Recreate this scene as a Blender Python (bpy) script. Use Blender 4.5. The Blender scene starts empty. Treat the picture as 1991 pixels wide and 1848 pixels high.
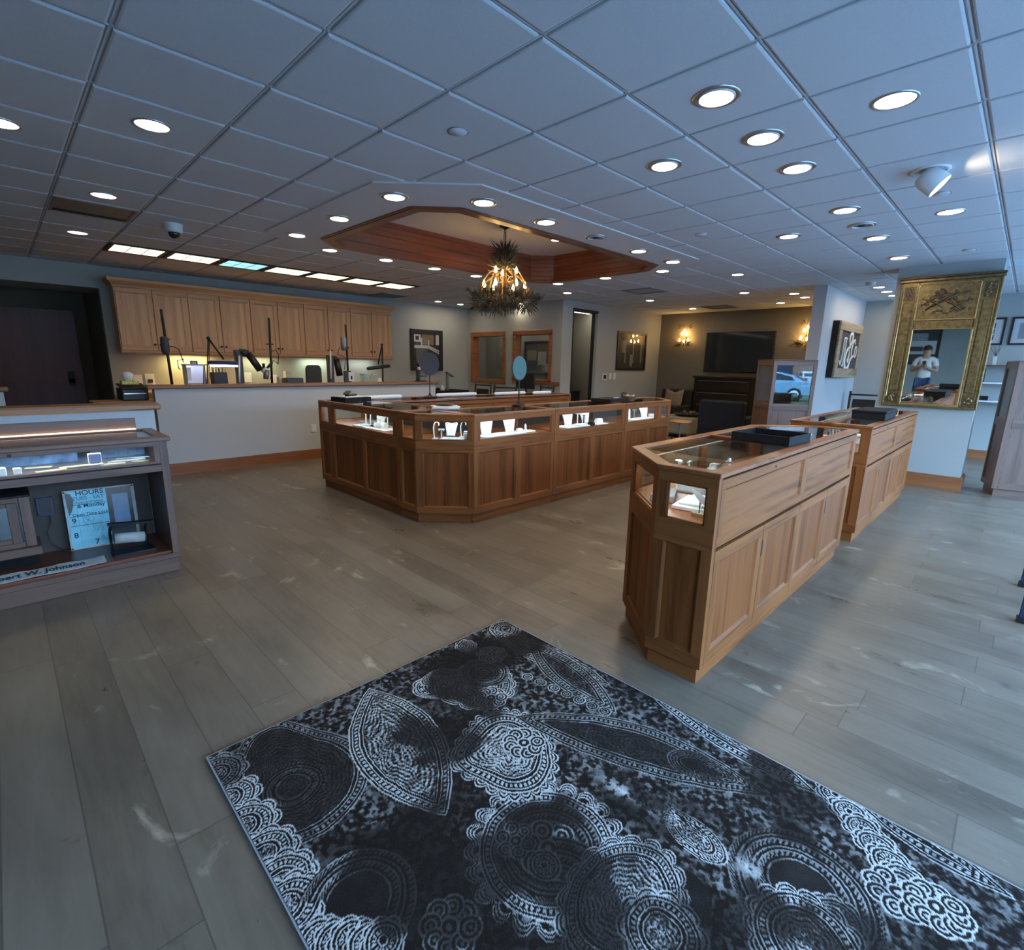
import bpy, math, random
import numpy as np
from mathutils import Vector, Matrix
random.seed(7)
C = bpy.context.scene.collection
PI = math.pi

# ------------------------------------------------------------------ camera
F_PX, CX, CY = 985.7, 995.5, 924.0
CAM_Z = 1.455
def cam_axes(yaw, pitch, roll):
    a, b, c = (math.radians(v) for v in (yaw, pitch, roll))
    f = np.array([math.sin(a)*math.cos(b), math.cos(a)*math.cos(b), -math.sin(b)])
    r = np.array([math.cos(a), -math.sin(a), 0.0]); d = np.cross(f, r)
    return (math.cos(c)*r + math.sin(c)*d, -math.sin(c)*r + math.cos(c)*d, f)
RGT, DWN, FWD = cam_axes(45.11, 12.36, -1.08)
cd = bpy.data.cameras.new('camera'); cam = bpy.data.objects.new('camera', cd); C.objects.link(cam)
cd.sensor_fit = 'HORIZONTAL'; cd.sensor_width = 36.0; cd.lens = F_PX/1991*36.0; cd.clip_start = 0.02; cd.clip_end = 200
m = Matrix(((RGT[0], -DWN[0], -FWD[0], 0), (RGT[1], -DWN[1], -FWD[1], 0), (RGT[2], -DWN[2], -FWD[2], CAM_Z), (0, 0, 0, 1)))
cam.matrix_world = m
bpy.context.scene.camera = cam
def ray(x, y):
    return ((x-CX)/F_PX)*RGT + ((y-CY)/F_PX)*DWN + FWD
def atX(x, y, X):
    d = ray(x, y); return Vector(d*(X/d[0])) + Vector((0, 0, CAM_Z))
def atY(x, y, Y):
    d = ray(x, y); return Vector(d*(Y/d[1])) + Vector((0, 0, CAM_Z))
def atZ(x, y, Z):
    d = ray(x, y); return Vector(d*((Z-CAM_Z)/d[2])) + Vector((0, 0, CAM_Z))

# ------------------------------------------------------------------ materials
MATS = {}
def new_mat(name):
    m = bpy.data.materials.new(name); m.use_nodes = True
    nt = m.node_tree; b = nt.nodes['Principled BSDF']
    MATS[name] = m
    return m, nt, b
def N(nt, t, **kw):
    n = nt.nodes.new(t)
    for k, v in kw.items():
        if k in n.inputs: n.inputs[k].default_value = v
        else: setattr(n, k, v)
    return n
def L(nt, a, b): nt.links.new(a, b)
def ramp(nt, fac, stops):
    r = N(nt, 'ShaderNodeValToRGB'); e = r.color_ramp.elements
    while len(e) < len(stops): e.new(0.5)
    for i, (p, c) in enumerate(stops):
        e[i].position = p; e[i].color = (c[0], c[1], c[2], 1)
    L(nt, fac, r.inputs[0]); return r
def coords(nt, scale=(1, 1, 1)):
    tc = N(nt, 'ShaderNodeTexCoord'); mp = N(nt, 'ShaderNodeMapping'); mp.inputs['Scale'].default_value = scale
    L(nt, tc.outputs['Object'], mp.inputs['Vector']); return mp.outputs['Vector']
def bump(nt, b, h, strength=0.2, dist=0.002):
    bp = N(nt, 'ShaderNodeBump', Strength=strength, Distance=dist); L(nt, h, bp.inputs['Height']); L(nt, bp.outputs[0], b.inputs['Normal'])
def wood(name, light, dark, scale, rough=0.38, spec=0.5):
    m, nt, b = new_mat(name)
    v = coords(nt, scale)
    n1 = N(nt, 'ShaderNodeTexNoise', Scale=1.0, Detail=6.0, Roughness=0.65, Distortion=0.6); L(nt, v, n1.inputs['Vector'])
    v2 = coords(nt, tuple(s*0.16 for s in scale))
    n2 = N(nt, 'ShaderNodeTexNoise', Scale=1.0, Detail=3.0, Distortion=1.5); L(nt, v2, n2.inputs['Vector'])
    mx = N(nt, 'ShaderNodeMath', operation='MULTIPLY_ADD'); L(nt, n2.outputs[0], mx.inputs[0]); mx.inputs[1].default_value = 0.7; 
    ad = N(nt, 'ShaderNodeMath', operation='MULTIPLY'); ad.inputs[1].default_value = 0.5; L(nt, n1.outputs[0], ad.inputs[0]); L(nt, ad.outputs[0], mx.inputs[2])
    r = ramp(nt, mx.outputs[0], [(0.40, dark), (0.60, light), (0.75, tuple(min(1, c*1.18) for c in light))])
    L(nt, r.outputs[0], b.inputs['Base Color']); b.inputs['Roughness'].default_value = rough
    b.inputs['Specular IOR Level'].default_value = spec
    bump(nt, b, n1.outputs[0], 0.12, 0.001)
    return m
def plain(name, col, rough=0.5, metal=0.0, var=0.08, nscale=30, spec=0.5, bmp=0.0, coat=0.0):
    m, nt, b = new_mat(name)
    n = N(nt, 'ShaderNodeTexNoise', Scale=float(nscale), Detail=3.0); L(nt, coords(nt), n.inputs['Vector'])
    lo = tuple(max(0, c*(1-var)) for c in col); hi = tuple(min(1, c*(1+var)) for c in col)
    r = ramp(nt, n.outputs[0], [(0.3, lo), (0.7, hi)])
    L(nt, r.outputs[0], b.inputs['Base Color'])
    b.inputs['Roughness'].default_value = rough; b.inputs['Metallic'].default_value = metal
    b.inputs['Specular IOR Level'].default_value = spec
    b.inputs['Coat Weight'].default_value = coat
    if bmp: bump(nt, b, n.outputs[0], bmp, 0.002)
    return m
def emit(name, col, strength, base=None):
    m, nt, b = new_mat(name)
    b.inputs['Base Color'].default_value = (*(base or col), 1)
    b.inputs['Emission Color'].default_value = (*col, 1); b.inputs['Emission Strength'].default_value = strength
    return m
def glass(name, tint=(0.95, 0.98, 0.97), refl=1.0, ior=1.5):
    m, nt, b = new_mat(name)
    nt.nodes.remove(b); out = nt.nodes['Material Output']
    tr = N(nt, 'ShaderNodeBsdfTransparent'); tr.inputs[0].default_value = (*tint, 1)
    gl = N(nt, 'ShaderNodeBsdfGlossy', Roughness=0.0)
    ge = N(nt, 'ShaderNodeNewGeometry'); iv = N(nt, 'ShaderNodeMath', operation='MULTIPLY_ADD'); L(nt, ge.outputs['Backfacing'], iv.inputs[0]); iv.inputs[1].default_value = 1/ior-ior; iv.inputs[2].default_value = ior
    fr = N(nt, 'ShaderNodeFresnel'); L(nt, iv.outputs[0], fr.inputs['IOR'])      # thin pane: same reflectance from both sides
    mu = N(nt, 'ShaderNodeMath', operation='MULTIPLY', use_clamp=True); mu.inputs[1].default_value = refl; L(nt, fr.outputs[0], mu.inputs[0])
    mx = N(nt, 'ShaderNodeMixShader'); L(nt, mu.outputs[0], mx.inputs[0]); L(nt, tr.outputs[0], mx.inputs[1]); L(nt, gl.outputs[0], mx.inputs[2])
    L(nt, mx.outputs[0], out.inputs['Surface'])
    return m

OAK_L, OAK_D = (0.262, 0.088, 0.0245), (0.105, 0.030, 0.0078)
wood('oak_v', OAK_L, OAK_D, (38, 38, 2.2), spec=.15, rough=.5); wood('oak_h', OAK_L, OAK_D, (2.2, 2.2, 42), spec=.15, rough=.5); wood('oak_panel', (0.215, 0.066, 0.0175), (0.085, 0.023, 0.0056), (34, 34, 1.5), spec=.12, rough=.5); wood('oak_flat', OAK_L, OAK_D, (30, 30, 8), rough=0.3)
wood('maple_v', (0.62, 0.34, 0.155), (0.44, 0.215, 0.088), (30, 30, 1.6), rough=0.42); wood('maple_h', (0.56, 0.295, 0.13), (0.38, 0.18, 0.07), (1.6, 1.6, 34), rough=0.42)
wood('mauve_v', (0.175, 0.095, 0.066), (0.090, 0.046, 0.032), (38, 38, 2.2)); wood('mauve_h', (0.175, 0.095, 0.066), (0.090, 0.046, 0.032), (2.2, 2.2, 40))
wood('cap_oak', (0.30, 0.145, 0.07), (0.17, 0.072, 0.034), (2, 2, 40)); wood('base_oak', (0.30, 0.110, 0.040), (0.19, 0.062, 0.022), (2.0, 2.0, 30))
wood('cherry_h', (0.22, 0.066, 0.030), (0.12, 0.034, 0.015), (2.4, 2.4, 46), rough=0.3); wood('dark_wood', (0.018, 0.011, 0.009), (0.008, 0.005, 0.0045), (2, 2, 30), rough=0.35, spec=.35)
wood('barn_wood', (0.36, 0.27, 0.17), (0.16, 0.11, 0.07), (3, 3, 40), rough=0.8); wood('stool_wood', (0.50, 0.22, 0.07), (0.36, 0.14, 0.045), (14, 14, 6), rough=0.3)
wood('door_wood', (0.12, 0.032, 0.026), (0.07, 0.018, 0.015), (20, 20, 1.5), rough=0.4)
plain('groove', (0.02, 0.012, 0.01), 0.8)
plain('wall_paint', (0.36, 0.375, 0.355), 0.85, var=0.03, nscale=120, bmp=0.05)
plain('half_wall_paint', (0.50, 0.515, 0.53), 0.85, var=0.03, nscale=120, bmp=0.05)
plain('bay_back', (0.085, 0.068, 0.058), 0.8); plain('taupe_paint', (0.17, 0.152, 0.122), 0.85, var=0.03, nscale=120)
plain('tile_white', (0.62, 0.63, 0.63), 0.9, var=0.07, nscale=300, bmp=0.25)
plain('grid_white', (0.60, 0.61, 0.62), 0.7, var=0.02)
plain('soffit_white', (0.62, 0.61, 0.59), 0.9, var=0.02, nscale=60)
plain('white_plastic', (0.72, 0.72, 0.70), 0.45, var=0.02); plain('steel_trim', (0.55, 0.56, 0.58), 0.3, metal=0.9, var=0.03)
plain('black_plastic', (0.012, 0.012, 0.014), 0.4, var=0.2); plain('black_metal', (0.02, 0.019, 0.018), 0.45, metal=0.4, var=0.2)
plain('black_matte', (0.011, 0.010, 0.010), 0.75, var=0.2, spec=0.2); plain('charcoal', (0.05, 0.05, 0.052), 0.6, var=0.15)
plain('chrome', (0.8, 0.8, 0.82), 0.12, metal=1.0, var=0.02); plain('grey_metal', (0.24, 0.25, 0.27), 0.4, metal=0.6)
plain('white_leather', (0.85, 0.87, 0.87), 0.5, var=0.02, nscale=80); plain('grey_suede', (0.32, 0.33, 0.35), 0.9)
plain('silver', (0.75, 0.76, 0.8), 0.2, metal=1.0); plain('gold_metal', (0.8, 0.55, 0.2), 0.25, metal=1.0)
plain('velvet_blue', (0.02, 0.03, 0.13), 0.8); plain('paper', (0.75, 0.74, 0.68), 0.8); plain('cream_tag', (0.72, 0.66, 0.42), 0.7)
plain('navy_fabric', (0.012, 0.014, 0.021), 0.95, var=0.25, nscale=200); plain('seat_fabric', (0.022, 0.02, 0.018), 0.9, var=0.2)
plain('tan_fabric', (0.25, 0.19, 0.13), 0.95, var=0.15); plain('beige_fabric', (0.28, 0.25, 0.19), 0.95, var=0.1)
plain('pine', (0.034, 0.043, 0.030), 0.8, var=0.4, nscale=15); plain('pine_dark', (0.017, 0.020, 0.018), 0.8, var=0.4, nscale=15)
plain('antler', (0.36, 0.22, 0.10), 0.6, var=0.3); plain('leaf_brown', (0.10, 0.055, 0.03), 0.7, var=0.3)
plain('tissue_print', (0.55, 0.55, 0.14), 0.6, var=0.5, nscale=60); plain('tissue', (0.8, 0.78, 0.7), 0.9)
plain('navy_plaque', (0.02, 0.03, 0.07), 0.4); plain('aged_white', (0.55, 0.56, 0.53), 0.7, var=0.2, nscale=14)
plain('cyan_card_and_reflection', (0.24, 0.68, 0.80), 0.25, var=0.12, nscale=9); plain('dark_fill_and_reflection', (0.035, 0.045, 0.055), 0.15, var=0.3, nscale=6); plain('reflection_blue', (0.17, 0.30, 0.48), 0.2, var=0.2, nscale=6)  # these colours also paint the window reflection on the hours sign
plain('ink', (0.015, 0.05, 0.09), 0.7); plain('ink_pale', (0.06, 0.25, 0.34), 0.7); plain('duct_tan', (0.26, 0.20, 0.15), 0.6, metal=0.3)
plain('mirror_glass', (0.9, 0.92, 0.92), 0.01, metal=1.0, var=0.0)
plain('cyan_reflection_mirror', (0.035, 0.088, 0.095), 0.01, metal=1.0, var=0.1, nscale=8); plain('aged_mirror', (0.72, 0.74, 0.72), 0.015, metal=1.0, var=0.05, nscale=4)  # the first one's tint puts a dim cyan reflection into the mirror colour
plain('picture_ink', (0.03, 0.035, 0.03), 0.35); plain('mat_white', (0.68, 0.7, 0.72), 0.8, var=0.02)
plain('leather_cap', (0.04, 0.05, 0.07), 0.6); plain('skin', (0.42, 0.24, 0.16), 0.55, var=0.05); plain('denim', (0.035, 0.06, 0.13), 0.9, var=0.2, nscale=100)
plain('white_shirt', (0.62, 0.62, 0.58), 0.85, var=0.04); plain('hair_dark', (0.025, 0.018, 0.014), 0.7, var=0.3)
plain('asphalt', (0.30, 0.30, 0.31), 0.95); plain('car_paint', (0.30, 0.58, 0.75), 0.2, var=0.02, coat=0.6); plain('car_white', (0.7, 0.74, 0.78), 0.25, var=0.02); plain('car_glass', (0.02, 0.025, 0.03), 0.05)
plain('tyre', (0.012, 0.012, 0.012), 0.8); plain('brick_out', (0.35, 0.2, 0.15), 0.9, var=0.3, nscale=40)
plain('paving', (0.42, 0.43, 0.44), 0.9); plain('grass', (0.055, 0.11, 0.025), 0.95, var=0.4, nscale=40)
plain('acrylic', (0.6, 0.63, 0.6), 0.1, var=0.02); plain('blue_tape', (0.05, 0.07, 0.3), 0.4); plain('blue_film', (0.10, 0.20, 0.42), 0.25, var=0.7, nscale=12)
emit('lamp_face', (1.0, 0.82, 0.60), 72.0); emit('lamp_face_cool', (0.93, 0.96, 1.0), 34.0); emit('lamp_soft', (1.0, 0.93, 0.80), 9.0)
emit('tray_lamp', (1.0, 0.82, 0.60), 68.0)
emit('bulb_warm', (1.0, 0.60, 0.20), 38.0); emit('sconce_bulb', (1.0, 0.58, 0.18), 60.0)
emit('troffer', (1.0, 0.95, 0.68), 1.25); emit('troffer_cyan', (0.36, 0.80, 0.92), 0.85); emit('tube', (0.8, 0.9, 1.0), 9.0)
emit('led_warm', (1.0, 0.82, 0.55), 3.5); emit('led_white', (0.85, 0.95, 1.0), 6.0); emit('hall_lamp', (1.0, 0.98, 0.85), 6.0)
glass('case_glass', refl=1.0); glass('top_glass', tint=(0.90, 0.94, 0.92), refl=1.0, ior=1.55); glass('window_glass', tint=(0.97, 0.99, 1.0)); glass('front_glass', tint=(0.6, 0.65, 0.63), refl=1.6)
glass('picture_glass', tint=(0.98, 0.98, 0.98), refl=1.3)

# gilded frame: aged gold with dark worn patches
m, nt, b = new_mat('gilt')
n = N(nt, 'ShaderNodeTexNoise', Scale=22.0, Detail=8.0, Roughness=0.7); L(nt, coords(nt), n.inputs['Vector'])
r = ramp(nt, n.outputs[0], [(0.25, (0.06, 0.040, 0.018)), (0.5, (0.235, 0.165, 0.070)), (0.75, (0.37, 0.28, 0.13))])
L(nt, r.outputs[0], b.inputs['Base Color']); b.inputs['Metallic'].default_value = 0.75; b.inputs['Roughness'].default_value = 0.36; bump(nt, b, n.outputs[0], 0.3, 0.003)
plain('gilt_dark', (0.13, 0.085, 0.045), 0.45, metal=0.6, var=0.5, nscale=40); plain('gilt_bright', (0.85, 0.66, 0.30), 0.2, metal=0.9, var=0.1)

# plank floor: boards 0.19 m wide running along Y, each board its own tone, worn and knotted
def floor_mat():
    m, nt, b = new_mat('plank_floor')
    tc = N(nt, 'ShaderNodeTexCoord'); sp = N(nt, 'ShaderNodeSeparateXYZ'); L(nt, tc.outputs['Object'], sp.inputs[0])
    def M(op, a, c=None, d=None):
        n = N(nt, 'ShaderNodeMath', operation=op)
        for i, v in enumerate((a, c, d)):
            if v is None: continue
            if isinstance(v, (int, float)): n.inputs[i].default_value = v
            else: L(nt, v, n.inputs[i])
        return n.outputs[0]
    W, LEN = 0.19, 1.75
    u = M('DIVIDE', sp.outputs[0], W); row = M('FLOOR', u); fu = M('FRACT', u)
    w1 = N(nt, 'ShaderNodeTexWhiteNoise', noise_dimensions='1D'); L(nt, row, w1.inputs['W'])
    v = M('ADD', M('DIVIDE', sp.outputs[1], LEN), M('MULTIPLY', w1.outputs[0], 7.3)); idx = M('FLOOR', v); fv = M('FRACT', v)
    cb = N(nt, 'ShaderNodeCombineXYZ'); L(nt, row, cb.inputs[0]); L(nt, idx, cb.inputs[1])
    w2 = N(nt, 'ShaderNodeTexWhiteNoise', noise_dimensions='2D'); L(nt, cb.outputs[0], w2.inputs['Vector'])
    # grain offset per board
    off = N(nt, 'ShaderNodeVectorMath', operation='MULTIPLY_ADD'); L(nt, w2.outputs['Color'], off.inputs[0]); off.inputs[1].default_value = (9, 9, 9); L(nt, tc.outputs['Object'], off.inputs[2])
    mp = N(nt, 'ShaderNodeMapping'); mp.inputs['Scale'].default_value = (26, 2.4, 1); L(nt, off.outputs[0], mp.inputs[0])
    g = N(nt, 'ShaderNodeTexNoise', Scale=1.0, Detail=7.0, Roughness=0.7, Distortion=0.8); L(nt, mp.outputs[0], g.inputs['Vector'])
    mp2 = N(nt, 'ShaderNodeMapping'); mp2.inputs['Scale'].default_value = (5, 2.0, 1); L(nt, off.outputs[0], mp2.inputs[0])
    bl = N(nt, 'ShaderNodeTexNoise', Scale=1.0, Detail=5.0, Roughness=0.6); L(nt, mp2.outputs[0], bl.inputs['Vector'])
    t = M('ADD', M('ADD', M('MULTIPLY', g.outputs[0], 0.38), M('MULTIPLY', bl.outputs[0], 0.5)), M('MULTIPLY', w2.outputs[0], 0.14))
    r = ramp(nt, t, [(0.30, (0.105, 0.080, 0.056)), (0.50, (0.175, 0.138, 0.098)), (0.68, (0.222, 0.178, 0.130)), (0.85, (0.275, 0.225, 0.168))])
    # dark knots and pale scuffs
    kn = N(nt, 'ShaderNodeTexNoise', Scale=5.5, Detail=4.0, Roughness=0.6, Distortion=0.4); L(nt, off.outputs[0], kn.inputs['Vector'])
    kr = ramp(nt, kn.outputs[0], [(0.66, (0, 0, 0)), (0.76, (1, 1, 1))])
    mk = N(nt, 'ShaderNodeMixRGB', blend_type='MIX'); mk.inputs[2].default_value = (0.075, 0.06, 0.05, 1)
    L(nt, M('MULTIPLY', kr.outputs[0], 0.7), mk.inputs[0]); L(nt, r.outputs[0], mk.inputs[1])
    mp3 = N(nt, 'ShaderNodeMapping'); mp3.inputs['Location'].default_value = (3.1, 1.7, 0); mp3.inputs['Scale'].default_value = (2.6, 1.5, 1); L(nt, tc.outputs['Object'], mp3.inputs[0])
    sc = N(nt, 'ShaderNodeTexNoise', Scale=1.6, Detail=6.0, Roughness=0.62, Distortion=0.9); L(nt, mp3.outputs[0], sc.inputs['Vector'])
    sr = ramp(nt, sc.outputs[0], [(0.615, (0, 0, 0)), (0.72, (1, 1, 1))])
    ms = N(nt, 'ShaderNodeMixRGB'); ms.inputs[2].default_value = (0.48, 0.41, 0.29, 1); L(nt, M('MULTIPLY', sr.outputs[0], 0.75), ms.inputs[0]); L(nt, mk.outputs[0], ms.inputs[1])
    # seams
    su = M('LESS_THAN', M('MINIMUM', fu, M('SUBTRACT', 1.0, fu)), 0.012); sv = M('LESS_THAN', M('MINIMUM', fv, M('SUBTRACT', 1.0, fv)), 0.0014)
    seam = M('MAXIMUM', su, sv)
    mm = N(nt, 'ShaderNodeMixRGB'); mm.inputs[2].default_value = (0.05, 0.042, 0.036, 1); L(nt, M('MULTIPLY', seam, 0.55), mm.inputs[0]); L(nt, ms.outputs[0], mm.inputs[1])
    L(nt, mm.outputs[0], b.inputs['Base Color'])
    rr = ramp(nt, bl.outputs[0], [(0.3, (0.27,)*3), (0.7, (0.42,)*3)]); L(nt, rr.outputs[0], b.inputs['Roughness'])
    b.inputs['Specular IOR Level'].default_value = 0.5
    h = M('SUBTRACT', M('MULTIPLY', g.outputs[0], 0.35), seam); bump(nt, b, h, 0.25, 0.0015)
    return m
floor_mat()

# ------------------------------------------------------------------ mesh builder
class MB:
    def __init__(self): self.v = []; self.f = []; self.mi = []; self.sm = []; self.mats = []
    def m(self, mat):
        if mat not in self.mats: self.mats.append(mat)
        return self.mats.index(mat)
    def add(self, vs, fs, mat, smooth=False):
        o = len(self.v); self.v += [tuple(p) for p in vs]; k = self.m(mat)
        for f in fs: self.f.append([o+i for i in f]); self.mi.append(k); self.sm.append(smooth)
        return self
    def box(self, x0, x1, y0, y1, z0, z1, mat):
        return self.obox((0, 0), (1, 0), x0, x1, y0, y1, z0, z1, mat)
    def obox(self, P, u, u0, u1, n0, n1, z0, z1, mat):
        """box in a frame: origin P, u along the plan, n = u turned 90 degrees counter-clockwise"""
        n = (-u[1], u[0]); vs = []
        for z in (z0, z1):
            for a, c in ((u0, n0), (u1, n0), (u1, n1), (u0, n1)):
                vs.append((P[0]+u[0]*a+n[0]*c, P[1]+u[1]*a+n[1]*c, z))
        return self.add(vs, [(3, 2, 1, 0), (4, 5, 6, 7), (0, 1, 5, 4), (1, 2, 6, 5), (2, 3, 7, 6), (3, 0, 4, 7)], mat)
    def prism(self, poly, z0, z1, mat, top=True, bot=True):
        n = len(poly); vs = [(p[0], p[1], z0) for p in poly] + [(p[0], p[1], z1) for p in poly]
        fs = [(i, (i+1) % n, n+(i+1) % n, n+i) for i in range(n)]
        if bot: fs.append(tuple(range(n-1, -1, -1)))
        if top: fs.append(tuple(range(n, 2*n)))
        return self.add(vs, fs, mat)
    def ring(self, outer, inner, z0, z1, mat):
        n = len(outer)
        vs = [(p[0], p[1], z) for z in (z0, z1) for q in (outer, inner) for p in q]
        fs = []
        for i in range(n):
            j = (i+1) % n
            fs += [(i, j, 2*n+j, 2*n+i), (n+j, n+i, 3*n+i, 3*n+j), (2*n+i, 2*n+j, 3*n+j, 3*n+i), (j, i, n+i, n+j)]
        return self.add(vs, fs, mat)
    def lathe(self, prof, c=(0, 0, 0), mat=None, seg=20, ax=None, smooth=True):
        """prof: (r, h) pairs revolved about a vertical axis at c, or about the direction ax"""
        q = Matrix.Identity(3)
        if ax is not None: q = Vector((0, 0, 1)).rotation_difference(Vector(ax).normalized()).to_matrix()
        vs = []; fs = []; k = len(prof)
        for i in range(seg):
            a = 2*PI*i/seg
            for r, h in prof:
                p = q @ Vector((r*math.cos(a), r*math.sin(a), h)); vs.append((c[0]+p.x, c[1]+p.y, c[2]+p.z))
        for i in range(seg):
            j = (i+1) % seg
            for t in range(k-1): fs.append((i*k+t, j*k+t, j*k+t+1, i*k+t+1))
        return self.add(vs, fs, mat, smooth)
    def cyl(self, c, r, h, mat, seg=20, ax=None): return self.lathe([(0, 0), (r, 0), (r, 0), (r, h), (r, h), (0, h)], c, mat, seg, ax, False)
    def tube(self, pts, r, mat, seg=8, cap=True):
        pts = [Vector(p) for p in pts]; n = len(pts); rs = r if isinstance(r, (list, tuple)) else [r]*n
        vs = []; fs = []; ref = Vector((0.31, 0.17, 0.93))
        for i, p in enumerate(pts):
            t = (pts[min(i+1, n-1)]-pts[max(i-1, 0)]).normalized()
            if abs(t.dot(ref)) > 0.97: ref = Vector((0.9, 0.3, 0.1))
            a = t.cross(ref).normalized(); c = t.cross(a)
            for k in range(seg):
                th = 2*PI*k/seg; q = p+rs[i]*(math.cos(th)*a+math.sin(th)*c); vs.append(tuple(q))
        for i in range(n-1):
            for k in range(seg):
                l = (k+1) % seg; fs.append((i*seg+k, i*seg+l, (i+1)*seg+l, (i+1)*seg+k))
        if cap: fs += [tuple(range(seg-1, -1, -1)), tuple((n-1)*seg+k for k in range(seg))]
        return self.add(vs, fs, mat, True)
    def ball(self, c, r, mat, seg=14, sx=1, sy=1, sz=1):
        k = 8; vs = []; fs = []
        for i in range(k+1):
            ph = PI*i/k
            for j in range(seg):
                th = 2*PI*j/seg; vs.append((c[0]+sx*r*math.sin(ph)*math.cos(th), c[1]+sy*r*math.sin(ph)*math.sin(th), c[2]-sz*r*math.cos(ph)))
        for i in range(k):
            for j in range(seg):
                l = (j+1) % seg; fs.append((i*seg+j, i*seg+l, (i+1)*seg+l, (i+1)*seg+j))
        return self.add(vs, fs, mat, True)
    def quad(self, a, b, c, d, mat): return self.add([a, b, c, d], [(0, 1, 2, 3)], mat)
    def slab(self, a, b, c, d, t, mat):
        """a quadrilateral a b c d given thickness t along its normal"""
        a, b, c, d = map(Vector, (a, b, c, d)); n = (b-a).cross(d-a).normalized()*t
        return self.add([a, b, c, d, a+n, b+n, c+n, d+n], [(3, 2, 1, 0), (4, 5, 6, 7), (0, 1, 5, 4), (1, 2, 6, 5), (2, 3, 7, 6), (3, 0, 4, 7)], mat)
    def build(self, name, parent=None, local=False, bevel=0.0):
        me = bpy.data.meshes.new(name)
        o3 = Vector((0, 0, 0))
        if parent is not None and not local: o3 = world_loc(parent)
        me.from_pydata([(p[0]-o3.x, p[1]-o3.y, p[2]-o3.z) for p in self.v], [], self.f)
        for mt in self.mats: me.materials.append(MATS[mt])
        me.polygons.foreach_set('material_index', self.mi); me.polygons.foreach_set('use_smooth', self.sm)
        me.update()
        ob = bpy.data.objects.new(name, me); C.objects.link(ob)
        if parent is not None: ob.parent = parent
        if bevel:
            bv = ob.modifiers.new('bevel', 'BEVEL'); bv.width = bevel; bv.segments = 1; bv.limit_method = 'ANGLE'; bv.angle_limit = 0.9
        return ob
def world_loc(o):
    p = Vector(o.location)
    while o.parent is not None: o = o.parent; p = p+Vector(o.location)
    return p
def tag(o, label=None, cat=None, group=None, kind=None):
    if label: o['label'] = label
    if cat: o['category'] = cat
    if group: o['group'] = group
    if kind: o['kind'] = kind
    return o
def thing(name, label, cat, loc=(0, 0, 0), rotz=0.0, group=None):
    o = bpy.data.objects.new(name, None); C.objects.link(o); o.location = loc; o.rotation_euler = (0, 0, rotz); o.empty_display_size = 0.05
    return tag(o, label, cat, group)
def struct(name, mb, label=None, **k):
    o = mb.build(name, **k); o['kind'] = 'structure'
    if label: o['label'] = label
    return o
def copy_tree(o, parent=None):
    c = o.copy(); C.objects.link(c)
    if parent is not None: c.parent = parent
    for ch in [x for x in bpy.data.objects if x.parent == o]: copy_tree(ch, c)
    return c
def text(body, size, parent, mat, loc, rot, name='lettering', extrude=0.001, align='LEFT', sx=1.0):
    cu = bpy.data.curves.new(name, 'FONT'); cu.body = body; cu.size = size; cu.extrude = extrude; cu.align_x = align
    cu.materials.append(MATS[mat]); o = bpy.data.objects.new(name, cu); C.objects.link(o); o.parent = parent
    o.location = loc; o.rotation_euler = rot; o.scale = (sx, 1, 1)
    return o
ORD = ['first', 'second', 'third', 'fourth', 'fifth', 'sixth', 'seventh', 'eighth', 'ninth', 'tenth', 'eleventh', 'twelfth']
def inset(poly, d):
    """inset of a convex counter-clockwise polygon"""
    n = len(poly); out = []
    for i in range(n):
        p0, p1, p2 = Vector(poly[i-1]), Vector(poly[i]), Vector(poly[(i+1) % n])
        e1 = (p1-p0).normalized(); e2 = (p2-p1).normalized(); n1 = Vector((-e1.y, e1.x)); n2 = Vector((-e2.y, e2.x))
        bis = (n1+n2); k = d*2/max(1e-6, bis.length_squared); out.append((p1.x+bis.x*k, p1.y+bis.y*k))
    return out
def inset_edges(poly, ds):
    n = len(poly); out = []
    for i in range(n):
        p0, p1, p2 = Vector(poly[i-1]), Vector(poly[i]), Vector(poly[(i+1) % n]); e1 = (p1-p0).normalized(); e2 = (p2-p1).normalized()
        n1 = Vector((-e1.y, e1.x)); n2 = Vector((-e2.y, e2.x)); a, c = ds[i-1], ds[i]; det = n1.x*n2.y-n1.y*n2.x
        if abs(det) < 1e-4: out.append((p1.x+n1.x*a, p1.y+n1.y*a)); continue
        out.append((p1.x+(a*n2.y-c*n1.y)/det, p1.y+(n1.x*c-n2.x*a)/det))
    return out

# ------------------------------------------------------------------ room shell
CEIL = 2.743; T = 0.6096; GX, GY = -0.101, 2.813
XW, XE, YS, YN = -3.6, 12.1, -2.3, 9.75
OUT = [(2.69, 3.045), (6.17, 3.045), (6.73, 3.60), (6.73, 5.74), (6.17, 6.31), (2.70, 6.31), (2.12, 5.72), (2.12, 3.60)]
INN = [(2.955, 3.61), (6.12, 3.61), (6.40, 3.90), (6.40, 5.54), (6.16, 5.80), (2.95, 5.80), (2.67, 5.52), (2.67, 3.88)]
TRAY_Z = 3.11

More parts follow.
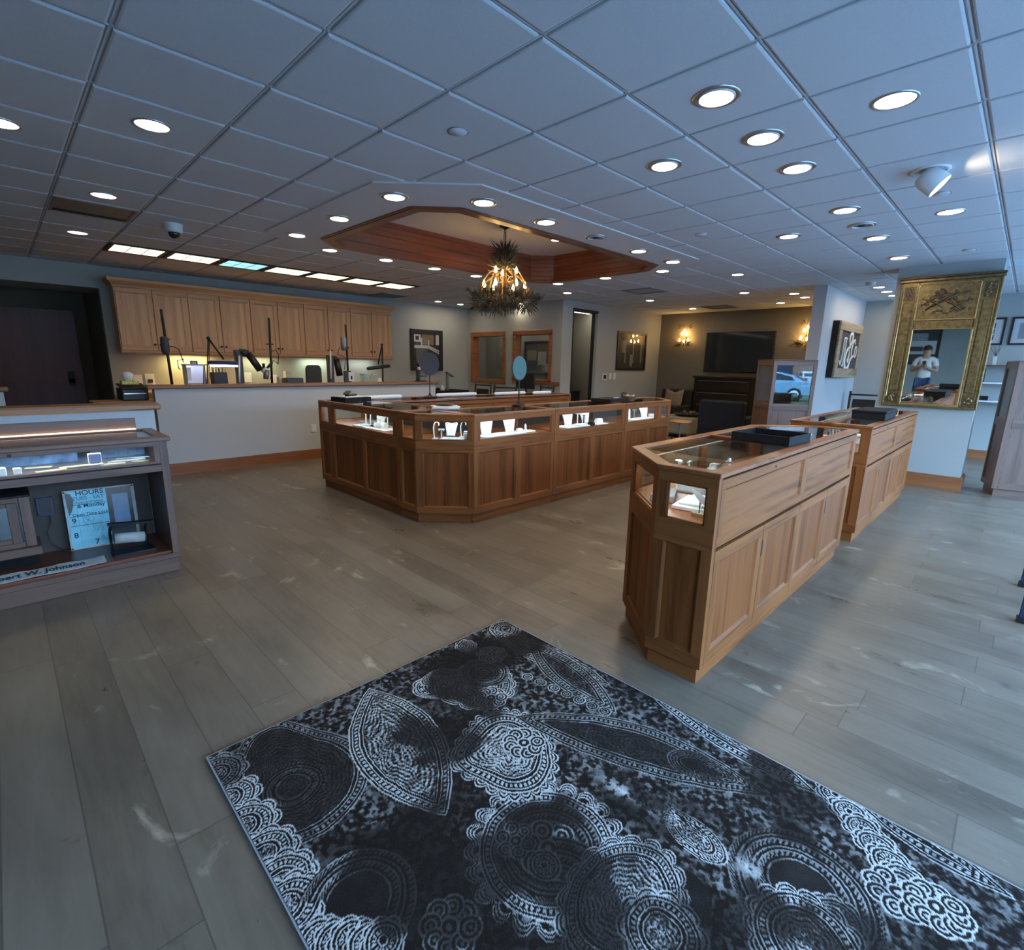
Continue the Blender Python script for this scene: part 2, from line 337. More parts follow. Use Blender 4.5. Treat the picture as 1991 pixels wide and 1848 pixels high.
struct('floor', MB().box(XW, 15, YS, 13, -0.05, 0, 'plank_floor'))
mb = MB()
i0 = int(math.floor((XW-GX)/T)); i1 = int(math.ceil((XE-GX)/T)); j0 = int(math.floor((YS-GY)/T)); j1 = int(math.ceil((12.4-GY)/T))
def in_oct(x, y): return 2.12 < x < 6.73 and 3.045 < y < 6.31
for i in range(i0, i1):
    for j in range(j0, j1):
        x0, x1, y0, y1 = GX+i*T, GX+(i+1)*T, GY+j*T, GY+(j+1)*T
        if in_oct(x0, y0) and in_oct(x1, y1) and in_oct(x0, y1) and in_oct(x1, y0): continue
        mb.quad((x0, y0, CEIL+.004), (x0, y1, CEIL+.004), (x1, y1, CEIL+.004), (x1, y0, CEIL+.004), 'grid_white')
        g, h, zt = 0.013, 0.021, CEIL-0.011
        a = [(x0+g, y0+g), (x1-g, y0+g), (x1-g, y1-g), (x0+g, y1-g)]; c = [(x0+h, y0+h), (x1-h, y0+h), (x1-h, y1-h), (x0+h, y1-h)]
        vs = [(p[0], p[1], CEIL+.004) for p in a]+[(p[0], p[1], zt+.003) for p in a]+[(p[0], p[1], zt) for p in c]
        mb.add(vs, [(11, 10, 9, 8)]+[(q+4, (q+1) % 4+4, (q+1) % 4, q) for q in range(4)]+[(q+8, (q+1) % 4+8, (q+1) % 4+4, q+4) for q in range(4)], 'tile_white')
for k in range(i0, i1+1):          # exposed runners with a raised ridge
    x = GX+k*T
    if 2.2 < x < 6.7: mb.box(x-.004, x+.004, YS, 3.0, CEIL-.004, CEIL+.004, 'grid_white'); mb.box(x-.004, x+.004, 6.33, 12.3, CEIL-.004, CEIL+.004, 'grid_white')
    else: mb.box(x-.004, x+.004, YS, 12.3, CEIL-.004, CEIL+.004, 'grid_white')
for k in range(j0, j1+1):
    y = GY+k*T
    if 3.1 < y < 6.3: mb.box(XW, 2.1, y-.004, y+.004, CEIL-.004, CEIL+.004, 'grid_white'); mb.box(6.75, XE, y-.004, y+.004, CEIL-.004, CEIL+.004, 'grid_white')
    else: mb.box(XW, XE, y-.004, y+.004, CEIL-.004, CEIL+.004, 'grid_white')
struct('ceiling', mb, 'white lay-in tile ceiling')
struct('trim_1', MB().ring(OUT, INN, CEIL-.022, CEIL+.01, 'soffit_white'), 'flat octagonal plaster border around the recessed ceiling')
# recessed tray: plank-sided walls, timber lip, plaster top
mb = MB(); no = len(INN)
for i in range(no):
    P, Q = INN[i], INN[(i+1) % no]; Ln = math.hypot(Q[0]-P[0], Q[1]-P[1]); u = ((Q[0]-P[0])/Ln, (Q[1]-P[1])/Ln)
    zs = [CEIL-.03, 2.81, 2.875, 2.935, 2.995, 3.05, TRAY_Z]
    for k in range(6): mb.obox(P, u, -.01, Ln+.01, -.03+(.008 if k % 2 else 0), .0+(.006 if k % 2 else 0), zs[k]+.003, zs[k+1], 'cherry_h')
    mb.obox(P, u, -.01, Ln+.01, -.05, -.01, CEIL-.03, TRAY_Z, 'cherry_h')
mb.ring(inset(INN, -.02), inset(INN, .075), CEIL-.035, CEIL-.008, 'cherry_h')
struct('trim_2', mb, 'cherry boards lining the octagonal ceiling recess')
struct('trim_3', MB().prism(inset(INN, -.1), TRAY_Z, TRAY_Z+.03, 'soffit_white'), 'pale plaster top of the ceiling recess')

# walls
WH = CEIL+.02
struct('wall_north', MB().box(1.22, 8.2, YN, YN+.15, 0, WH, 'wall_paint'))
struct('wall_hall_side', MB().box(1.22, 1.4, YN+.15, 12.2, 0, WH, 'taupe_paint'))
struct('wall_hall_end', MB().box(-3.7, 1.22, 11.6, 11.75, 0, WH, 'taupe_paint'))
struct('wall_hall_west', MB().box(-1.5, -1.35, 9.9, 11.6, 0, WH, 'wall_paint'))
struct('beam_hall', MB().box(-3.6, 1.22, YN, YN+.9, 2.42, WH, 'wall_paint'), 'dropped header over the dark hallway')
struct('wall_north_west', MB().box(-3.6, -1.35, YN, YN+.15, 0, 2.42, 'wall_paint'))
struct('wall_west', MB().box(XW-.15, XW, YS, YN+.15, 0, WH, 'wall_paint'))
# wall with two interior windows, X = 8.2
WX = 8.2; w1 = (8.50, 9.58, 1.06, 2.10); w2 = (7.12, 8.15, 1.10, 2.10)
mb = MB()
mb.box(WX, WX+.15, 6.9705, YN, 0, 1.06, 'wall_paint').box(WX, WX+.15, 6.9705, YN, 2.10, WH, 'wall_paint')
mb.box(WX, WX+.15, 6.9705, w2[0], 1.06, 2.10, 'wall_paint').box(WX, WX+.15, w2[1], w1[0], 1.06, 2.10, 'wall_paint').box(WX, WX+.15, w1[1], YN, 1.06, 2.10, 'wall_paint')
mb.box(WX, WX+.15, w2[0], w2[1], 1.06, 1.10, 'wall_paint')
struct('wall_office', mb)
for k, w in enumerate((w1, w2)):
    mb = MB(); t = .095
    for n0, n1 in ((-.025, 0.0), (.15, .175)):
        mb.box(WX+n0, WX+n1, w[0]-t*.6, w[1]+t*.6, w[3]-.03, w[3]+t*.7, 'base_oak').box(WX+n0, WX+n1, w[0]-t*.6, w[1]+t*.6, w[2]-t*.6, w[2]+.03, 'base_oak')
        mb.box(WX+n0, WX+n1, w[0]-t*.6, w[0]+.03, w[2], w[3], 'base_oak').box(WX+n0, WX+n1, w[1]-.03, w[1]+t*.6, w[2], w[3], 'base_oak')
    mb.box(WX, WX+.15, w[0], w[0]+.02, w[2], w[3], 'base_oak').box(WX, WX+.15, w[1]-.02, w[1], w[2], w[3], 'base_oak').box(WX, WX+.15, w[0], w[1], w[2], w[2]+.02, 'base_oak').box(WX, WX+.15, w[0], w[1], w[3]-.02, w[3], 'base_oak')
    fr = mb.build('window_%d' % (k+1), bevel=.004); fr['kind'] = 'structure'
    MB().box(WX+.07, WX+.076, w[0]+.02, w[1]-.02, w[2]+.02, w[3]-.02, 'window_glass').build('pane', fr)
struct('trim_4', MB().box(WX-.03, WX, 6.82, 7.12, 1.03, 1.10, 'base_oak'), 'short oak rail beside the office window')
# office behind those windows
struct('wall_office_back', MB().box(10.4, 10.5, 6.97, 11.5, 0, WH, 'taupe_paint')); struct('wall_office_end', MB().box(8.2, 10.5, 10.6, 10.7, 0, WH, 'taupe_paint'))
struct('ceiling_office', MB().box(8.35, 12.3, 6.97, 11.7, WH, WH+.05, 'tile_white'))
# wall with the doorway, Y = 6.82
DX0, DX1, DH = 8.53, 9.40, 2.60
struct('wall_lounge_side', MB().box(8.2, DX0, 6.82, 6.97, 0, WH, 'wall_paint').box(DX1, 12.25, 6.82, 6.97, 0, WH, 'wall_paint').box(DX0, DX1, 6.82, 6.97, DH, WH, 'wall_paint'))
mb = MB().box(DX0, DX0+.03, 6.81, 6.98, 0, DH, 'black_metal').box(DX1-.012, DX1, 6.90, 6.98, 0, DH, 'black_metal').box(DX0+.03, DX1, 6.81, 6.98, DH-.05, DH, 'black_metal')
struct('door_1', mb, 'dark framed open doorway to the back room')
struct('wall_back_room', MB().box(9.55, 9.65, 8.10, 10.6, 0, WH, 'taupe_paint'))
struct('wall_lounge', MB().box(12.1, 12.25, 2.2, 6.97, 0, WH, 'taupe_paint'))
struct('wall_sign', MB().box(9.22, 12.1, 2.42, 2.60, 0, WH, 'half_wall_paint'))
struct('wall_east', MB().box(11.85, 12.25, YS, 2.42, 0, WH, 'wall_paint'))
struct('column_mirror', MB().box(8.30, 8.72, .41, 1.40, 0, WH, 'wall_paint'), 'square column carrying the gilt mirror')
struct('baseboard_column', MB().box(8.275, 8.745, .385, 1.425, 0, .16, 'base_oak').box(8.282, 8.738, .392, 1.418, .16, .175, 'base_oak'))
struct('baseboard_east', MB().box(11.83, 11.85, YS, 2.42, 0, .15, 'base_oak'))
struct('baseboard_lounge', MB().box(12.08, 12.1, 2.6, 6.82, 0, .13, 'base_oak').box(9.22, 12.1, 6.80, 6.82, 0, .13, 'base_oak'))
struct('baseboard_sign', MB().box(9.20, 12.1, 2.40, 2.42, 0, .15, 'base_oak').box(9.20, 9.22, 2.42, 2.60, 0, .15, 'base_oak'))
# half walls
LW = 7.45
struct('wall_half_bench', MB().box(1.32, 5.50, LW, LW+.14, 0, 1.075, 'half_wall_paint').box(5.36, 5.50, LW+.14, 8.3, 0, 1.075, 'half_wall_paint'))
struct('trim_5', MB().box(1.24, 5.56, LW-.05, LW+.19, 1.078, 1.125, 'cap_oak'), 'oak cap along the top of the long half wall', bevel=.012)
struct('baseboard_half', MB().box(1.32, 5.5, LW-.018, LW, 0, .13, 'base_oak').box(1.32, 5.5, LW-.012, LW, .13, .145, 'base_oak'))
struct('wall_half_left', MB().box(-1.6, .785, 4.53, 4.67, 0, 1.075, 'half_wall_paint'))
struct('trim_6', MB().box(-1.6, .825, 4.48, 4.72, 1.078, 1.125, 'cap_oak'), 'oak cap of the half wall behind the low display case', bevel=.012)
struct('wall_half_far', MB().box(-1.6, .02, LW, LW+.14, 0, 1.075, 'half_wall_paint'))
struct('trim_7', MB().box(-1.6, .06, LW-.04, LW+.18, 1.078, 1.125, 'cap_oak'), 'oak cap of the short half wall in front of the hallway', bevel=.012)
# dark double door of the hallway
mb = MB().box(-.95, 1.05, 11.54, 11.6, 0, 2.19, 'door_wood').box(-.90, .04, 11.52, 11.55, .02, 2.14, 'door_wood').box(.06, 1.0, 11.52, 11.55, .02, 2.14, 'door_wood')
d = mb.build('door_2'); d['kind'] = 'structure'; d['label'] = 'dark red-brown hallway door'
MB().box(.06, 1.0, 11.49, 11.52, 1.0, 1.07, 'door_wood').box(.85, .93, 11.49, 11.52, .95, 1.2, 'black_metal').build('door_handle', d)
# storefront wall on the window side, Y = -3.2, with four large windows
wins = [(-.5, 1.6), (2.0, 4.25), (4.55, 7.75), (8.1, 11.4)]; WZ0, WZ1 = .12, 2.50
mb = MB().box(XW, 12.2, YS-.18, YS, 0, WZ0, 'half_wall_paint').box(XW, 12.2, YS-.18, YS, WZ1, WH, 'half_wall_paint')
xs = [XW]+[v for w in wins for v in w]+[12.2]
for k in range(0, len(xs), 2): mb.box(xs[k], xs[k+1], YS-.18, YS, WZ0, WZ1, 'half_wall_paint')
struct('wall_south', mb)
for k, (a, c) in enumerate(wins):
    mb = MB()
    for q in range(3):
        x = a+(c-a-.05)*q/2; mb.box(x, x+.05, YS-.14, YS-.06, WZ0, WZ1, 'charcoal')
    mb.box(a, c, YS-.14, YS-.06, WZ0, WZ0+.05, 'charcoal').box(a, c, YS-.14, YS-.06, WZ1-.05, WZ1, 'charcoal')
    fr = mb.build('window_%d' % (k+3)); fr['kind'] = 'structure'
    MB().box(a+.03, c-.03, YS-.103, YS-.097, WZ0+.03, WZ1-.03, 'window_glass').build('pane', fr)
    ld = bpy.data.lights.new('window_daylight', 'AREA'); ld.shape = 'RECTANGLE'; ld.size = c-a; ld.size_y = WZ1-WZ0; ld.cycles.is_portal = True
    lo = bpy.data.objects.new('window_daylight', ld); C.objects.link(lo); lo.location = ((a+c)/2, YS-.2, (WZ0+WZ1)/2); lo.rotation_euler = (-PI/2, 0, 0)
    lo.rotation_euler = Vector((0, 1, 0)).to_track_quat('-Z', 'Y').to_euler()
struct('roof', MB().box(-4, 15, -2.7, 13, 3.4, 3.5, 'soffit_white'))
struct('wall_outer', MB().box(-4, -3.8, -2.7, 13, 0, 3.4, 'soffit_white').box(14.6, 14.8, -2.7, 13, 0, 3.4, 'soffit_white').box(-4, 14.8, 12.8, 13, 0, 3.4, 'soffit_white').box(-4, 14.8, -2.7, -2.5, WH, 3.4, 'soffit_white').box(12.2, 14.8, -2.7, -2.5, 0, WH, 'soffit_white'))
# outside: lawn, drive
struct('lawn_ground', MB().box(-60, 60, -30, -11.5, -.3, -.12, 'grass').box(-60, 60, -70, -30, -.3, -.12, 'asphalt').box(-60, 60, -11.5, -2.5, -.3, -.10, 'paving'), 'lawn and drive outside the shop windows')

# ------------------------------------------------------------------ display cases
DECK = .775; IS = 'cases of the central island'; LEDP = 1.25
def face_frame(P, Q):
    Ln = math.hypot(Q[0]-P[0], Q[1]-P[1]); return Ln, ((Q[0]-P[0])/Ln, (Q[1]-P[1])/Ln)
def recessed(mb, P, u, a, c, z0, z1, V, H, rec=.012, mould=.012):
    """flat panel set back in its opening, with a thin moulding around it"""
    mb.obox(P, u, a-.004, c+.004, rec, rec+.010, z0-.004, z1+.004, V.replace('oak_v', 'oak_panel'))
    n = (-u[1], u[0])
    def pt(x, z, k): return (P[0]+u[0]*x+n[0]*k, P[1]+u[1]*x+n[1]*k, z)
    m_ = mould; o = [(a, z0), (c, z0), (c, z1), (a, z1)]; i_ = [(a+m_, z0+m_), (c-m_, z0+m_), (c-m_, z1-m_), (a+m_, z1-m_)]
    for k in range(4):
        q = (k+1) % 4; mb.add([pt(*o[k], .0015), pt(*o[q], .0015), pt(*i_[q], rec), pt(*i_[k], rec)], [(0, 1, 2, 3)], V if k % 2 else H)
def case(label, poly, faces, group=None, ztop=1.01, wd='oak', top_bars=(), led=0.0, name='display_counter', top='glass', overhang=.008):
    if group == IS: overhang = 0.0
    V, H = wd+'_v', wd+'_h'; cx = sum(p[0] for p in poly)/len(poly); cy = sum(p[1] for p in poly)/len(poly)
    t = thing(name, label, 'display counter', (cx, cy, 0), 0, group)
    mk = MB(); mk.prism(inset_edges(poly, [.022 if f else .0004 for f in faces]), 0, .10, H); mk.build('toe_kick', t)
    MB().prism(inset(poly, .03), .70, DECK, 'oak_flat').build('deck', t)
    fr = MB(); n = len(poly)
    ZB, ZL, ZM, ZW0, ZW1, ZR = .088, .150, .662, .772, .947, ztop-.022
    for i in range(n):
        P, Q = poly[i], poly[(i+1) % n]; sp = faces[i]
        if sp is None: continue
        Ln, u = face_frame(P, Q); P = (P[0]+u[0]*.0008, P[1]+u[1]*.0008); Ln -= .0016
        if sp[0] == 'glass':
            wins, pans = sp[1], sp[2]
            fr.obox(P, u, 0, Ln, 0, .025, ZB, ZL, H).obox(P, u, 0, Ln, 0, .025, ZM, ZW0, H).obox(P, u, 0, Ln, 0, .025, ZW1, ZR, H)
            for segs, z0, z1 in ((pans, ZL, ZM), (wins, ZW0, ZW1)):
                e = 0.0
                for a, c in list(segs)+[(Ln, Ln)]:
                    if a > e: fr.obox(P, u, e, a, 0, .025, z0, z1, V)
                    e = c
            for a, c in pans:
                pm = MB(); recessed(pm, P, u, a, c, ZL, ZM, V, H); pm.build('panel', t)
            for a, c in wins:
                for (x0, x1, y0, y1) in ((a, a+.008, ZW0, ZW1), (c-.008, c, ZW0, ZW1), (a, c, ZW0, ZW0+.008), (a, c, ZW1-.008, ZW1)): fr.obox(P, u, x0, x1, .004, .012, y0, y1, H)
                MB().obox(P, u, a+.001, c-.001, .012, .016, ZW0, ZW1, 'case_glass').build('glass_pane', t)
            if led and wins:
                a, c = wins[0][0], wins[-1][1]; nn = Vector((-u[1], u[0], 0)); mid = Vector((P[0]+u[0]*(a+c)/2, P[1]+u[1]*(a+c)/2, ztop-.05))+nn*.05
                ld = bpy.data.lights.new('led_strip_light', 'AREA'); ld.shape = 'RECTANGLE'; ld.size = (c-a); ld.size_y = .02; ld.energy = led*(c-a); ld.color = (.93, .97, 1.0)
                lo = bpy.data.objects.new('led_strip_light', ld); C.objects.link(lo); lo.parent = t; lo.location = mid-Vector((cx, cy, 0))
                dr = Vector((nn.x*.75, nn.y*.75, -1)); lo.rotation_euler = dr.to_track_quat('-Z', 'Y').to_euler()
                ax = Vector((u[0], u[1], 0)); z = -dr.normalized(); y = z.cross(ax).normalized(); lo.rotation_euler = Matrix((ax, y, z)).transposed().to_euler()
        elif sp[0] == 'staff':
            nd, nf = sp[1], sp[2]; e = .035
            fr.obox(P, u, 0, e, 0, .025, ZB, ZR, V).obox(P, u, Ln-e, Ln, 0, .025, ZB, ZR, V).obox(P, u, e, Ln-e, .0235, .025, ZB, ZR, 'groove')
            w = (Ln-2*e)/nf
            for k in range(nf):
                a = e+k*w; c = a+w; fm = MB(); z0, z1 = ZM+.012, ZR-.012
                fm.obox(P, u, a, c, 0, .02, z0, z0+.05, H).obox(P, u, a, c, 0, .02, z1-.045, z1, H).obox(P, u, a, a+.045, 0, .02, z0+.05, z1-.045, V).obox(P, u, c-.045, c, 0, .02, z0+.05, z1-.045, V)
                recessed(fm, P, u, a+.045, c-.045, z0+.05, z1-.045, H, H); fp = fm.build('fascia_panel', t, bevel=.002)
                if k == 0: MB().obox(P, u, a+w*.55-.004, a+w*.55+.004, -.003, .002, z1-.03, z1-.018, 'black_metal').build('lock', fp)
            w = (Ln-2*e)/nd
            for k in range(nd):
                a = e+k*w+.002; c = a+w-.004; dm = MB(); z0, z1 = ZB+.004, ZM-.006
                dm.obox(P, u, a, c, 0, .02, z0, z0+.065, H).obox(P, u, a, c, 0, .02, z1-.06, z1, H).obox(P, u, a, a+.06, 0, .02, z0+.065, z1-.06, V).obox(P, u, c-.06, c, 0, .02, z0+.065, z1-.06, V)
                recessed(dm, P, u, a+.06, c-.06, z0+.065, z1-.06, V, H); d = dm.build('door', t, bevel=.002)
                if k % 2 == 1:
                    MB().obox(P, u, a-.006, a+.012, -.002, .004, z1-.17, z1-.09, 'black_metal').build('finger_pull', d)
        else:
            fr.obox(P, u, 0, Ln, 0, .025, ZB, ZR, V)
    fr.build('face_frame', t, bevel=.0025)
    outer = inset(poly, -overhang); inner = inset(poly, .058)
    tf = MB().ring(outer, inner, ZR, ztop, 'oak_flat' if wd == 'oak' else H)
    for P, Q in top_bars:
        Ln, u = face_frame(P, Q); tf.obox(P, u, 0, Ln, -.018, .018, ZR+.002, ztop, H)
    tf.build('top_frame', t, bevel=.003)
    MB().prism(inset(poly, .05), ztop-.010, ztop-.004, 'top_glass').build('glass_top', t)
    return t

LEDP = 1.25
# island: chamfered corner, three units along the front, left leg, rear run
x0, y0 = 2.57, 3.42
S2 = math.sqrt(.5)
case('oak display case on the left side of the island, its wide pane above two panels',
     [(2.57, 5.73), (2.57, 4.08), (3.17, 4.08), (3.17, 5.73)],
     [('glass', [(.05, .235), (.375, 1.575)], [(.04, .225), (.36, .97), (1.04, 1.60)]), None, ('staff', 2, 1), ('glass', [(.06, .54)], [(.06, .54)])], IS, led=LEDP)
CORN = [(2.57, 4.08), (2.57, 3.79), (2.945, 3.42), (2.945, 4.08)]
Lc = math.hypot(.375, .37)
case('oak corner display case of the island with a slanted front pane and one square panel',
     CORN, [('glass', [(.07, .255)], [(.065, .255)]), ('glass', [(.055, Lc-.055)], [(.06, Lc-.055)]), None, None], IS, led=LEDP)
def front_unit(xa, xb, wins, pans, label, extra=None):
    return case(label, [(xa, 3.42), (xb, 3.42), (xb, 4.02), (xa, 4.02)],
         [('glass', [(a-xa, c-xa) for a, c in wins], [(a-xa, c-xa) for a, c in pans]), extra, ('staff', 2, 1), None], IS, led=LEDP)
case('oak display case of the island front, next to the slanted corner, half empty front pane',
     [(2.945, 3.42), (4.0535, 3.42), (4.0535, 4.02), (2.945, 4.02)],
     [('glass', [(.068, 1.053)], [(.065, .512), (.615, 1.06)]), None, ('staff', 2, 1), None], IS, led=LEDP)
front_unit(4.0565, 5.3835, [(4.12, 5.33)], [(4.115, 4.675), (4.78, 5.335)], 'oak display case in the middle of the island front')
case('oak display case at the far end of the island front, with a cut corner',
     [(5.3865, 3.42), (6.5, 3.42), (6.87, 3.79), (6.87, 4.02), (5.3865, 4.02)],
     [('glass', [(.06, .73), (.88, 1.055)], [(.055, .51), (.60, 1.09)]), ('glass', [(.06, .46)], [(.06, .46)]), ('plain',), ('staff', 3, 2), None], IS, led=LEDP)
case('oak display case run at the back of the island, with a solid panelled side',
     [(2.57+.6, 5.13), (6.45, 5.13), (6.45, 5.73), (3.17, 5.73)], [('staff', 6, 2), ('plain',), ('glass', [(.1, 1.5), (1.7, 3.1)], [(.1, .7), (.85, 1.5), (1.7, 2.3), (2.45, 3.1)]), None], IS, led=0,
     top_bars=[((4.3, 5.17), (4.3, 5.69)), ((5.4, 5.17), (5.4, 5.69))])
# the two free-standing counters on the window side
NC = [(2.105, .855), (4.57, .855), (4.57, 1.13), (4.21, 1.50), (2.46, 1.50), (2.105, 1.14)]
Lch = math.hypot(.355, .36)
near = case('oak display counter nearest the rug, with a cut corner and a black tray on top', NC,
     [('staff', 4, 2), ('glass', [(.06, .215)], [(.06, .215)]), ('glass', [(.06, .44)], [(.06, .44)]), ('glass', [(.08, .84), (.92, 1.67)], [(.08, .42), (.5, .84), (.92, 1.25), (1.33, 1.67)]), ('glass', [(.075, Lch-.07)], [(.07, Lch-.06)]), ('glass', [(.05, .235)], [(.05, .235)])],
     'counters by the windows', ztop=1.018, top_bars=[((3.335, .90), (3.335, 1.46))], led=LEDP*1.2)
case('oak display counter behind the nearest one, square corners, black box on its glass top', [(5.03, .845), (7.46, .845), (7.46, 1.46), (5.03, 1.46)],
     [('staff', 4, 2), ('glass', [(.06, .55)], [(.06, .55)]), ('glass', [(.1, 1.15), (1.25, 2.33)], [(.1, .6), (.7, 1.15), (1.25, 1.75), (1.85, 2.33)]), ('glass', [(.06, .55)], [(.06, .55)])],
     'counters by the windows', top_bars=[((5.03, 1.16), (7.46, 1.16))], led=LEDP)

# ------------------------------------------------------------------ jewelry displays
def bust(x, y, z, rot, h, label, w=None, group='necklace busts', lace=True, mat='white_leather'):
    t = thing('necklace_bust', label, 'jewelry display', (x, y, z), rot, group)
    w = w or h*.62; mb = MB(); nu, nv = 9, 9; vs = []
    def pt(i, j, back):
        v = j/(nv-1); uu = i/(nu-1)*2-1
        half = w*(.30+.20*v**1.5) if v < .85 else w*(.46-.10*((v-.85)/.15)**2)
        lean = h*.24*v+h*.10*v*v*v
        bulge = -h*.08*math.sin(PI*min(1, v*1.1))*(1-uu*uu)
        dip = -h*.10*max(0, v-.8)/.2*(1-uu*uu)
        return (uu*half, lean+bulge+(.006 if back else 0), h*.95*v+dip)
    for b in (0, 1):
        for j in range(nv):
            for i in range(nu): vs.append(pt(i, j, b))
    fs = []; q = nu*nv
    for j in range(nv-1):
        for i in range(nu-1):
            a = j*nu+i; fs.append((a, a+1, a+nu+1, a+nu)); fs.append((q+a+1, q+a, q+a+nu, q+a+nu+1))
    for i in range(nu-1):
        fs.append((i+1, i, q+i, q+i+1)); a = (nv-1)*nu+i; fs.append((a, a+1, q+a+1, q+a))
    for j in range(nv-1):
        a = j*nu; fs.append((a, a+nu, q+a+nu, q+a)); a = j*nu+nu-1; fs.append((a+nu, a, q+a, q+a+nu))
    mb.add(vs, fs, mat, True); mb.build('bust', t, local=True)
    if lace:
        pts = []
        for k in range(13):
            s = k/12*2-1; v = .92-.42*(1-s*s); p = Vector(pt(4, 0, 0)); uu = s*.8
            half = w*(.30+.20*v**1.5); pts.append((uu*half*.8, h*.24*v+h*.10*v**3-h*.08*math.sin(PI*min(1, v*1.1))*(1-uu*uu)-.003, h*.95*v))
        MB().tube(pts, .0012, 'silver', 5).build('necklace', t, local=True)
        MB().ball((pts[6][0], pts[6][1]-.002, pts[6][2]-.008), .006, 'silver', 8, sz=1.4).build('pendant', t, local=True)
    return t
def tstand(x, y, z, rot, h, label, w=.06, group='earring stands', mat='white_leather'):
    t = thing('earring_stand', label, 'jewelry display', (x, y, z), rot, group)
    MB().box(-.018, .018, -.018, .018, 0, .008, mat).build('base', t, local=True, bevel=.002)
    MB().box(-.006, .006, -.006, .006, .008, h-.012, mat).build('post', t, local=True)
    MB().box(-w/2, w/2, -.008, .008, h-.012, h, mat).build('bar', t, local=True, bevel=.002)
    mb = MB()
    for s in (-1, 1): mb.ball((s*w*.36, -.010, h-.016), .004, 'silver', 6)
    mb.build('earrings', t, local=True)
    return t
def curl(x, y, z, rot, h, label, group='earring curls'):
    t = thing('earring_curl', label, 'jewelry display', (x, y, z), rot, group)
    pts = [(0, .0, 0), (-.006, 0, h*.35), (-.008, 0, h*.7), (0, 0, h*.9), (.012, 0, h*.99), (.028, 0, h*.97), (.036, 0, h*.88), (.034, 0, h*.80)]
    mb = MB(); 
    for a, c in zip(pts, pts[1:]): mb.slab((a[0], -.014, a[2]), (c[0], -.014, c[2]), (c[0], .014, c[2]), (a[0], .014, a[2]), .006, 'white_leather')
    mb.build('strip', t, local=True)
    MB().box(-.022, .030, -.02, .02, 0, .008, 'white_leather').build('base', t, local=True)
    return t
def pad(x, y, z, rot, sx, sy, sz, label, rows=0, group='white display trays', mat='white_leather', name='display_tray'):
    t = thing(name, label, 'jewelry display', (x, y, z), rot, group)
    MB().box(-sx/2, sx/2, -sy/2, sy/2, 0, sz, mat).build('tray_base', t, local=True, bevel=.003)
    if rows:
        mb = MB(); k = max(2, int(sx/.035))
        for i in range(k):
            mb.lathe([(.006+.002*math.cos(a), .002*math.sin(a)) for a in [q*PI/3 for q in range(7)]], (-sx/2+(i+.5)*sx/k, -sy*.2, sz+.006), 'silver', 8, ax=(0, 1, .2))
        mb.build('rings', t, local=True)
    return t
def block(x, y, z, rot, sx, sy, sz, label, group='white ring boxes', mat='white_leather'):
    t = thing('ring_box', label, 'ring box', (x, y, z), rot, group)
    MB().box(-sx/2, sx/2, -sy/2, sy/2, 0, sz*.75, mat).build('box', t, local=True, bevel=.003)
    MB().box(-sx/2+.004, sx/2-.004, -sy/2+.004, sy/2-.004, sz*.75, sz, mat).build('cushion', t, local=True, bevel=.004)
    return t
def Z5(x, y): return (600+x/5.53, 740+y/5.53)
def Z6(x, y): return (880+x/4.525, 740+y/4.525)
D = DECK+.0005
def dk(f, x, y): p = atZ(*f(x, y), D); return p.x, p.y
# left leg of the island (its pane faces west): things turned to face -X
W_ = -PI/2
pad(2.70, 4.90, D, W_, .30, .15, .012, 'flat white tray at the left of the island left-side pane, pale blue card on it', 1)
pad(2.67, 4.87, D+.0125, W_-.3, .09, .075, .006, 'pale blue card lying on the flat tray behind the left-side pane', 0, 'cards', 'cyan_card_and_reflection', 'display_card')
tstand(2.82, 5.10, D, W_+.3, .125, 'first white T-bar stand from the left in the island left-side pane')
tstand(2.82, 5.00, D, W_+.3, .15, 'second white T-bar stand from the left in the island left-side pane')
block(2.76, 4.775, D+.0005, W_, .05, .05, .05, 'white ring box right of the bust in the island left-side pane')
bust(2.84, 4.845, D, W_+.45, .155, 'tall white necklace bust in the island left-side pane', .14)
tstand(2.86, 4.72, D, W_+.3, .14, 'third white T-bar stand from the left in the island left-side pane')
block(2.78, 4.655, D+.0085, W_, .05, .05, .05, 'white ring box under the third T-bar in the island left-side pane')
block(2.72, 4.56, D+.0085, W_, .06, .05, .055, 'white ring box nearest the right edge of the island left-side pane')
pad(2.74, 4.59, D, W_, .30, .20, .008, 'long flat white tray at the right of the island left-side pane', 1)
# slanted corner pane
R45 = -PI/4
curl(2.745, 3.735, D, R45, .155, 'left tall white curled earring strip in the slanted corner pane')
tstand(2.775, 3.675, D, R45, .095, 'low white T-bar stand in the slanted corner pane', .055)
bust(2.90, 3.70, D+.0125, R45-.1, .14, 'white necklace bust with a pendant in the slanted corner pane', .13)
curl(3.00, 3.66, D, R45, .145, 'right white curled earring strip in the slanted corner pane')
block(2.955, 3.535, D+.0005, R45, .06, .05, .075, 'white block beside the right curl in the slanted corner pane')
pad(2.86, 3.615, D, R45, .20, .10, .012, 'white tray under the bust in the slanted corner pane', 1)
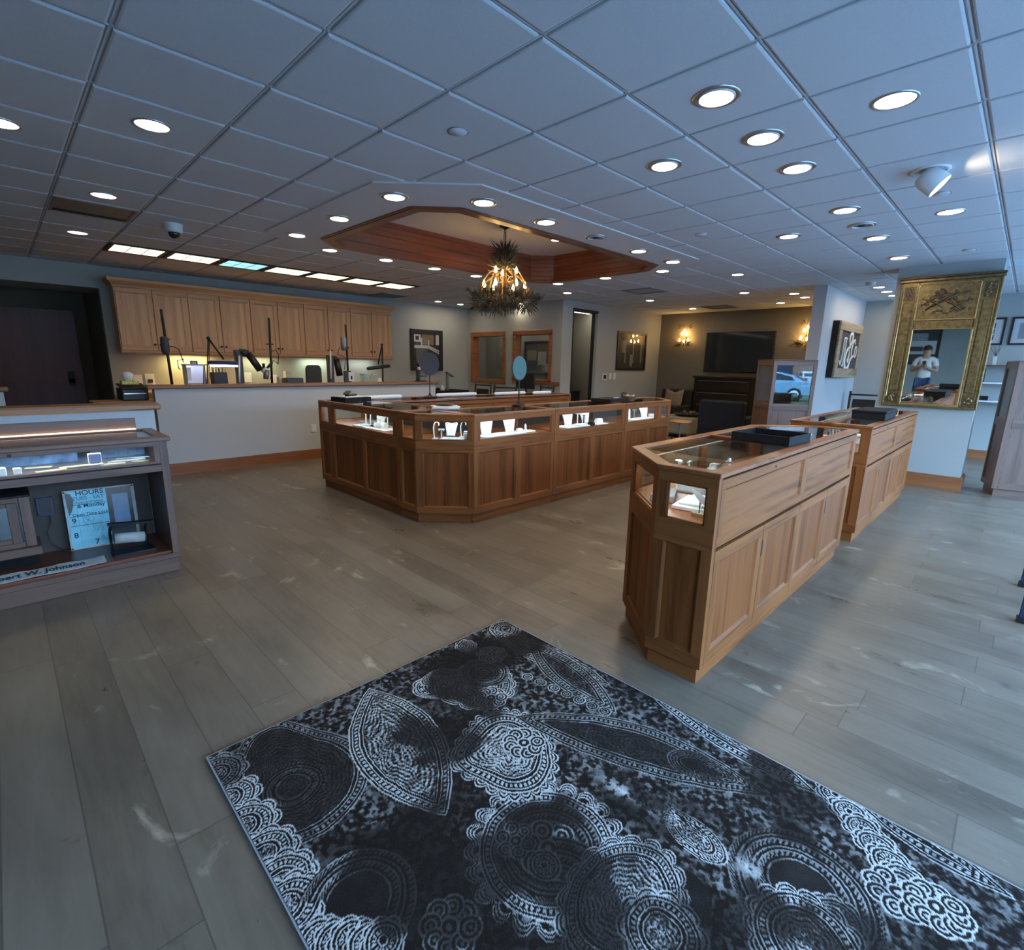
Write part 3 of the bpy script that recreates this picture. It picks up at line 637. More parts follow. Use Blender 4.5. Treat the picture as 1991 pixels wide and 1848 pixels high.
# front units
pad(3.41, 3.56, D, .02, .56, .17, .012, 'long white tray behind the half empty island pane', 1)
bust(3.225, 3.57, D+.0125, -.55, .15, 'left necklace bust in the half empty island pane', .15)
tstand(3.38, 3.69, D, -.4, .15, 'white T-bar stand behind the left bust of the half empty island pane')
bust(3.57, 3.60, D+.0125, -.5, .15, 'right necklace bust in the half empty island pane', .145)
block(3.655, 3.545, D+.0125, -.3, .06, .05, .035, 'low white ring box right of the busts in the half empty island pane')
pad(3.80, 3.58, D, .05, .14, .12, .010, 'small white tray at the right of the half empty island pane', 1)
t = thing('ring_finger', 'white finger-shaped ring holder right of the busts in the half empty island pane', 'jewelry display', (3.765, 3.57, D+.0105), 0, 'ring holders')
MB().lathe([(.022, 0), (.022, .006), (.012, .02), (.011, .05), (.009, .066), (.004, .073), (0, .074)], (0, 0, 0), 'white_leather', 12).build('finger', t, local=True)
MB().lathe([(.0125+.0025*math.cos(a), .03+.0025*math.sin(a)) for a in [q*PI/3 for q in range(7)]], (0, 0, 0), 'silver', 12).build('ring', t, local=True)
pad(4.52, 3.55, D, 0, .42, .18, .014, 'large white tray in the middle island pane', 1)
bust(4.50, 3.60, D+.0145, -.5, .145, 'left necklace bust in the middle island pane', .14)
pad(4.62, 3.51, D+.0145, .1, .18, .07, .014, 'raised white tray in front of the large tray of the middle island pane')
tstand(4.78, 3.69, D, -.4, .13, 'white T-bar stand between the busts of the middle island pane')
tstand(4.80, 3.61, D, -.4, .11, 'dark beaded bracelet stand in the middle island pane', .03, 'earring stands', 'leaf_brown')
bust(4.90, 3.66, D, -.45, .15, 'right necklace bust in the middle island pane', .14)
block(4.80, 3.50, D, -.2, .075, .05, .045, 'black box in the middle island pane', 'black display boxes', 'black_matte')
block(5.00, 3.54, D+.0105, -.2, .085, .06, .055, 'white ring box at the right of the middle island pane')
pad(5.00, 3.54, D, 0, .22, .13, .010, 'white tray at the right of the middle island pane')
bust(5.70, 3.58, D+.0105, -.3, .15, 'left necklace bust in the far island pane, half behind the frame', .13)
tstand(6.03, 3.70, D, -.4, .11, 'brown T-bar stand between the busts of the far island pane', .07, 'earring stands', 'antler')
bust(6.10, 3.58, D+.0105, -.45, .15, 'right necklace bust in the far island pane', .145)
block(6.235, 3.56, D, -.3, .07, .05, .05, 'white cushion right of the busts in the far island pane')
pad(5.92, 3.56, D, 0, .54, .14, .010, 'white tray under the busts of the far island pane', 1)
# nearest counter: seen through its end pane and top
def N2(x, y): return (1200+x/5.53, 800+y/5.53)
t = thing('earring_leaf', 'grey leaf-shaped earring holder on a thin stem behind the square end pane', 'jewelry display', (2.24, .99, D), -PI/2)
MB().box(-.03, .03, -.02, .02, 0, .014, 'barn_wood').build('base', t, local=True); MB().cyl((0, 0, .014), .0025, .055, 'black_metal', 8).build('stem', t, local=True)
mb = MB()
for k in range(8):
    v = k/8; w0 = .030*math.sin(PI*(v*.85+.1)); w1_ = .030*math.sin(PI*((k+1)/8*.85+.1))
    a = Vector((.055-.10*v, .004, .045+.075*v)); c = Vector((.055-.10*(k+1)/8, .004, .045+.075*(k+1)/8)); n_ = Vector((.6, 0, .8))
    mb.slab(a-n_*w0*.5, a+n_*w0*.5, c+n_*w1_*.5, c-n_*w1_*.5, .004, 'grey_suede')
mb.build('leaf', t, local=True)
pad(2.40, 1.06, D, .15, .26, .20, .020, 'stacked white trays behind the leaf-shaped holder of the nearest counter', 1)
pad(2.41, 1.06, D+.0205, .1, .22, .15, .012, 'upper white tray on the stack of the nearest counter', 1)
block(2.68, 1.00, D, .1, .16, .12, .115, 'large white box behind the trays of the nearest counter')
pad(2.42, 1.27, D, .4, .20, .12, .035, 'grey cushion tray by the cut corner of the nearest counter', 1, 'grey trays', 'grey_suede')
pad(2.78, 1.22, D, .1, .34, .22, .012, 'wide grey tray in the left half of the nearest counter', 1, 'grey trays', 'grey_suede')
for k, (x, y, h) in enumerate(((2.62, 1.30, .12), (2.76, 1.36, .14), (2.92, 1.38, .12))):
    tstand(x, y, D+(.0005 if k == 0 else .0005), .2, h, '%s white T-bar stand from the left along the back of the nearest counter' % ORD[k])
block(3.04, 1.30, D, .2, .08, .06, .07, 'white ring box right of the T-bars in the nearest counter')
block(3.18, 1.33, D, -.1, .07, .06, .08, 'white ring box furthest right in the left half of the nearest counter')
bust(2.98, .985, D, 2.9, .12, 'white necklace bust by the staff side of the nearest counter', .11)
bust(3.2, .99, D, 2.9, .11, 'second white necklace bust by the staff side of the nearest counter, nearer the bar', .10)
p = atZ(*N2(1090, 600), 1.0185); t = thing('pearl_ring', 'small pale ring lying on the glass near the corner of the nearest counter', 'ring', (2.43, .955, 1.0145))
MB().lathe([(.011+.003*math.cos(a), .003+.003*math.sin(a)) for a in [q*PI/4 for q in range(9)]], (0, 0, 0), 'silver', 14).build('band', t, local=True); MB().ball((.010, 0, .010), .008, 'white_leather', 10).build('pearl', t, local=True)
for k, (x, y) in enumerate(((3.6, 1.25), (3.9, 1.2), (4.2, 1.15))): pad(x, y, D, .1, .22, .2, .014, '%s white tray from the bar in the far half of the nearest counter' % ORD[k], 1)
for k, (x, y) in enumerate(((5.35, 1.2), (5.8, 1.15), (6.4, 1.2))): pad(x, y, D, .1, .3, .24, .014, '%s white tray from the near end inside the second counter' % ORD[k], 1)
bust(5.2, 1.2, D, -1.2, .14, 'white necklace bust in the end of the second counter', .12)
for k, (x, y) in enumerate(((2.80, 4.75), (2.95, 5.2))): pad(x, y, D, W_, .3, .22, .012, '%s grey tray from the near end deep inside the island left side' % ORD[k], 0, 'grey trays', 'grey_suede')

# ------------------------------------------------------------------ things on the counters
def tray(label, x, y, z, rot, sx, sy, h, mat='black_matte', name='sorting_tray', cat='tray'):
    t = thing(name, label, cat, (x, y, z), rot)
    MB().box(-sx/2, sx/2, -sy/2, sy/2, 0, .006, mat).build('tray_floor', t, local=True)
    mb = MB(); o = [(-sx/2, -sy/2), (sx/2, -sy/2), (sx/2, sy/2), (-sx/2, sy/2)]; mb.ring(o, inset(o, .010), 0, h, mat); mb.build('rim', t, local=True, bevel=.002)
    return t
tray('open black tray on the glass of the counter nearest the rug', 3.33, 1.07, 1.019, -.06, .33, .34, .055)
t = thing('white_tag', 'small white tag lying in the open black tray', 'tag', (3.30, 1.07, 1.0255)); MB().box(-.02, .02, -.012, .012, 0, .012, 'paper').build('tag_card', t, local=True)
t = thing('black_case', 'black lidded box on the glass of the second counter', 'box', (5.93, 1.0, 1.011), 0.02)
MB().box(-.30, .30, -.13, .13, 0, .062, 'black_matte').build('body', t, local=True, bevel=.004); MB().box(-.305, .305, -.135, .135, .063, .085, 'black_matte').build('lid', t, local=True, bevel=.004)
p = atZ(664, 778, 1.012); t = thing('black_tray', 'black tray with papers at the left corner of the island', 'tray', (2.80, 5.38, 1.011), .1)
MB().box(-.17, .17, -.14, .14, 0, .048, 'black_matte').build('tray_body', t, local=True, bevel=.003)
t = thing('paper_stack', 'white paper on the black tray at the left island corner', 'paper', (2.80, 5.38, 1.0595), .15); MB().box(-.14, .14, -.10, .10, 0, .008, 'paper').build('sheets', t, local=True)
t = thing('desk_phone', 'dark cordless handset lying on the papers at the left island corner', 'phone', (2.80, 5.38, 1.068), .6)
MB().box(-.10, .10, -.028, .028, 0, .022, 'black_plastic').build('handset', t, local=True, bevel=.008); MB().slab((-.12, -.03, .02), (-.05, -.03, .05), (-.05, .03, .05), (-.12, .03, .02), .012, 'black_plastic').build('earpiece', t, local=True)
p = atZ(865, 796, 1.012)
for k in range(3):
    t = thing('magazine', ['lowest grey folder on the island corner by the mirrors', 'middle white booklet on the island corner by the mirrors', 'top white booklet under the dark dish on the island corner'][k], 'booklet', (p.x+.03, p.y+.03, 1.011+.0105*k), -.7+.12*k)
    MB().box(-.13, .13, -.09, .09, 0, .0095, ('grey_suede', 'paper', 'paper')[k]).build('pages', t, local=True)
t = thing('dark_dish', 'shallow dark dish on the white booklets of the island', 'dish', (p.x+.04, p.y+.05, 1.0432)); MB().lathe([(0, 0), (.05, 0), (.085, .012), (.09, .02), (.082, .018), (.05, .006), (0, .006)], (0, 0, 0), 'leaf_brown', 20).build('dish', t, local=True)
p = atZ(1150, 779, 1.012); t = thing('black_box', 'flat black box with a pen on the middle of the island front', 'box', (5.5, 3.75, 1.011), .1)
MB().box(-.22, .22, -.14, .14, 0, .040, 'black_matte').build('body', t, local=True, bevel=.004)
t = thing('pen', 'white pen on the flat black box of the island front', 'pen', (5.58, 3.70, 1.0515), .15); MB().tube([(-.07, 0, .005), (.07, 0, .005)], .005, 'paper', 8).build('barrel', t, local=True)
t = thing('candy_bowl', 'dark bowl of wrapped candy on the island front', 'bowl', (5.84, 3.66, 1.011)); MB().lathe([(0, 0), (.05, 0), (.085, .03), (.10, .065), (.094, .065), (.075, .03), (.04, .01), (0, .01)], (0, 0, 0), 'leaf_brown', 20).build('bowl', t, local=True)
rnd = random.Random(4)
for k in range(12):
    a = k*2.4; q = .02+.012*(k % 4)
    t = thing('candy', 'wrapped cream candy heaped in the dark bowl', 'candy', (5.84+q*math.cos(a), 3.66+q*math.sin(a), 1.035+.012*(k//3)), a, 'wrapped candy in the bowl'); MB().ball((0, 0, .010), .016, 'cream_tag', 8, sy=.7, sz=.6).build('sweet', t, local=True)
t = thing('phone_holder', 'dark oval lid standing behind the candy bowl', 'lid', (5.98, 3.84, 1.011), .4); MB().lathe([(0, 0), (.05, .003), (.055, .01), (0, .012)], (0, 0, .05), 'black_plastic', 16, ax=(-.7, -.6, .4)).build('lid', t, local=True)

for k, (a, c, yy, lb) in enumerate(((703, 781, 773, 'first bar from the left modelling a white reflection on the rear island glass'), (848, 926, 768, 'second bar from the left modelling a white reflection on the rear island glass'), (961, 1021, 765.5, 'third bar from the left modelling a white reflection on the rear island glass'), (1036, 1071, 764.5, 'fourth bar from the left modelling a white reflection on the rear island glass'))):
    p0, p1 = atZ(a, yy+.6, 1.03), atZ(c, yy-.6, 1.03); y_ = min(5.60, max(5.24, (p0.y+p1.y)/2)); p0, p1 = atY(a, yy, y_), atY(c, yy, y_); t = thing('reflection_bar', lb, 'reflection bar', ((p0.x+p1.x)/2, y_, 1.0105), 0, 'white reflection bars'); h_ = (p1.x-p0.x)/2
    MB().tube([(-h_, 0, .024), (-h_+.02, 0, .024), (h_-.02, 0, .024), (h_, 0, .024)], [.012, .0235, .0235, .012], 'white_leather', 12).build('roll', t, local=True)  # solid white bars put in for bright reflections on the glass

def oval_mirror(label, x, y, zb, zc, rx, rz, ang, tilt, face_first):
    t = thing('oval_mirror', label, 'mirror', (x, y, zb), ang)
    MB().lathe([(0, 0), (.075, 0), (.078, .006), (.060, .014), (.022, .026), (.010, .05), (.009, .06)], (0, 0, 0), 'black_metal', 20).build('base', t, local=True)
    MB().tube([(0, 0, .05), (0, 0, zc-zb-rz*.6)], .007, 'black_metal', 8).build('pole', t, local=True)
    def disc(y0, y1, k, mat):
        mb = MB(); n = 36; ct, st = math.cos(tilt), math.sin(tilt); vs = []
        for yy in (y0, y1):
            for i in range(n):
                a = 2*PI*i/n; px_, pz = k*rx*math.cos(a), k*rz*math.sin(a); vs.append((px_, yy*ct-pz*st, zc-zb+pz*ct+yy*st))
        mb.add(vs, [tuple(range(n-1, -1, -1)), tuple(range(n, 2*n))]+[(i, (i+1) % n, n+(i+1) % n, n+i) for i in range(n)], mat); return mb
    disc(-.002, .014, 1.0, 'leather_cap').build('back', t, local=True); disc(-.006, -.0021, .93, 'cyan_reflection_mirror' if face_first else 'mirror_glass').build('glass', t, local=True)
    disc(-.005, -.0021, 1.0, 'black_metal')
    return t
p = atZ(836, 773, 1.01)
oval_mirror('oval table mirror showing its dark back, on the rear cases of the island', p.x, max(p.y, 5.25), 1.011, 1.435, .125, .145, PI/2+.9, .12, False)
p = atZ(1006, 788, 1.01)
oval_mirror('oval table mirror with a bright bluish reflection, on the island front cases', p.x, p.y-.02, 1.011, 1.412, .085, .135, -.45, -.05, True)

def text_on(body, size, parent, mat, p, u, v, align='LEFT', sx=1.0, extrude=.0008, name='lettering', shear=0.0):
    u = Vector(u).normalized(); v = Vector(v); v = (v-u*u.dot(v)).normalized(); n = u.cross(v)
    cu = bpy.data.curves.new(name, 'FONT'); cu.body = body; cu.size = size; cu.extrude = extrude; cu.align_x = align; cu.shear = shear; cu.offset = size*.012
    cu.resolution_u = 3; cu.materials.append(MATS[mat]); o = bpy.data.objects.new(name, cu); C.objects.link(o); o.parent = parent
    q = Vector(p)-world_loc(parent)
    me = bpy.data.meshes.new_from_object(o.evaluated_get(bpy.context.evaluated_depsgraph_get())); bpy.data.objects.remove(o)
    M4 = Matrix(((u.x*sx, v.x, n.x, q.x), (u.y*sx, v.y, n.y, q.y), (u.z*sx, v.z, n.z, q.z), (0, 0, 0, 1))); me.transform(M4)
    o = bpy.data.objects.new(name, me); C.objects.link(o); o.parent = parent
    return o

# ------------------------------------------------------------------ low display case at the left
t = thing('low_display_case', 'mauve-brown low display case against the left half wall, open bay below a glazed shelf', 'display case', (-.3, 4.2, 0))
LX0, LX1, LY0, LY1 = -1.45, .735, 3.975, 4.522
MB().box(LX0, LX1-.01, LY0+.015, LY1, 0, .10, 'mauve_h').box(LX0, LX1, LY0, LY1, .10, .135, 'mauve_h').build('plinth', t, bevel=.003)
MB().box(LX0, LX1-.045, LY0+.03, LY1-.02, .135, .150, 'cherry_h').build('bay_floor', t)
MB().box(LX0, LX1-.05, LY1-.02, LY1, .135, .94, 'bay_back').build('back_panel', t)
MB().box(LX1-.045, LX1, LY0, LY1, .135, .915, 'mauve_v').build('end_panel', t, bevel=.002)
MB().box(LX0, LX1-.045, LY0, LY1-.02, .715, .775, 'mauve_h').box(LX0, LX1-.045, LY0, LY0+.03, .775, .782, 'mauve_h').build('deck', t)
ld = bpy.data.lights.new('shelf_led', 'AREA'); ld.shape = 'RECTANGLE'; ld.size = 1.9; ld.size_y = .02; ld.energy = 2.6; ld.color = (1, .92, .74); lo = bpy.data.objects.new('shelf_led', ld); C.objects.link(lo); lo.parent = t; lo.location = (-.05, -.16, .912)
MB().box(LX0, LX1-.045, LY0, LY0+.025, .885, .915, 'mauve_h').box(LX1-.075, LX1-.045, LY0, LY0+.02, .782, .885, 'mauve_v').box(LX0, LX1-.045, LY0-.004, LY0+.02, .760, .768, 'groove').build('window_frame', t)
MB().box(LX0, LX1-.075, LY0+.012, LY0+.016, .782, .885, 'case_glass').build('glass_pane', t)
MB().box(LX0, LX1-.05, LY1-.022, LY1-.0205, .776, .90, 'groove').build('inner_back', t)
tf = MB(); o = [(LX0, LY0-.02), (LX1+.02, LY0-.02), (LX1+.02, LY1), (LX0, LY1)]; tf.ring(o, inset(o, .075), .915, .945, 'mauve_h'); tf.build('top_frame', t, bevel=.006)
MB().box(LX0+.06, LX1-.05, LY0+.05, LY1-.07, .932, .937, 'top_glass').build('glass_top', t)
MB().box(LX0, .66, LY1-.012, LY1+.01, .946, 1.025, 'mauve_h').build('back_rail', t)
MB().box(LX0, .655, LY1-.03, LY1-.014, .9465, .950, 'led_warm').build('led_strip', t)
MB().cyl((LX1-.75, LY0-.004, .899), .009, .006, 'black_metal', 12, ax=(0, -1, 0)).build('lock', t)
def lay(name, label, cat, x, y, z, sx, sy, sz, mat, rot=0, group=None, part='body'):
    q = thing(name, label, cat, (x, y, z), rot, group); MB().box(-sx/2, sx/2, -sy/2, sy/2, 0, sz, mat).build(part, q, local=True, bevel=min(sz, sx)*.1); return q
# behind the narrow pane
lay('blue_panel', 'blue reflective panel standing at the left behind the narrow pane of the low case', 'panel', .02, 4.33, .7755, .56, .012, .115, 'blue_film', 0, 'blue panels')
lay('blue_panel', 'blue reflective panel standing at the right behind the narrow pane of the low case', 'panel', .52, 4.36, .7755, .30, .012, .115, 'blue_film', 0, 'blue panels')
q = lay('ring_case', 'navy velvet ring box with a white border standing open behind the narrow pane', 'ring box', 0.365, 4.09, .792, .060, .02, .058, 'velvet_blue', .05)
MB().box(-.034, .034, .0105, .014, -.004, .064, 'paper').build('border', q, local=True)
names = ['%s cream price tag strip from the left behind the narrow pane of the low case' % ORD[k] for k in range(7)]
for k, (x, y, w) in enumerate(((.15, 4.06, .14), (.25, 4.10, .12), (.33, 4.07, .14), (.45, 4.08, .13), (.50, 4.15, .10), (.10, 4.16, .12), (.60, 4.10, .09))):
    lay('price_tag', names[k], 'tag', x, y, .7755+.0052*(k % 3), w, .04, .005, 'cream_tag', .2-.1*k, 'cream tag strips', 'card')
lay('silver_knife', 'silver knife with a pale handle lying at the right behind the narrow pane', 'knife', .52, 4.055, .7912, .20, .018, .008, 'acrylic', .06)
lay('silver_scissors', 'silver tool lying crossed over the knife behind the narrow pane', 'tool', .56, 4.10, .8002, .18, .012, .006, 'silver', -.12)
lay('white_cube', 'small white cube box near the left edge behind the narrow pane', 'box', .005, 4.06, .7755, .035, .03, .038, 'paper', .1)
lay('white_block', 'taller white block at the very left edge behind the narrow pane', 'box', -.065, 4.05, .7755, .05, .04, .05, 'white_leather', .1)
# enamel sign leaning in the open bay, window reflection painted into its two halves
def S2p(x, y, Y): return atY(x/4.107, 750+y/4.107, Y)
BL = Vector((.192, 4.43, .151))
u_ = Vector((1, 0.0, -.012)).normalized(); v_ = Vector((0, .10, 1)); v_ = (v_-u_*u_.dot(v_)).normalized()
SW, SH = .392, .412; n_ = u_.cross(v_)
t = thing('hours_sign', 'old enamel hours sign, reflections painted as blue and dark halves, leaning in the open bay', 'sign', BL)
def SP(a, c, k=0.0): return BL+u_*(a*SW)+v_*(c*SH)+n_*k
def patch(a0, a1, c0, c1, k0, th, mat): return MB().slab(SP(a0, c0, k0), SP(a1, c0, k0), SP(a1, c1, k0), SP(a0, c1, k0), th, mat)
patch(0, 1, 0, 1, 0, .010, 'aged_white').build('plate', t, bevel=.001)
patch(.03, .585, .03, .975, .0101, .001, 'cyan_card_and_reflection').build('bright_reflection', t)
patch(.585, .95, .03, .975, .0101, .001, 'dark_fill_and_reflection').build('dark_reflection', t)
patch(.66, .89, .30, .86, .0112, .001, 'reflection_blue').build('window_reflection', t)
mb = MB(); pts = [(0.0, .97), (.10, .985), (.13, .93), (.135, .80), (.09, .66), (.055, .60), (.03, .58)]
mb.add([SP(a, c, .0125) for a, c in [(.03, .97), (.10, .94), (.135, .84), (.12, .74), (.085, .64), (.045, .58)]], [tuple(range(5, -1, -1))], 'dark_fill_and_reflection'); mb.build('chipped_patch', t)
for body, sz, a, c, mt in (('HOURS', .052, .36, .905, 'ink'), ('TUES - SAT', .040, .335, .825, 'ink_pale'), ('Appointments', .030, .34, .765, 'ink_pale'), ('& Monday', .042, .36, .695, 'ink'), ('Open Time Lock', .032, .335, .56, 'ink'), ('9', .058, .10, .445, 'ink'), ('8', .058, .10, .20, 'ink'), ('7', .058, .37, .05, 'ink')):
    text_on(body, sz*SH/.47, t, mt, SP(a, c, .0118), u_, v_, 'CENTER')
mb = MB()
for c in (.55, .395, .745): mb.slab(SP(.05, c, .0113), SP(.575, c, .0113), SP(.575, c+.008, .0113), SP(.05, c+.008, .0113), .0006, 'ink')
for a, c0, c1 in ((.16, .40, .72), (.16, .10, .36)): mb.slab(SP(a, c0, .0113), SP(a+.004, c0, .0113), SP(a+.004, c1, .0113), SP(a, c1, .0113), .0006, 'ink_pale')
mb.build('ruled_lines', t)
mb = MB(); rnd = random.Random(12)
for k in range(9):
    a, c = rnd.uniform(.25, .5), rnd.uniform(.05, .5); pp = [SP(a, c, .0115)]
    for q in range(6): a += rnd.uniform(-.03, .04); c += rnd.uniform(.01, .05); pp.append(SP(min(a, .57), min(c, .53), .0115))
    mb.tube(pp, .0012, 'ink_pale', 4)
mb.build('cracks', t)
mb = MB()
for a, c in ((.02, .975), (.97, .975), (.02, .025), (.97, .03)): mb.cyl(SP(a, c, .010), .006, .003, 'charcoal', 10, ax=n_)
mb.build('screws', t)
# paper roll cutter
t = thing('paper_roll_cutter', 'black iron paper cutter holding a pale paper roll in the open bay', 'paper cutter', (.49, 4.16, .1505))
for s in (-.098, .098): MB().tube([(.487+s, 4.10, .156), (.487+s, 4.20, .158), (.487+s, 4.20, .30), (.487+s, 4.12, .352)], .009, 'black_metal', 8).build('side_bracket', t)
MB().slab((.375, 4.10, .366), (.625, 4.10, .342), (.625, 4.13, .345), (.375, 4.13, .369), .014, 'black_metal').build('cutter_bar', t)
mb = MB(); mb.lathe([(.010, 0), (.036, 0), (.036, .165), (.010, .165)], (.404, 4.15, .262), 'aged_white', 20, ax=(1, 0, -.12)); mb.build('paper_roll', t)
MB().box(.385, .615, 4.09, 4.22, .1505, .162, 'black_metal').build('base', t)
# small glass-front wooden cabinet at the left
t = thing('wooden_cabinet', 'small old wooden cabinet with a glass front in the open bay', 'cabinet', (-.24, 4.35, .1505))
MB().box(-.62, .03, 4.27, 4.49, .1505, .224, 'black_matte').build('base', t)  # black base put in for the dark shadow gap under the plinth
MB().box(-.62, .052, 4.23, 4.49, .2245, .278, 'mauve_h').build('plinth', t, bevel=.004)
MB().box(-.60, .03, 4.29, 4.49, .278, .60, 'dark_fill_and_reflection').build('carcass', t)
mb = MB().box(-.018, .034, 4.262, 4.29, .278, .60, 'mauve_v').box(-.6, -.018, 4.262, 4.29, .278, .315, 'mauve_h').box(-.6, -.018, 4.262, 4.29, .56, .60, 'mauve_h').box(-.075, -.028, 4.245, 4.262, .312, .57, 'mauve_v').box(-.6, -.075, 4.245, 4.262, .312, .345, 'mauve_h').box(-.6, -.075, 4.245, 4.262, .545, .57, 'mauve_h')
mb.build('door_frame', t, bevel=.003); MB().box(-.6, -.075, 4.252, 4.256, .345, .545, 'front_glass').build('glass_pane', t)
MB().box(-.62, .04, 4.235, 4.49, .60, .618, 'dark_wood').build('top', t, bevel=.006)
MB().slab((-.60, 4.26, .619), (.02, 4.26, .619), (-.05, 4.46, .665), (-.6, 4.46, .665), .004, 'black_matte').build('black_cloth', t)
t = thing('switch_plaque', 'small navy plaque with a cord on the back of the open bay', 'plaque', (.10, 4.49, .44)); MB().box(.062, .148, 4.487, 4.501, .405, .53, 'navy_plaque').build('plate', t, bevel=.002); MB().box(.075, .135, 4.483, 4.487, .42, .515, 'black_plastic').build('face', t)
MB().tube([(.118, 4.48, .405), (.118, 4.47, .36), (.09, 4.46, .30), (.10, 4.45, .22), (.14, 4.44, .175), (.19, 4.40, .156)], .003, 'black_plastic', 6).build('cord', t)
# torn paper banner lying at the front of the bay
t = thing('torn_banner', 'torn strip of old white sign lettered in black, lying in the open bay', 'sign', (-.05, 4.03, .1515))
mb = MB(); n = 26; rnd = random.Random(3); top = []; bot = []
for k in range(n+1):
    x = -.62+.955*k/n; top.append((x, 4.115+rnd.uniform(-.006, .006), .168+.003*math.sin(k))); bot.append((x, 4.012+rnd.uniform(-.004, .004), .1535+.002*math.sin(k*.8)))
for k in range(n): mb.slab(bot[k], bot[k+1], top[k+1], top[k], .003, 'aged_white')
mb.build('strip', t); text_on('Robert W. Johnson', .075, t, 'ink', (.0, 4.036, .1635), (1, 0, 0), (0, 1, .145), 'CENTER', sx=.78, extrude=.0006)

# ------------------------------------------------------------------ wall cabinets of the workshop
KX0, KX1, KZ0, KZ1 = 1.335, 5.86, 1.515, 2.44; KY = YN-.345
pw = (KX1-KX0)/5
wn = ['leftmost wall cabinet over the workbench', 'second wall cabinet from the left over the workbench', 'middle wall cabinet over the workbench', 'fourth wall cabinet from the left over the workbench', 'rightmost wall cabinet over the workbench']
for k in range(5):
    xa = KX0+k*pw; t = thing('wall_cabinet', 'maple '+wn[k]+', two panel doors and dark knobs', 'cabinet', (xa+pw/2, KY+.1, KZ0), 0, 'maple wall cabinets')
    MB().box(xa, xa+pw, KY+.022, YN-.002, KZ0+.02, KZ1, 'maple_v').build('carcass', t)
    for q in range(2):
        a, c = xa+.012+q*(pw/2-.006), xa+pw/2-.004+q*(pw/2-.008); z0, z1 = KZ0+.035, KZ1-.012; dm = MB(); P = (a, KY); w = c-a
        dm.box(a, c, KY, KY+.02, z0, z0+.065, 'maple_h').box(a, c, KY, KY+.02, z1-.065, z1, 'maple_h').box(a, a+.06, KY, KY+.02, z0+.065, z1-.065, 'maple_v').box(c-.06, c, KY, KY+.02, z0+.065, z1-.065, 'maple_v')
        dm.box(a+.055, c-.055, KY+.010, KY+.018, z0+.06, z1-.06, 'maple_v')
        for b in ((a+.058, a+.072, z0+.063, z1-.063), (c-.072, c-.058, z0+.063, z1-.063), (a+.06, c-.06, z0+.063, z0+.075), (a+.06, c-.06, z1-.075, z1-.063)): dm.box(b[0], b[1], KY+.004, KY+.016, b[2], b[3], 'maple_h')
        d = dm.build('door', t, bevel=.003); kx = c-.03 if q == 0 else a+.03
        MB().lathe([(0, 0), (.006, 0), (.006, .014), (.016, .016), (.016, .026), (0, .028)], (kx, KY, z0+.09), 'black_metal', 12, ax=(0, -1, 0)).build('knob', d)
mb = MB().box(KX0-.005, KX1+.005, KY-.006, KY+.03, KZ0, KZ0+.030, 'maple_h').box(KX0-.005, KX1+.005, KY-.012, KY+.02, KZ0-.018, KZ0+.006, 'cap_oak')
tag(mb.build('light_rail', bevel=.004), 'maple rail along the underside of the wall cabinets', 'moulding')
mb = MB(); prof = [(0, 0), (.010, 0), (.014, .02), (.03, .045), (.06, .075), (.065, .10), (.065, .115), (0, .115)]
def crown(x0, x1, y, z):
    vs = []; n = len(prof)
    for (xx, yy) in ((x0, y), (x1, y)):
        for p, h in prof: vs.append((xx+(-p if xx == x0 else p), yy-p, z+h))
    mb.add(vs, [(i, i+1, n+i+1, n+i) for i in range(n-1)], 'maple_h')
    for xx, s in ((x0, -1), (x1, 1)):
        vs = [];
        for yy, k in ((y, 1), (YN-.002, 0)):
            for p, h in prof: vs.append((xx+s*p, yy-p*k, z+h))
        f = [(i, i+1, n+i+1, n+i) for i in range(n-1)]; mb.add(vs, [tuple(reversed(q)) for q in f] if s > 0 else f, 'maple_h')
crown(KX0-.003, KX1+.003, KY, KZ1-.005); mb.box(KX0-.06, KX1+.06, KY-.06, YN-.002, KZ1+.108, KZ1+.112, 'maple_h')
tag(mb.build('crown_molding'), 'maple crown moulding along the top of the wall cabinets', 'moulding')
# workbench and under-cabinet lamps
t = thing('workbench', 'long workbench behind the half wall under the wall cabinets', 'workbench', (3.4, 8.0, 0))
MB().box(.75, 5.34, LW+.145, 8.08, .885, .925, 'maple_h').build('worktop', t); MB().box(1.40, 5.30, 7.70, 8.05, .0, .885, 'maple_v').build('base_cabinet', t)
t = thing('back_counter', 'back counter along the workshop wall', 'counter', (3.6, 9.45, 0)); MB().box(1.3, 6.0, 9.15, 9.745, .90, .94, 'maple_h').build('worktop', t); MB().box(1.35, 5.95, 9.2, 9.74, 0, .90, 'maple_v').build('base_cabinet', t)
for k, (x, col, e) in enumerate(((2.25, (1.0, .74, .26), 6), (3.3, (.95, .95, .55), 2.2), (4.35, (.80, 1.0, .72), 2.6), (5.3, (.9, 1.0, .9), 1.2))):
    t = thing('cabinet_light', 'slim light under the %s part of the wall cabinets' % ('left', 'centre left', 'centre right', 'right')[k], 'light', (x, YN-.14, KZ0-.02), 0, 'under-cabinet lights')
    MB().box(-.25, .25, -.04, .04, .003, .018, 'white_plastic').build('housing', t, local=True)
    ld = bpy.data.lights.new('cabinet_lamp', 'AREA'); ld.shape = 'RECTANGLE'; ld.size = .5; ld.size_y = .06; ld.energy = e; ld.color = col
    lo = bpy.data.objects.new('cabinet_lamp', ld); C.objects.link(lo); lo.parent = t; lo.location = (0, 0, 0)

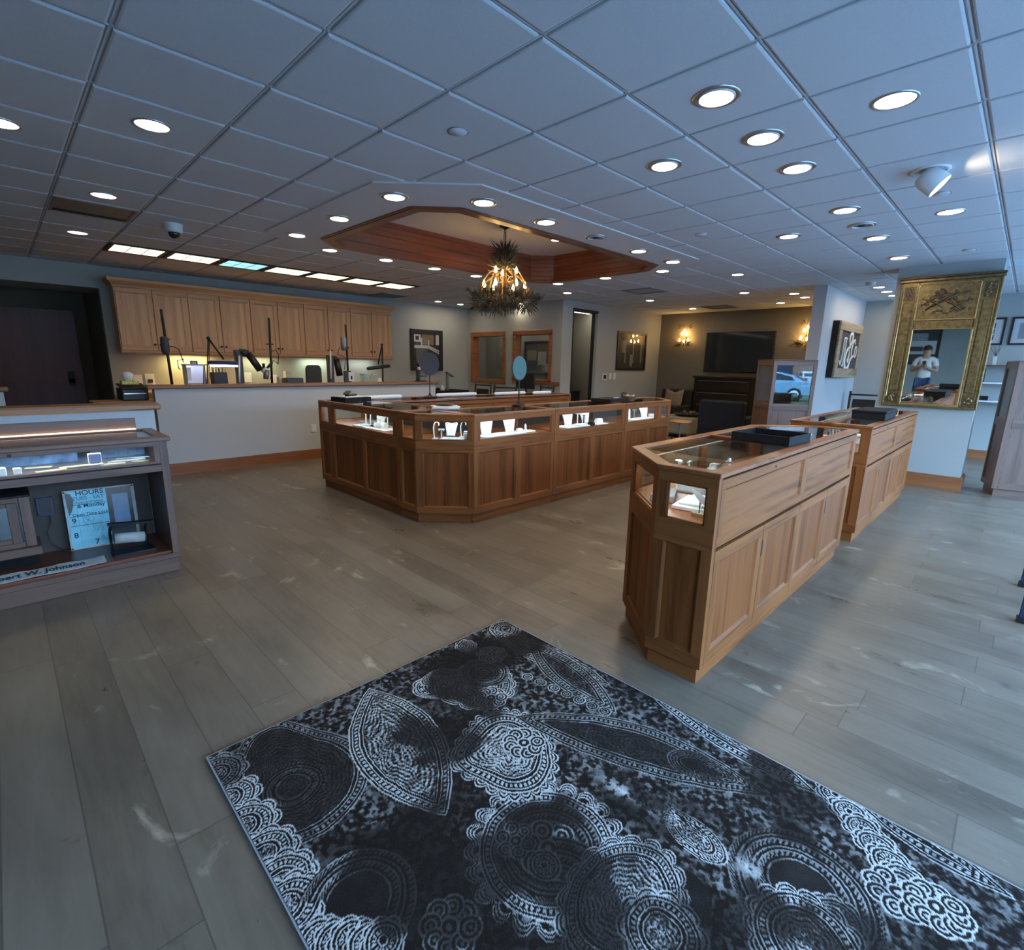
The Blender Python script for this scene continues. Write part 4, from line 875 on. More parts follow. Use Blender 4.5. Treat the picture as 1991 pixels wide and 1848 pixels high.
# ------------------------------------------------------------------ things on the bench
BY = 7.88; BZ = .925
def Z3(x, y, Y=BY): return atY(200+x/5.5306, 530+y/5.5306, Y)
def Z4(x, y, Y=BY): return atY(500+x/4.9775, 560+y/4.9775, Y)
def flex_stand(label, top, bot, motor, cable, saw, mcol):
    t = thing('flex_shaft_stand', label, 'tool stand', (bot.x, bot.y, BZ), 0, 'tool stands on the bench')
    MB().tube([(bot.x, bot.y, BZ), (top.x, top.y, top.z)], .016, 'black_metal', 8).build('pole', t)
    MB().cyl((bot.x, bot.y, BZ), .05, .03, 'black_metal', 16).build('clamp', t)
    MB().tube([(top.x+(bot.x-top.x)*.45-.05, BY, top.z+(bot.z-top.z)*.40), (top.x+(bot.x-top.x)*.45+.05, BY, top.z+(bot.z-top.z)*.40)], .008, 'black_metal', 6).build('hanger', t)
    if motor:
        mb = MB().lathe([(0, 0), (.03, 0), (.045, .03), (.05, .10), (.045, .20), (.03, .22), (0, .22)], (motor[0].x, BY-.03, motor[0].z-.22), mcol, 14); mb.build('motor', t)
    MB().tube(cable, .006, 'black_plastic', 6).build('flexible_shaft', t)
    if saw: MB().tube([saw[0], saw[1], saw[2], saw[3]], .006, 'black_metal', 6).build('saw_frame', t)
    return t
flex_stand('black pole stand with a hanging motor at the left end of the bench', Z3(625, 395), Z3(745, 1185), [Z3(650, 690)], [Z3(705, 790), Z3(760, 800), Z3(815, 825), Z3(840, 890), Z3(868, 970)], [Z3(870, 935), Z3(800, 945), Z3(815, 1030), Z3(835, 1045)], 'charcoal')
flex_stand('black pole stand at the middle of the bench, right of the microscope', Z3(1785, 490), Z3(1815, 1185), None, [Z3(1800, 850), Z3(1860, 835), Z3(1890, 880), Z3(1885, 980)], [Z3(1890, 985), Z3(1830, 945), Z3(1815, 1040), Z3(1805, 1150)], 'charcoal')
flex_stand('black pole stand with a bright motor near the right end of the bench', Z4(855, 355), Z4(885, 905), [Z4(825, 470)], [Z4(800, 570), Z4(780, 640), Z4(860, 680), Z4(845, 790)], None, 'grey_metal')
def lamp(label, base, elbow, tip, h0, h1, lit, tubemat):
    t = thing('desk_lamp', label, 'desk lamp', (base.x, base.y, BZ), 0, 'bench lamps')
    MB().cyl((base.x, base.y, BZ), .05, .035, 'black_metal', 16).build('base', t)
    MB().tube([(base.x-.010, base.y, BZ+.03), elbow], .009, 'black_metal', 6).tube([(base.x+.012, base.y, BZ+.03), elbow+Vector((.012, 0, -.03))], .006, 'black_metal', 6).build('lower_arm', t)
    MB().tube([elbow, tip], .012, 'black_metal', 6).build('upper_arm', t); MB().ball(elbow, .022, 'black_metal', 10).build('joint', t)
    d = (h1-h0); L_ = d.length; mb = MB().tube([h0, h0+d*.06, h0+d*.94, h1], [.022, .03, .03, .022], 'velvet_blue' if lit else 'black_plastic', 10); s = mb.build('shade', t)
    if lit: MB().tube([h0+d*.03+Vector((0, -.015, -.034)), h1-d*.03+Vector((0, -.015, -.034))], .011, 'tube', 8).build('tube_lamp', s)
    return t
ZL = lambda x, y: Z3(x, y, 7.70)
lamp('desk lamp with a lit white tube under a blue shade on the bench', ZL(1112, 1185), ZL(1132, 705), ZL(1300, 935), ZL(1135, 972), ZL(1450, 980), True, 'tube')
lamp('black desk lamp with an unlit bar head at the right end of the bench', Z4(1217, 900), Z4(1207, 552), Z4(1172, 742), Z4(1065, 782), Z4(1285, 755), False, None)
def micro(label, post0, post1, rod0, rod1, arm, head, group='bench microscopes'):
    t = thing('boom_microscope', label, 'microscope', (post0.x, post0.y, BZ), 0, group)
    MB().box(post0.x-.10, post0.x+.10, BY-.09, BY+.09, BZ, BZ+.02, 'black_metal').build('base', t, bevel=.004)
    w = .045; MB().box(post0.x-w, post0.x+w, BY-.04, BY+.04, BZ+.02, post1.z, 'black_plastic').build('post', t, bevel=.006)
    MB().tube([rod0, rod1], .012, 'white_plastic', 8).build('rod', t)
    mb = MB()
    for a, c in zip(arm, arm[1:]): mb.tube([a, c], .05, 'black_plastic', 8)
    mb.build('boom_arm', t)
    if head is not None:
        mb = MB().ball(head, .055, 'white_plastic', 12, sz=.85).tube([head+Vector((.02, -.02, .0)), head+Vector((.0, -.02, -.13))], [.045, .035], 'grey_metal', 10); mh = mb.build('microscope_head', t)
        for s in (-.04, .06): MB().tube([head+Vector((s*.5, -.02, .03)), head+Vector((s+.01, -.06, .085))], [.016, .022], 'black_plastic', 8).build('eyepiece', mh)
    return t
micro('black boom microscope with a white head at the middle of the bench', Z3(1480, 1180), Z3(1480, 835), Z3(1447, 1180)+Vector((0, -.09, 0)), Z3(1443, 895)+Vector((0, -.09, 0)), [Z3(1470, 860), Z3(1560, 870), Z3(1690, 1050)], Z3(1740, 1050))
micro('black boom microscope arm with a steel rod right of the black chair back', Z4(715, 900), Z4(720, 655), Z4(690, 880)+Vector((0, -.09, 0)), Z4(683, 608)+Vector((0, -.09, 0)), [Z4(745, 690), Z4(765, 690), Z4(800, 850)], None)
def blk(name, label, cat, a, c, depth, mat, Y=BY, z0=BZ, bev=.006, part='body', group=None):
    """upright block spanning the two pixels' horizontal extent, standing on the bench"""
    t = thing(name, label, cat, ((a.x+c.x)/2, Y, z0), 0, group); MB().box(a.x, c.x, Y-depth/2, Y+depth/2, z0, max(a.z, c.z), mat).build(part, t, bevel=bev); return t
t = blk('parts_box', 'shiny metal box with clutter inside, left of the first desk lamp', 'box', Z3(868, 995), Z3(1095, 1185), .20, 'chrome')
MB().box(Z3(868, 990).x-.006, Z3(1095, 990).x+.006, BY-.106, BY+.106, Z3(868, 1000).z, Z3(868, 985).z, 'grey_metal').build('lid', t)
MB().box(Z3(880, 1060).x, Z3(925, 1060).x, BY-.106, BY-.101, Z3(880, 1160).z, Z3(880, 1020).z, 'white_plastic').build('label_card', t)
t = blk('desk_picture', 'small black frame standing behind the metal box on the back counter', 'picture frame', Z3(935, 950, 9.3), Z3(1020, 990, 9.3), .03, 'black_plastic', 9.3, .9405)
MB().box(Z3(950, 962, 9.28).x, Z3(1005, 985, 9.28).x, 9.280, 9.284, Z3(950, 990, 9.28).z-.05, Z3(950, 962, 9.28).z, 'mat_white').build('photo', t)
t = blk('tool_rack', 'black rack full of hand tools under the lit lamp', 'tool rack', Z3(1165, 1075), Z3(1330, 1185), .16, 'black_metal')
for k in range(9):
    x = Z3(1175+17*k, 1075).x; zt = Z3(1175, 1018+9*(k % 3)).z
    MB().tube([(x, BY+.02*((k % 2)*2-1), Z3(1175, 1072).z-.02), (x, BY+.02*((k % 2)*2-1), zt)], .007, ('grey_metal', 'black_plastic', 'antler')[k % 3], 6).build('tool', t)
t = blk('white_canister', 'white canister with a small knob on the back counter', 'canister', Z4(262, 805, 9.3), Z4(320, 870, 9.3), .12, 'paper', 9.3, .9405); 
t = blk('white_box', 'white box beside the black binder on the bench', 'box', Z4(200, 862), Z4(258, 905), .12, 'white_plastic')
t = blk('black_binder', 'long low black binder on the bench', 'binder', Z4(262, 872, 7.71), Z4(425, 905, 7.71), .18, 'black_plastic', 7.71)
t = blk('photo_stand', 'white photo in a dark stand beside the third pole stand', 'photo', Z4(835, 803, 7.76), Z4(912, 905, 7.76), .02, 'black_plastic', 7.76); MB().box(Z4(845, 815).x, Z4(902, 815).x, 7.747, 7.7495, Z4(845, 900).z, Z4(845, 815).z, 'mat_white').build('print', t); MB().box(Z4(866, 815).x, Z4(880, 815).x, 7.744, 7.7465, Z4(845, 885).z, Z4(845, 850).z, 'black_matte').build('figure', t)
for k, (a, c, lb) in enumerate(((1015, 1090, 'taller clear acrylic bin right of the photo stand'), (1095, 1140, 'narrow clear acrylic bin right of the photo stand'))):
    t = thing('acrylic_bin', lb, 'bin', (Z4((a+c)/2, 900).x, BY, BZ), 0, 'acrylic bins'); pa, pc = Z4(a, 835), Z4(c, 900)
    o = [(pa.x, BY-.08), (pc.x, BY-.08), (pc.x, BY+.08), (pa.x, BY+.08)]; MB().ring(o, inset(o, .006), BZ, pa.z, 'case_glass').build('bin_wall', t); MB().ring([(q[0]*1.0, q[1]) for q in o], inset(o, .008), pa.z-.012, pa.z, 'acrylic').build('rim', t)
t = thing('white_figurine', 'small white figurine at the right end of the bench', 'figurine', (Z4(1155, 900).x+.03, BY-.04, BZ)); z_ = Z4(1155, 870).z; MB().lathe([(0, 0), (.05, 0), (.05, z_-BZ-.09), (.035, z_-BZ-.08), (.04, z_-BZ-.04), (.02, z_-BZ), (0, z_-BZ)], (0, 0, 0), 'paper', 12).build('figure', t, local=True)
# dark mesh chair back
t = thing('task_chair', 'dark mesh chair back rising behind the half wall', 'chair', (Z4(548, 900, 8.6).x, 8.6, 0))
a, c = Z4(470, 905, 8.6), Z4(620, 748, 8.6); cx_ = (a.x+c.x)/2; w = (c.x-a.x)/2; mb = MB(); zt = c.z; zb = .62
pts = [(-w*.85, zb), (w*.85, zb), (w, zb+.25), (w*.97, zt-.06), (w*.75, zt), (-w*.75, zt), (-w*.97, zt-.06), (-w, zb+.25)]
vs = [(cx_+p, 8.58, z) for p, z in pts]+[(cx_+p, 8.62, z) for p, z in pts]; mb.add(vs, [tuple(range(8)), tuple(range(15, 7, -1))]+[(i, 8+i, 8+(i+1) % 8, (i+1) % 8) for i in range(8)], 'charcoal'); mb.build('backrest', t, bevel=.02)
MB().box(cx_-.25, cx_+.25, 8.12, 8.58, .44, .52, 'black_matte').build('seat', t, bevel=.02); MB().tube([(cx_, 8.35, .05), (cx_, 8.35, .44)], .03, 'black_metal', 10).build('gas_column', t)
for k in range(5): MB().tube([(cx_, 8.35, .12), (cx_+.28*math.cos(k*1.257), 8.35+.28*math.sin(k*1.257), .03)], .02, 'black_plastic', 6).build('leg', t)
# printer with tissue box, outlets, microscope on the cap
pa, pc = atY(230, 752, 8.0), atY(284, 775, 8.0)
t = thing('printer', 'black printer under the tissue box, left of the half wall', 'printer', ((pa.x+pc.x)/2, 8.0, BZ)); zt = pa.z
MB().box(pa.x, pc.x, 7.80, 8.2, BZ, zt-.02, 'black_plastic').build('body', t, bevel=.01); MB().box(pa.x+.02, pc.x-.02, 7.785, 7.80, BZ+.08, BZ+.09, 'chrome').build('trim_strip', t); MB().slab((pa.x, 7.8, zt-.02), (pc.x, 7.8, zt-.02), (pc.x, 8.2, zt+.02), (pa.x, 8.2, zt+.02), .012, 'black_plastic').build('lid', t)
mb_z = zt+.012
a, c = Z3(190, 1175, 7.95), Z3(385, 1240, 7.95)
t = thing('tissue_box', 'yellow patterned tissue box on the black printer', 'tissue box', ((a.x+c.x)/2, 7.95, zt+.0)); MB().box(a.x, c.x, 7.89, 8.01, zt+.028, a.z+.012, 'tissue_print').build('carton', t, bevel=.003)
mb = MB(); cx_ = (a.x+c.x)/2
mb.lathe([(.03, 0), (.055, .03), (.07, .07), (.05, .10), (.02, .115), (0, .112)], (cx_-.01, 7.95, a.z+.005), 'tissue', 7); mb.build('tissue', t)
for k, (x, y, lb) in enumerate(((505, 1150, 'white wall outlet with a black plug, right of the tissue box'), (375, 1160, 'white wall outlet behind the tissue box'), (1560, 1130, 'white wall outlet behind the boom microscope'), (1840, 1150, 'white wall outlet right of the second pole stand'))):
    p = Z3(x, y, YN-.004); t = thing('wall_outlet', lb, 'outlet', (p.x, YN-.001, p.z), 0, 'workshop outlets'); MB().box(-.06, .06, -.008, 0, -.085, .085, 'white_plastic').build('plate', t, local=True, bevel=.002)
    if k == 0: MB().box(-.02, .03, -.05, -.008, -.05, .0, 'black_plastic').build('plug', t, local=True)
p = atY(610, 833, LW-.002); t = thing('wall_outlet', 'white outlet low on the half wall beside the island', 'outlet', (p.x, LW-.001, p.z)); MB().box(-.04, .04, -.008, 0, -.06, .06, 'white_plastic').build('plate', t, local=True, bevel=.002); MB().box(-.018, .018, -.011, -.008, .008, .04, 'mat_white').box(-.018, .018, -.011, -.008, -.04, -.008, 'mat_white').build('sockets', t, local=True)
p = atY(180, 745, 9.0)
p = Z4(1585, 900, 7.52); t = thing('small_microscope', 'small microscope with a white head standing on the half wall cap', 'microscope', (p.x, 7.52, 1.1255))
MB().box(-.09, .09, -.05, .05, 0, .02, 'black_plastic').build('base', t, local=True, bevel=.004); MB().box(-.09, -.03, -.03, .03, .02, .20, 'black_plastic').build('arm', t, local=True, bevel=.008); MB().box(-.02, .10, -.04, .04, .085, .10, 'black_plastic').build('stage', t, local=True)
MB().tube([(-.05, 0, .22), (.07, 0, .24)], .035, 'white_plastic', 10).tube([(.06, 0, .23), (.06, 0, .15)], .022, 'white_plastic', 10).build('head', t, local=True); MB().tube([(-.03, 0, .24), (-.10, 0, .36)], [.022, .028], 'black_plastic', 8).build('eyepiece', t, local=True)

# ------------------------------------------------------------------ framed pictures
def picture(label, c, w, h, u, n, frame_w, mat_w, art, fmat='black_plastic', glassy=True, th=.03):
    """frame hung flat: c centre on the wall, u along the wall, n out of the wall"""
    t = thing('framed_picture', label, 'picture', c); u = Vector(u); n = Vector(n); z = Vector((0, 0, 1)); c = Vector(c)
    def P(a, b, k): return c+u*a+z*b+n*k
    mb = MB()
    for a0, a1, b0, b1 in ((-w/2, w/2, -h/2, -h/2+frame_w), (-w/2, w/2, h/2-frame_w, h/2), (-w/2, -w/2+frame_w, -h/2+frame_w, h/2-frame_w), (w/2-frame_w, w/2, -h/2+frame_w, h/2-frame_w)):
        mb.slab(P(a0, b0, .002), P(a1, b0, .002), P(a1, b1, .002), P(a0, b1, .002), th, fmat)
    mb.build('frame', t, bevel=.004); iw, ih = w/2-frame_w, h/2-frame_w
    MB().slab(P(-iw, -ih, .003), P(iw, -ih, .003), P(iw, ih, .003), P(-iw, ih, .003), .004, 'mat_white' if mat_w else 'black_matte').build('mount', t)
    mb = MB(); aw, ah = iw-mat_w, ih-mat_w
    for (a0, a1, b0, b1, k, mt) in art: mb.slab(P(a0*aw, b0*ah, .008+k*.0006), P(a1*aw, b0*ah, .008+k*.0006), P(a1*aw, b1*ah, .008+k*.0006), P(a0*aw, b1*ah, .008+k*.0006), .0005, mt)
    mb.build('print', t)
    if glassy: MB().slab(P(-iw, -ih, .016), P(iw, -ih, .016), P(iw, ih, .016), P(-iw, ih, .016), .002, 'picture_glass').build('glass', t)
    return t
t = picture('large black framed black and white photograph of a building beside the wall cabinets', (6.97, YN, 1.72), .88, .90, (1, 0, 0), (0, -1, 0), .09, 0,
   [(-1, 1, -1, 1, 0, 'picture_ink'), (-.35, .55, .35, 1, 1, 'tan_fabric'), (-1, -.45, .5, .95, 1, 'mat_white'), (-.85, -.6, .6, .85, 2, 'picture_ink'), (-1, .1, .12, .30, 1, 'mat_white'), (-.45, -.35, .3, .75, 2, 'mat_white'), (.1, .2, .3, .62, 2, 'mat_white'), (.72, .98, .35, .98, 1, 'acrylic'), (-.6, .0, -.75, -.30, 1, 'charcoal'), (-.45, -.12, -.68, -.38, 2, 'acrylic'), (.0, .7, -.35, -.28, 1, 'acrylic')], glassy=True)
mb = MB()
for k, (a, b, c_, d) in enumerate(((.1, .12, .98, -.22), (.1, .22, .98, -.08))): mb.slab((6.97+a*.35, YN-.0125, 1.72+b*.36), (6.97+c_*.35, YN-.0125, 1.72+d*.36), (6.97+c_*.35, YN-.0125, 1.72+(d+.08)*.36), (6.97+a*.35, YN-.0125, 1.72+(b+.1)*.36), .0005, 'mat_white')
mb.build('roof_line', t)
picture('framed forest photograph between the doorway and the lounge corner', (10.80, 6.82, 1.80), 1.26, .88, (1, 0, 0), (0, -1, 0), .055, 0,
   [(-1, 1, -1, 1, 0, 'picture_ink')]+[(-.9+.2*k, -.82+.2*k, -.9+.1*(k % 3), .9-.12*(k % 4), 1+k % 2, ('charcoal', 'pine', 'grey_suede')[k % 3]) for k in range(9)]+[(-.1, .1, -.9, -.2, 3, 'grey_suede'), (.0, .3, -.6, -.3, 2, 'charcoal'), (-.7, -.5, -.1, .6, 3, 'grey_suede')])
for k, (y, lb) in enumerate(((.70, 'framed print with three dark squares, right behind the column'), (.075, 'framed print with one grey picture at the right edge over the shelves'))):
    art = [(-.9, .9, -.9, .9, 0, 'grey_suede')] if k else [(-.8, .8, .35, .95, 0, 'navy_fabric'), (-.8, .8, -.25, .25, 0, 'charcoal'), (-.8, .8, -.95, -.4, 0, 'navy_fabric')]
    picture(lb, (11.85, y, 2.13), .56, .44, (0, -1, 0), (-1, 0, 0), .028, .055, art)
picture('framed abstract photograph on the office back wall behind the left window', (10.40, 10.35, 1.62), .8, .95, (0, -1, 0), (-1, 0, 0), .05, .0, [(-1, 1, -1, 1, 0, 'picture_ink'), (.1, .8, -.5, .5, 1, 'acrylic'), (.3, .5, -.3, .3, 2, 'charcoal')])
picture('framed still life on the office back wall behind the right window', (9.53, 8.55, 1.62), 1.15, .80, (0, -1, 0), (-1, 0, 0), .05, .0, [(-1, 1, -1, 1, 0, 'charcoal'), (-.9, -.3, -.2, .5, 1, 'tan_fabric'), (-.2, .3, -.5, .4, 1, 'grey_suede'), (.45, .9, -.6, .5, 1, 'beige_fabric'), (.6, .75, -.4, .3, 2, 'charcoal')])
# pictures and posters on the walls behind the camera, seen in the gilt mirror
picture('framed landscape photograph on the wall behind the camera', (XW, 2.9, 1.95), 1.7, 1.3, (0, -1, 0), (1, 0, 0), .09, 0, [(-1, 1, -1, 1, 0, 'charcoal'), (-1, 1, -.6, .1, 1, 'acrylic'), (-.4, .7, .1, .5, 1, 'grey_suede'), (-.8, .6, -.45, -.2, 2, 'charcoal')], glassy=False)

# ------------------------------------------------------------------ office desk and chairs by the interior windows
t = thing('desk', 'dark desk against the wall under the office windows', 'desk', (7.8, 7.9, 0)); MB().box(7.55, 8.15, 7.2, 9.5, .70, .74, 'dark_wood').build('desktop', t)
for x in (7.57, 8.08):
    for y in (7.25, 9.42): MB().box(x, x+.05, y, y+.05, 0, .70, 'dark_wood').build('leg', t)
def monitor(label, c, w, h, ang):
    t = thing('monitor', label, 'monitor', (c[0], c[1], .741), ang); z = c[2]-.741
    MB().box(-w/2, w/2, -.02, .02, z-h/2, z+h/2, 'black_plastic').build('screen', t, local=True, bevel=.006); MB().tube([(0, .02, .01), (0, .03, z)], .025, 'black_plastic', 8).build('stand', t, local=True); MB().box(-.12, .12, -.08, .10, 0, .012, 'black_plastic').build('foot', t, local=True)
p = atY(1010, 740, 7.6)
a, c = atX(988, 724, 7.55), atX(1029, 758, 7.55)
monitor('black monitor back on the desk behind the bright oval mirror', (7.75, (a.y+c.y)/2, (a.z+c.z)/2), abs(a.y-c.y)*1.05, abs(a.z-c.z), -PI/2-.2)
def ladder_chair(label, x, y, rot, h=1.02, w=.44, group='black metal chairs'):
    t = thing('metal_chair', label, 'chair', (x, y, 0), rot, group)
    for s in (-1, 1):
        MB().tube([(s*w/2, .22, 0), (s*w/2, .20, .45), (s*w/2*1.06, .26, h)], .020, 'black_metal', 8).build('leg', t, local=True)
        MB().tube([(s*w/2, -.20, 0), (s*w/2, -.20, .45)], .020, 'black_metal', 8).build('leg', t, local=True)
    MB().box(-w/2-.01, w/2+.01, -.23, .22, .44, .49, 'seat_fabric').build('seat', t, local=True, bevel=.012)
    MB().tube([(-w/2*1.05, .25, h-.06), (w/2*1.05, .25, h-.06)], .016, 'black_metal', 6).build('top_rail', t, local=True)
    MB().slab((-w*.40, .225, h-.36), (w*.40, .225, h-.36), (w*.40, .245, h-.14), (-w*.40, .245, h-.14), .022, 'seat_fabric').build('back_pad', t, local=True, bevel=.01)
    return t
def chair_at(label, pxx, pyy, X, rot, zt=1.0):
    p = atX(pxx, pyy, X); ladder_chair(label, p.x, p.y, rot, max(.9, min(1.15, p.z)))
chair_at('black metal chair in the corner under the left office window', 924, 744, 7.22, -PI/2+.1)
chair_at('black metal chair between the corner chair and the monitor', 975, 749, 7.0, -PI/2+.5)
chair_at('black metal chair right of the monitor', 1042, 748, 7.2, -PI/2-.3)
p = atY(870, 740, 8.6); t = thing('grey_scale', 'grey post with an angled head standing on the desk by the corner', 'instrument', (p.x, 8.6, .741))
t = thing('desk_return', 'dark side desk between the bench and the corner', 'desk', (6.6, 8.6, 0)); MB().box(5.7, 7.0, 8.3, 9.0, .86, .90, 'black_matte').build('desktop', t); MB().box(5.8, 6.9, 8.4, 8.95, 0, .86, 'dark_wood').build('base_cabinet', t)
o = [x for x in bpy.data.objects if x.name == 'grey_scale'][0]; o.location.z = .9005; zt = atY(870, 725, 8.6).z-.9
MB().box(-.025, .025, -.03, .03, 0, zt-.02, 'grey_metal').build('post', o, local=True, bevel=.004); MB().slab((-.03, -.05, zt), (.14, -.05, zt-.09), (.14, .05, zt-.09), (-.03, .05, zt), .02, 'grey_metal').build('head', o, local=True)
p = atY(852, 760, 8.5); t = thing('glass_jar', 'clear glass jar at the end of the half wall', 'jar', (p.x, 8.5, .9005)); MB().lathe([(.04, 0), (.045, .02), (.045, .17), (.03, .19), (.03, .20)], (0, 0, 0), 'case_glass', 16).build('jar', t, local=True); MB().lathe([(0, 0), (.04, 0), (.04, .05), (0, .05)], (0, 0, .002), 'black_matte', 12).build('contents', t, local=True)
p = atY(857, 765, 8.45); t = thing('tape_dispenser', 'small pale dispenser beside the glass jar', 'dispenser', (p.x+.02, 8.42, .9005)); MB().lathe([(0, 0), (.05, 0), (.045, .05), (.02, .09), (.012, .11), (0, .11)], (0, 0, 0), 'acrylic', 12).build('body', t, local=True)

# ------------------------------------------------------------------ back room and thermostat
t = thing('back_room_light', 'bright wavy ceiling light seen through the doorway', 'ceiling light', (10.0, 7.58, WH-.05)); MB().box(-.35, .35, -.25, .25, .0, .04, 'white_plastic').build('frame', t, local=True); MB().box(-.3, .3, -.21, .21, -.05, .002, 'hall_lamp').build('diffuser', t, local=True)
for k, (x, y) in enumerate(((9.0, 9.6), (8.95, 8.0))):  # unseen lamps, added to brighten the office behind the windows
    t = thing('office_fill_light', ('unseen ceiling panel added to brighten the office behind the left interior window', 'unseen ceiling panel added to brighten the office behind the right interior window')[k], 'ceiling light', (x, y, WH-.05), 0, 'added office panels'); MB().box(-.3, .3, -.3, .3, .0, .04, 'white_plastic').build('frame', t, local=True); MB().box(-.26, .26, -.26, .26, -.01, .002, 'hall_lamp').build('diffuser', t, local=True)
t = thing('low_cabinet', 'dark low cabinet inside the doorway', 'cabinet', (9.0, 7.6, 0)); MB().box(8.75, 9.5, 7.3, 8.0, 0, .86, 'black_matte').build('body', t); MB().box(8.73, 9.52, 7.28, 8.02, .86, .89, 'dark_wood').build('top', t)
def wallplate(name, label, c, w, h, dark=False, group=None):
    t = thing(name, label, 'switch' if name == 'light_switch' else 'thermostat', c, 0, group); MB().box(-w/2, w/2, -.012, 0, -h/2, h/2, 'white_plastic').build('plate', t, local=True, bevel=.003)
    MB().box(-w*.28, w*.28, -.018, -.012, -h*.30, h*.30, 'black_plastic' if dark else 'mat_white').build('display' if dark else 'rocker', t, local=True)
p = atY(1175, 733, 6.82); wallplate('thermostat', 'white thermostat with a dark screen beside the doorway', (p.x, 6.819, p.z), .17, .15, True)
p = atY(1186, 732, 6.82); wallplate('light_switch', 'white light switch next to the thermostat', (p.x, 6.819, p.z), .09, .15, False, 'lounge switches')
p = atY(1194, 732, 6.82); wallplate('light_switch', 'white light switch nearer the framed forest photograph', (p.x, 6.819, p.z), .09, .15, False, 'lounge switches')

# ------------------------------------------------------------------ lounge
LX = 12.1
t = thing('television', 'large black television on the lounge wall', 'television', (LX-.06, 4.80, 1.81)); MB().box(LX-.07, LX-.02, 4.03, 5.57, 1.37, 2.26, 'black_plastic').build('housing', t, bevel=.006); MB().box(LX-.074, LX-.0705, 4.05, 5.55, 1.395, 2.245, 'car_glass').build('screen', t)
MB().box(LX-.02, LX-.001, 4.5, 5.1, 1.6, 2.0, 'black_metal').build('wall_bracket', t)
t = thing('media_chest', 'tall black chest with horizontal drawer lines under the television', 'chest', (11.8, 4.9, 0)); MB().box(11.52, 12.08, 4.2, 5.52, 0, 1.22, 'dark_wood').build('carcass', t, bevel=.006); MB().box(11.48, 12.08, 4.16, 5.56, 1.22, 1.27, 'dark_wood').build('top', t, bevel=.01)
for k in range(4):
    d = MB().box(11.495, 11.52, 4.24, 5.48, .12+.27*k, .36+.27*k, 'dark_wood').build('drawer', t, bevel=.006); MB().box(11.488, 11.4945, 4.3, 5.42, .345+.27*k, .352+.27*k, 'grey_metal').build('pull', d)
def armchair(name, label, x, y, rot, w, d, hs, hb, mat, group=None, cushion=None):
    t = thing(name, label, 'armchair', (x, y, 0), rot, group)
    MB().box(-w/2, w/2, -d/2, d/2, .08, hs-.1, mat).build('base', t, local=True, bevel=.02); MB().box(-w/2+.13, w/2-.13, -d/2-.02, d/2-.16, hs-.1, hs+.05, mat).build('seat_cushion', t, local=True, bevel=.035)
    MB().box(-w/2, w/2, d/2-.17, d/2, hs-.12, hb, mat).build('backrest', t, local=True, bevel=.035)
    for s in (-1, 1):
        MB().box(s*w/2-(.13 if s > 0 else 0), s*w/2+(0 if s > 0 else .13), -d/2, d/2-.15, hs-.12, hs+.16, mat).build('armrest', t, local=True, bevel=.03)
        for q in (-1, 1): MB().box(s*(w/2-.06)-.025, s*(w/2-.06)+.025, q*(d/2-.06)-.025, q*(d/2-.06)+.025, 0, .08, 'dark_wood').build('foot', t, local=True)
    return t
p0, p1 = atX(1360, 779, 9.35), atX(1449, 780, 9.35)
t = armchair('armchair', 'navy armchair turned away, its plain square back toward the island', 9.70, (p0.y+p1.y)/2, PI/2, abs(p0.y-p1.y), .74, .42, .865, 'navy_fabric')
t = armchair('armchair', 'dark armchair in the lounge corner with a pointed tan cushion', 11.35, 6.02, -PI/2-.12, .84, .80, .42, .93, 'seat_fabric')
q = thing('cushion', 'tan cushion with a dark V-shaped top on the corner armchair', 'cushion', (11.31, 6.02, .48), -PI/2-.12)
mb = MB(); n = 10; vs = []
for s in (-1, 1):
    for i in range(n+1):
        for j in range(n+1):
            a, b_ = i/n*2-1, j/n*2-1; e = (1-a**4)*(1-b_**4); vs.append((a*.25, .13+s*.07*e+.10*(b_+1)*.5, .24+b_*.23-(.10*(1-abs(a)) if b_ > .6 else 0)*(b_-.6)/.4))
q2 = (n+1)**2; fs = []
for i in range(n):
    for j in range(n): k = i*(n+1)+j; fs += [(k, k+1, k+n+2, k+n+1), (q2+k+n+1, q2+k+n+2, q2+k+1, q2+k)]
mb.add(vs, fs, 'tan_fabric', True); mb.build('cover', q, local=True)
t = thing('ottoman', 'beige upholstered ottoman between the armchairs', 'ottoman', (10.3, 5.05, 0)); MB().box(9.95, 10.75, 4.75, 5.5, .06, .44, 'beige_fabric').build('body', t, bevel=.04)
for x in (10.0, 10.66):
    for y in (4.80, 5.41): MB().box(x, x+.05, y, y+.05, 0, .06, 'dark_wood').build('foot', t)
t = thing('oval_tray', 'black oval tray with dark ornaments on the ottoman', 'tray', (10.3, 5.0, .441)); MB().lathe([(0, 0), (.22, 0), (.30, .05), (.29, .06), (.21, .012), (0, .012)], (0, 0, 0), 'black_plastic', 24).build('tray', t, local=True)
for k in range(5):
    a = k*1.3; q = thing('ornament', 'dark rounded ornament lying in the oval tray', 'ornament', (10.3+.11*math.cos(a), 5.0+.11*math.sin(a), .4535), 0, 'ornaments in the oval tray'); MB().ball((0, 0, .05), .05, 'leaf_brown' if k % 2 else 'charcoal', 10).build('ornament_body', q, local=True)
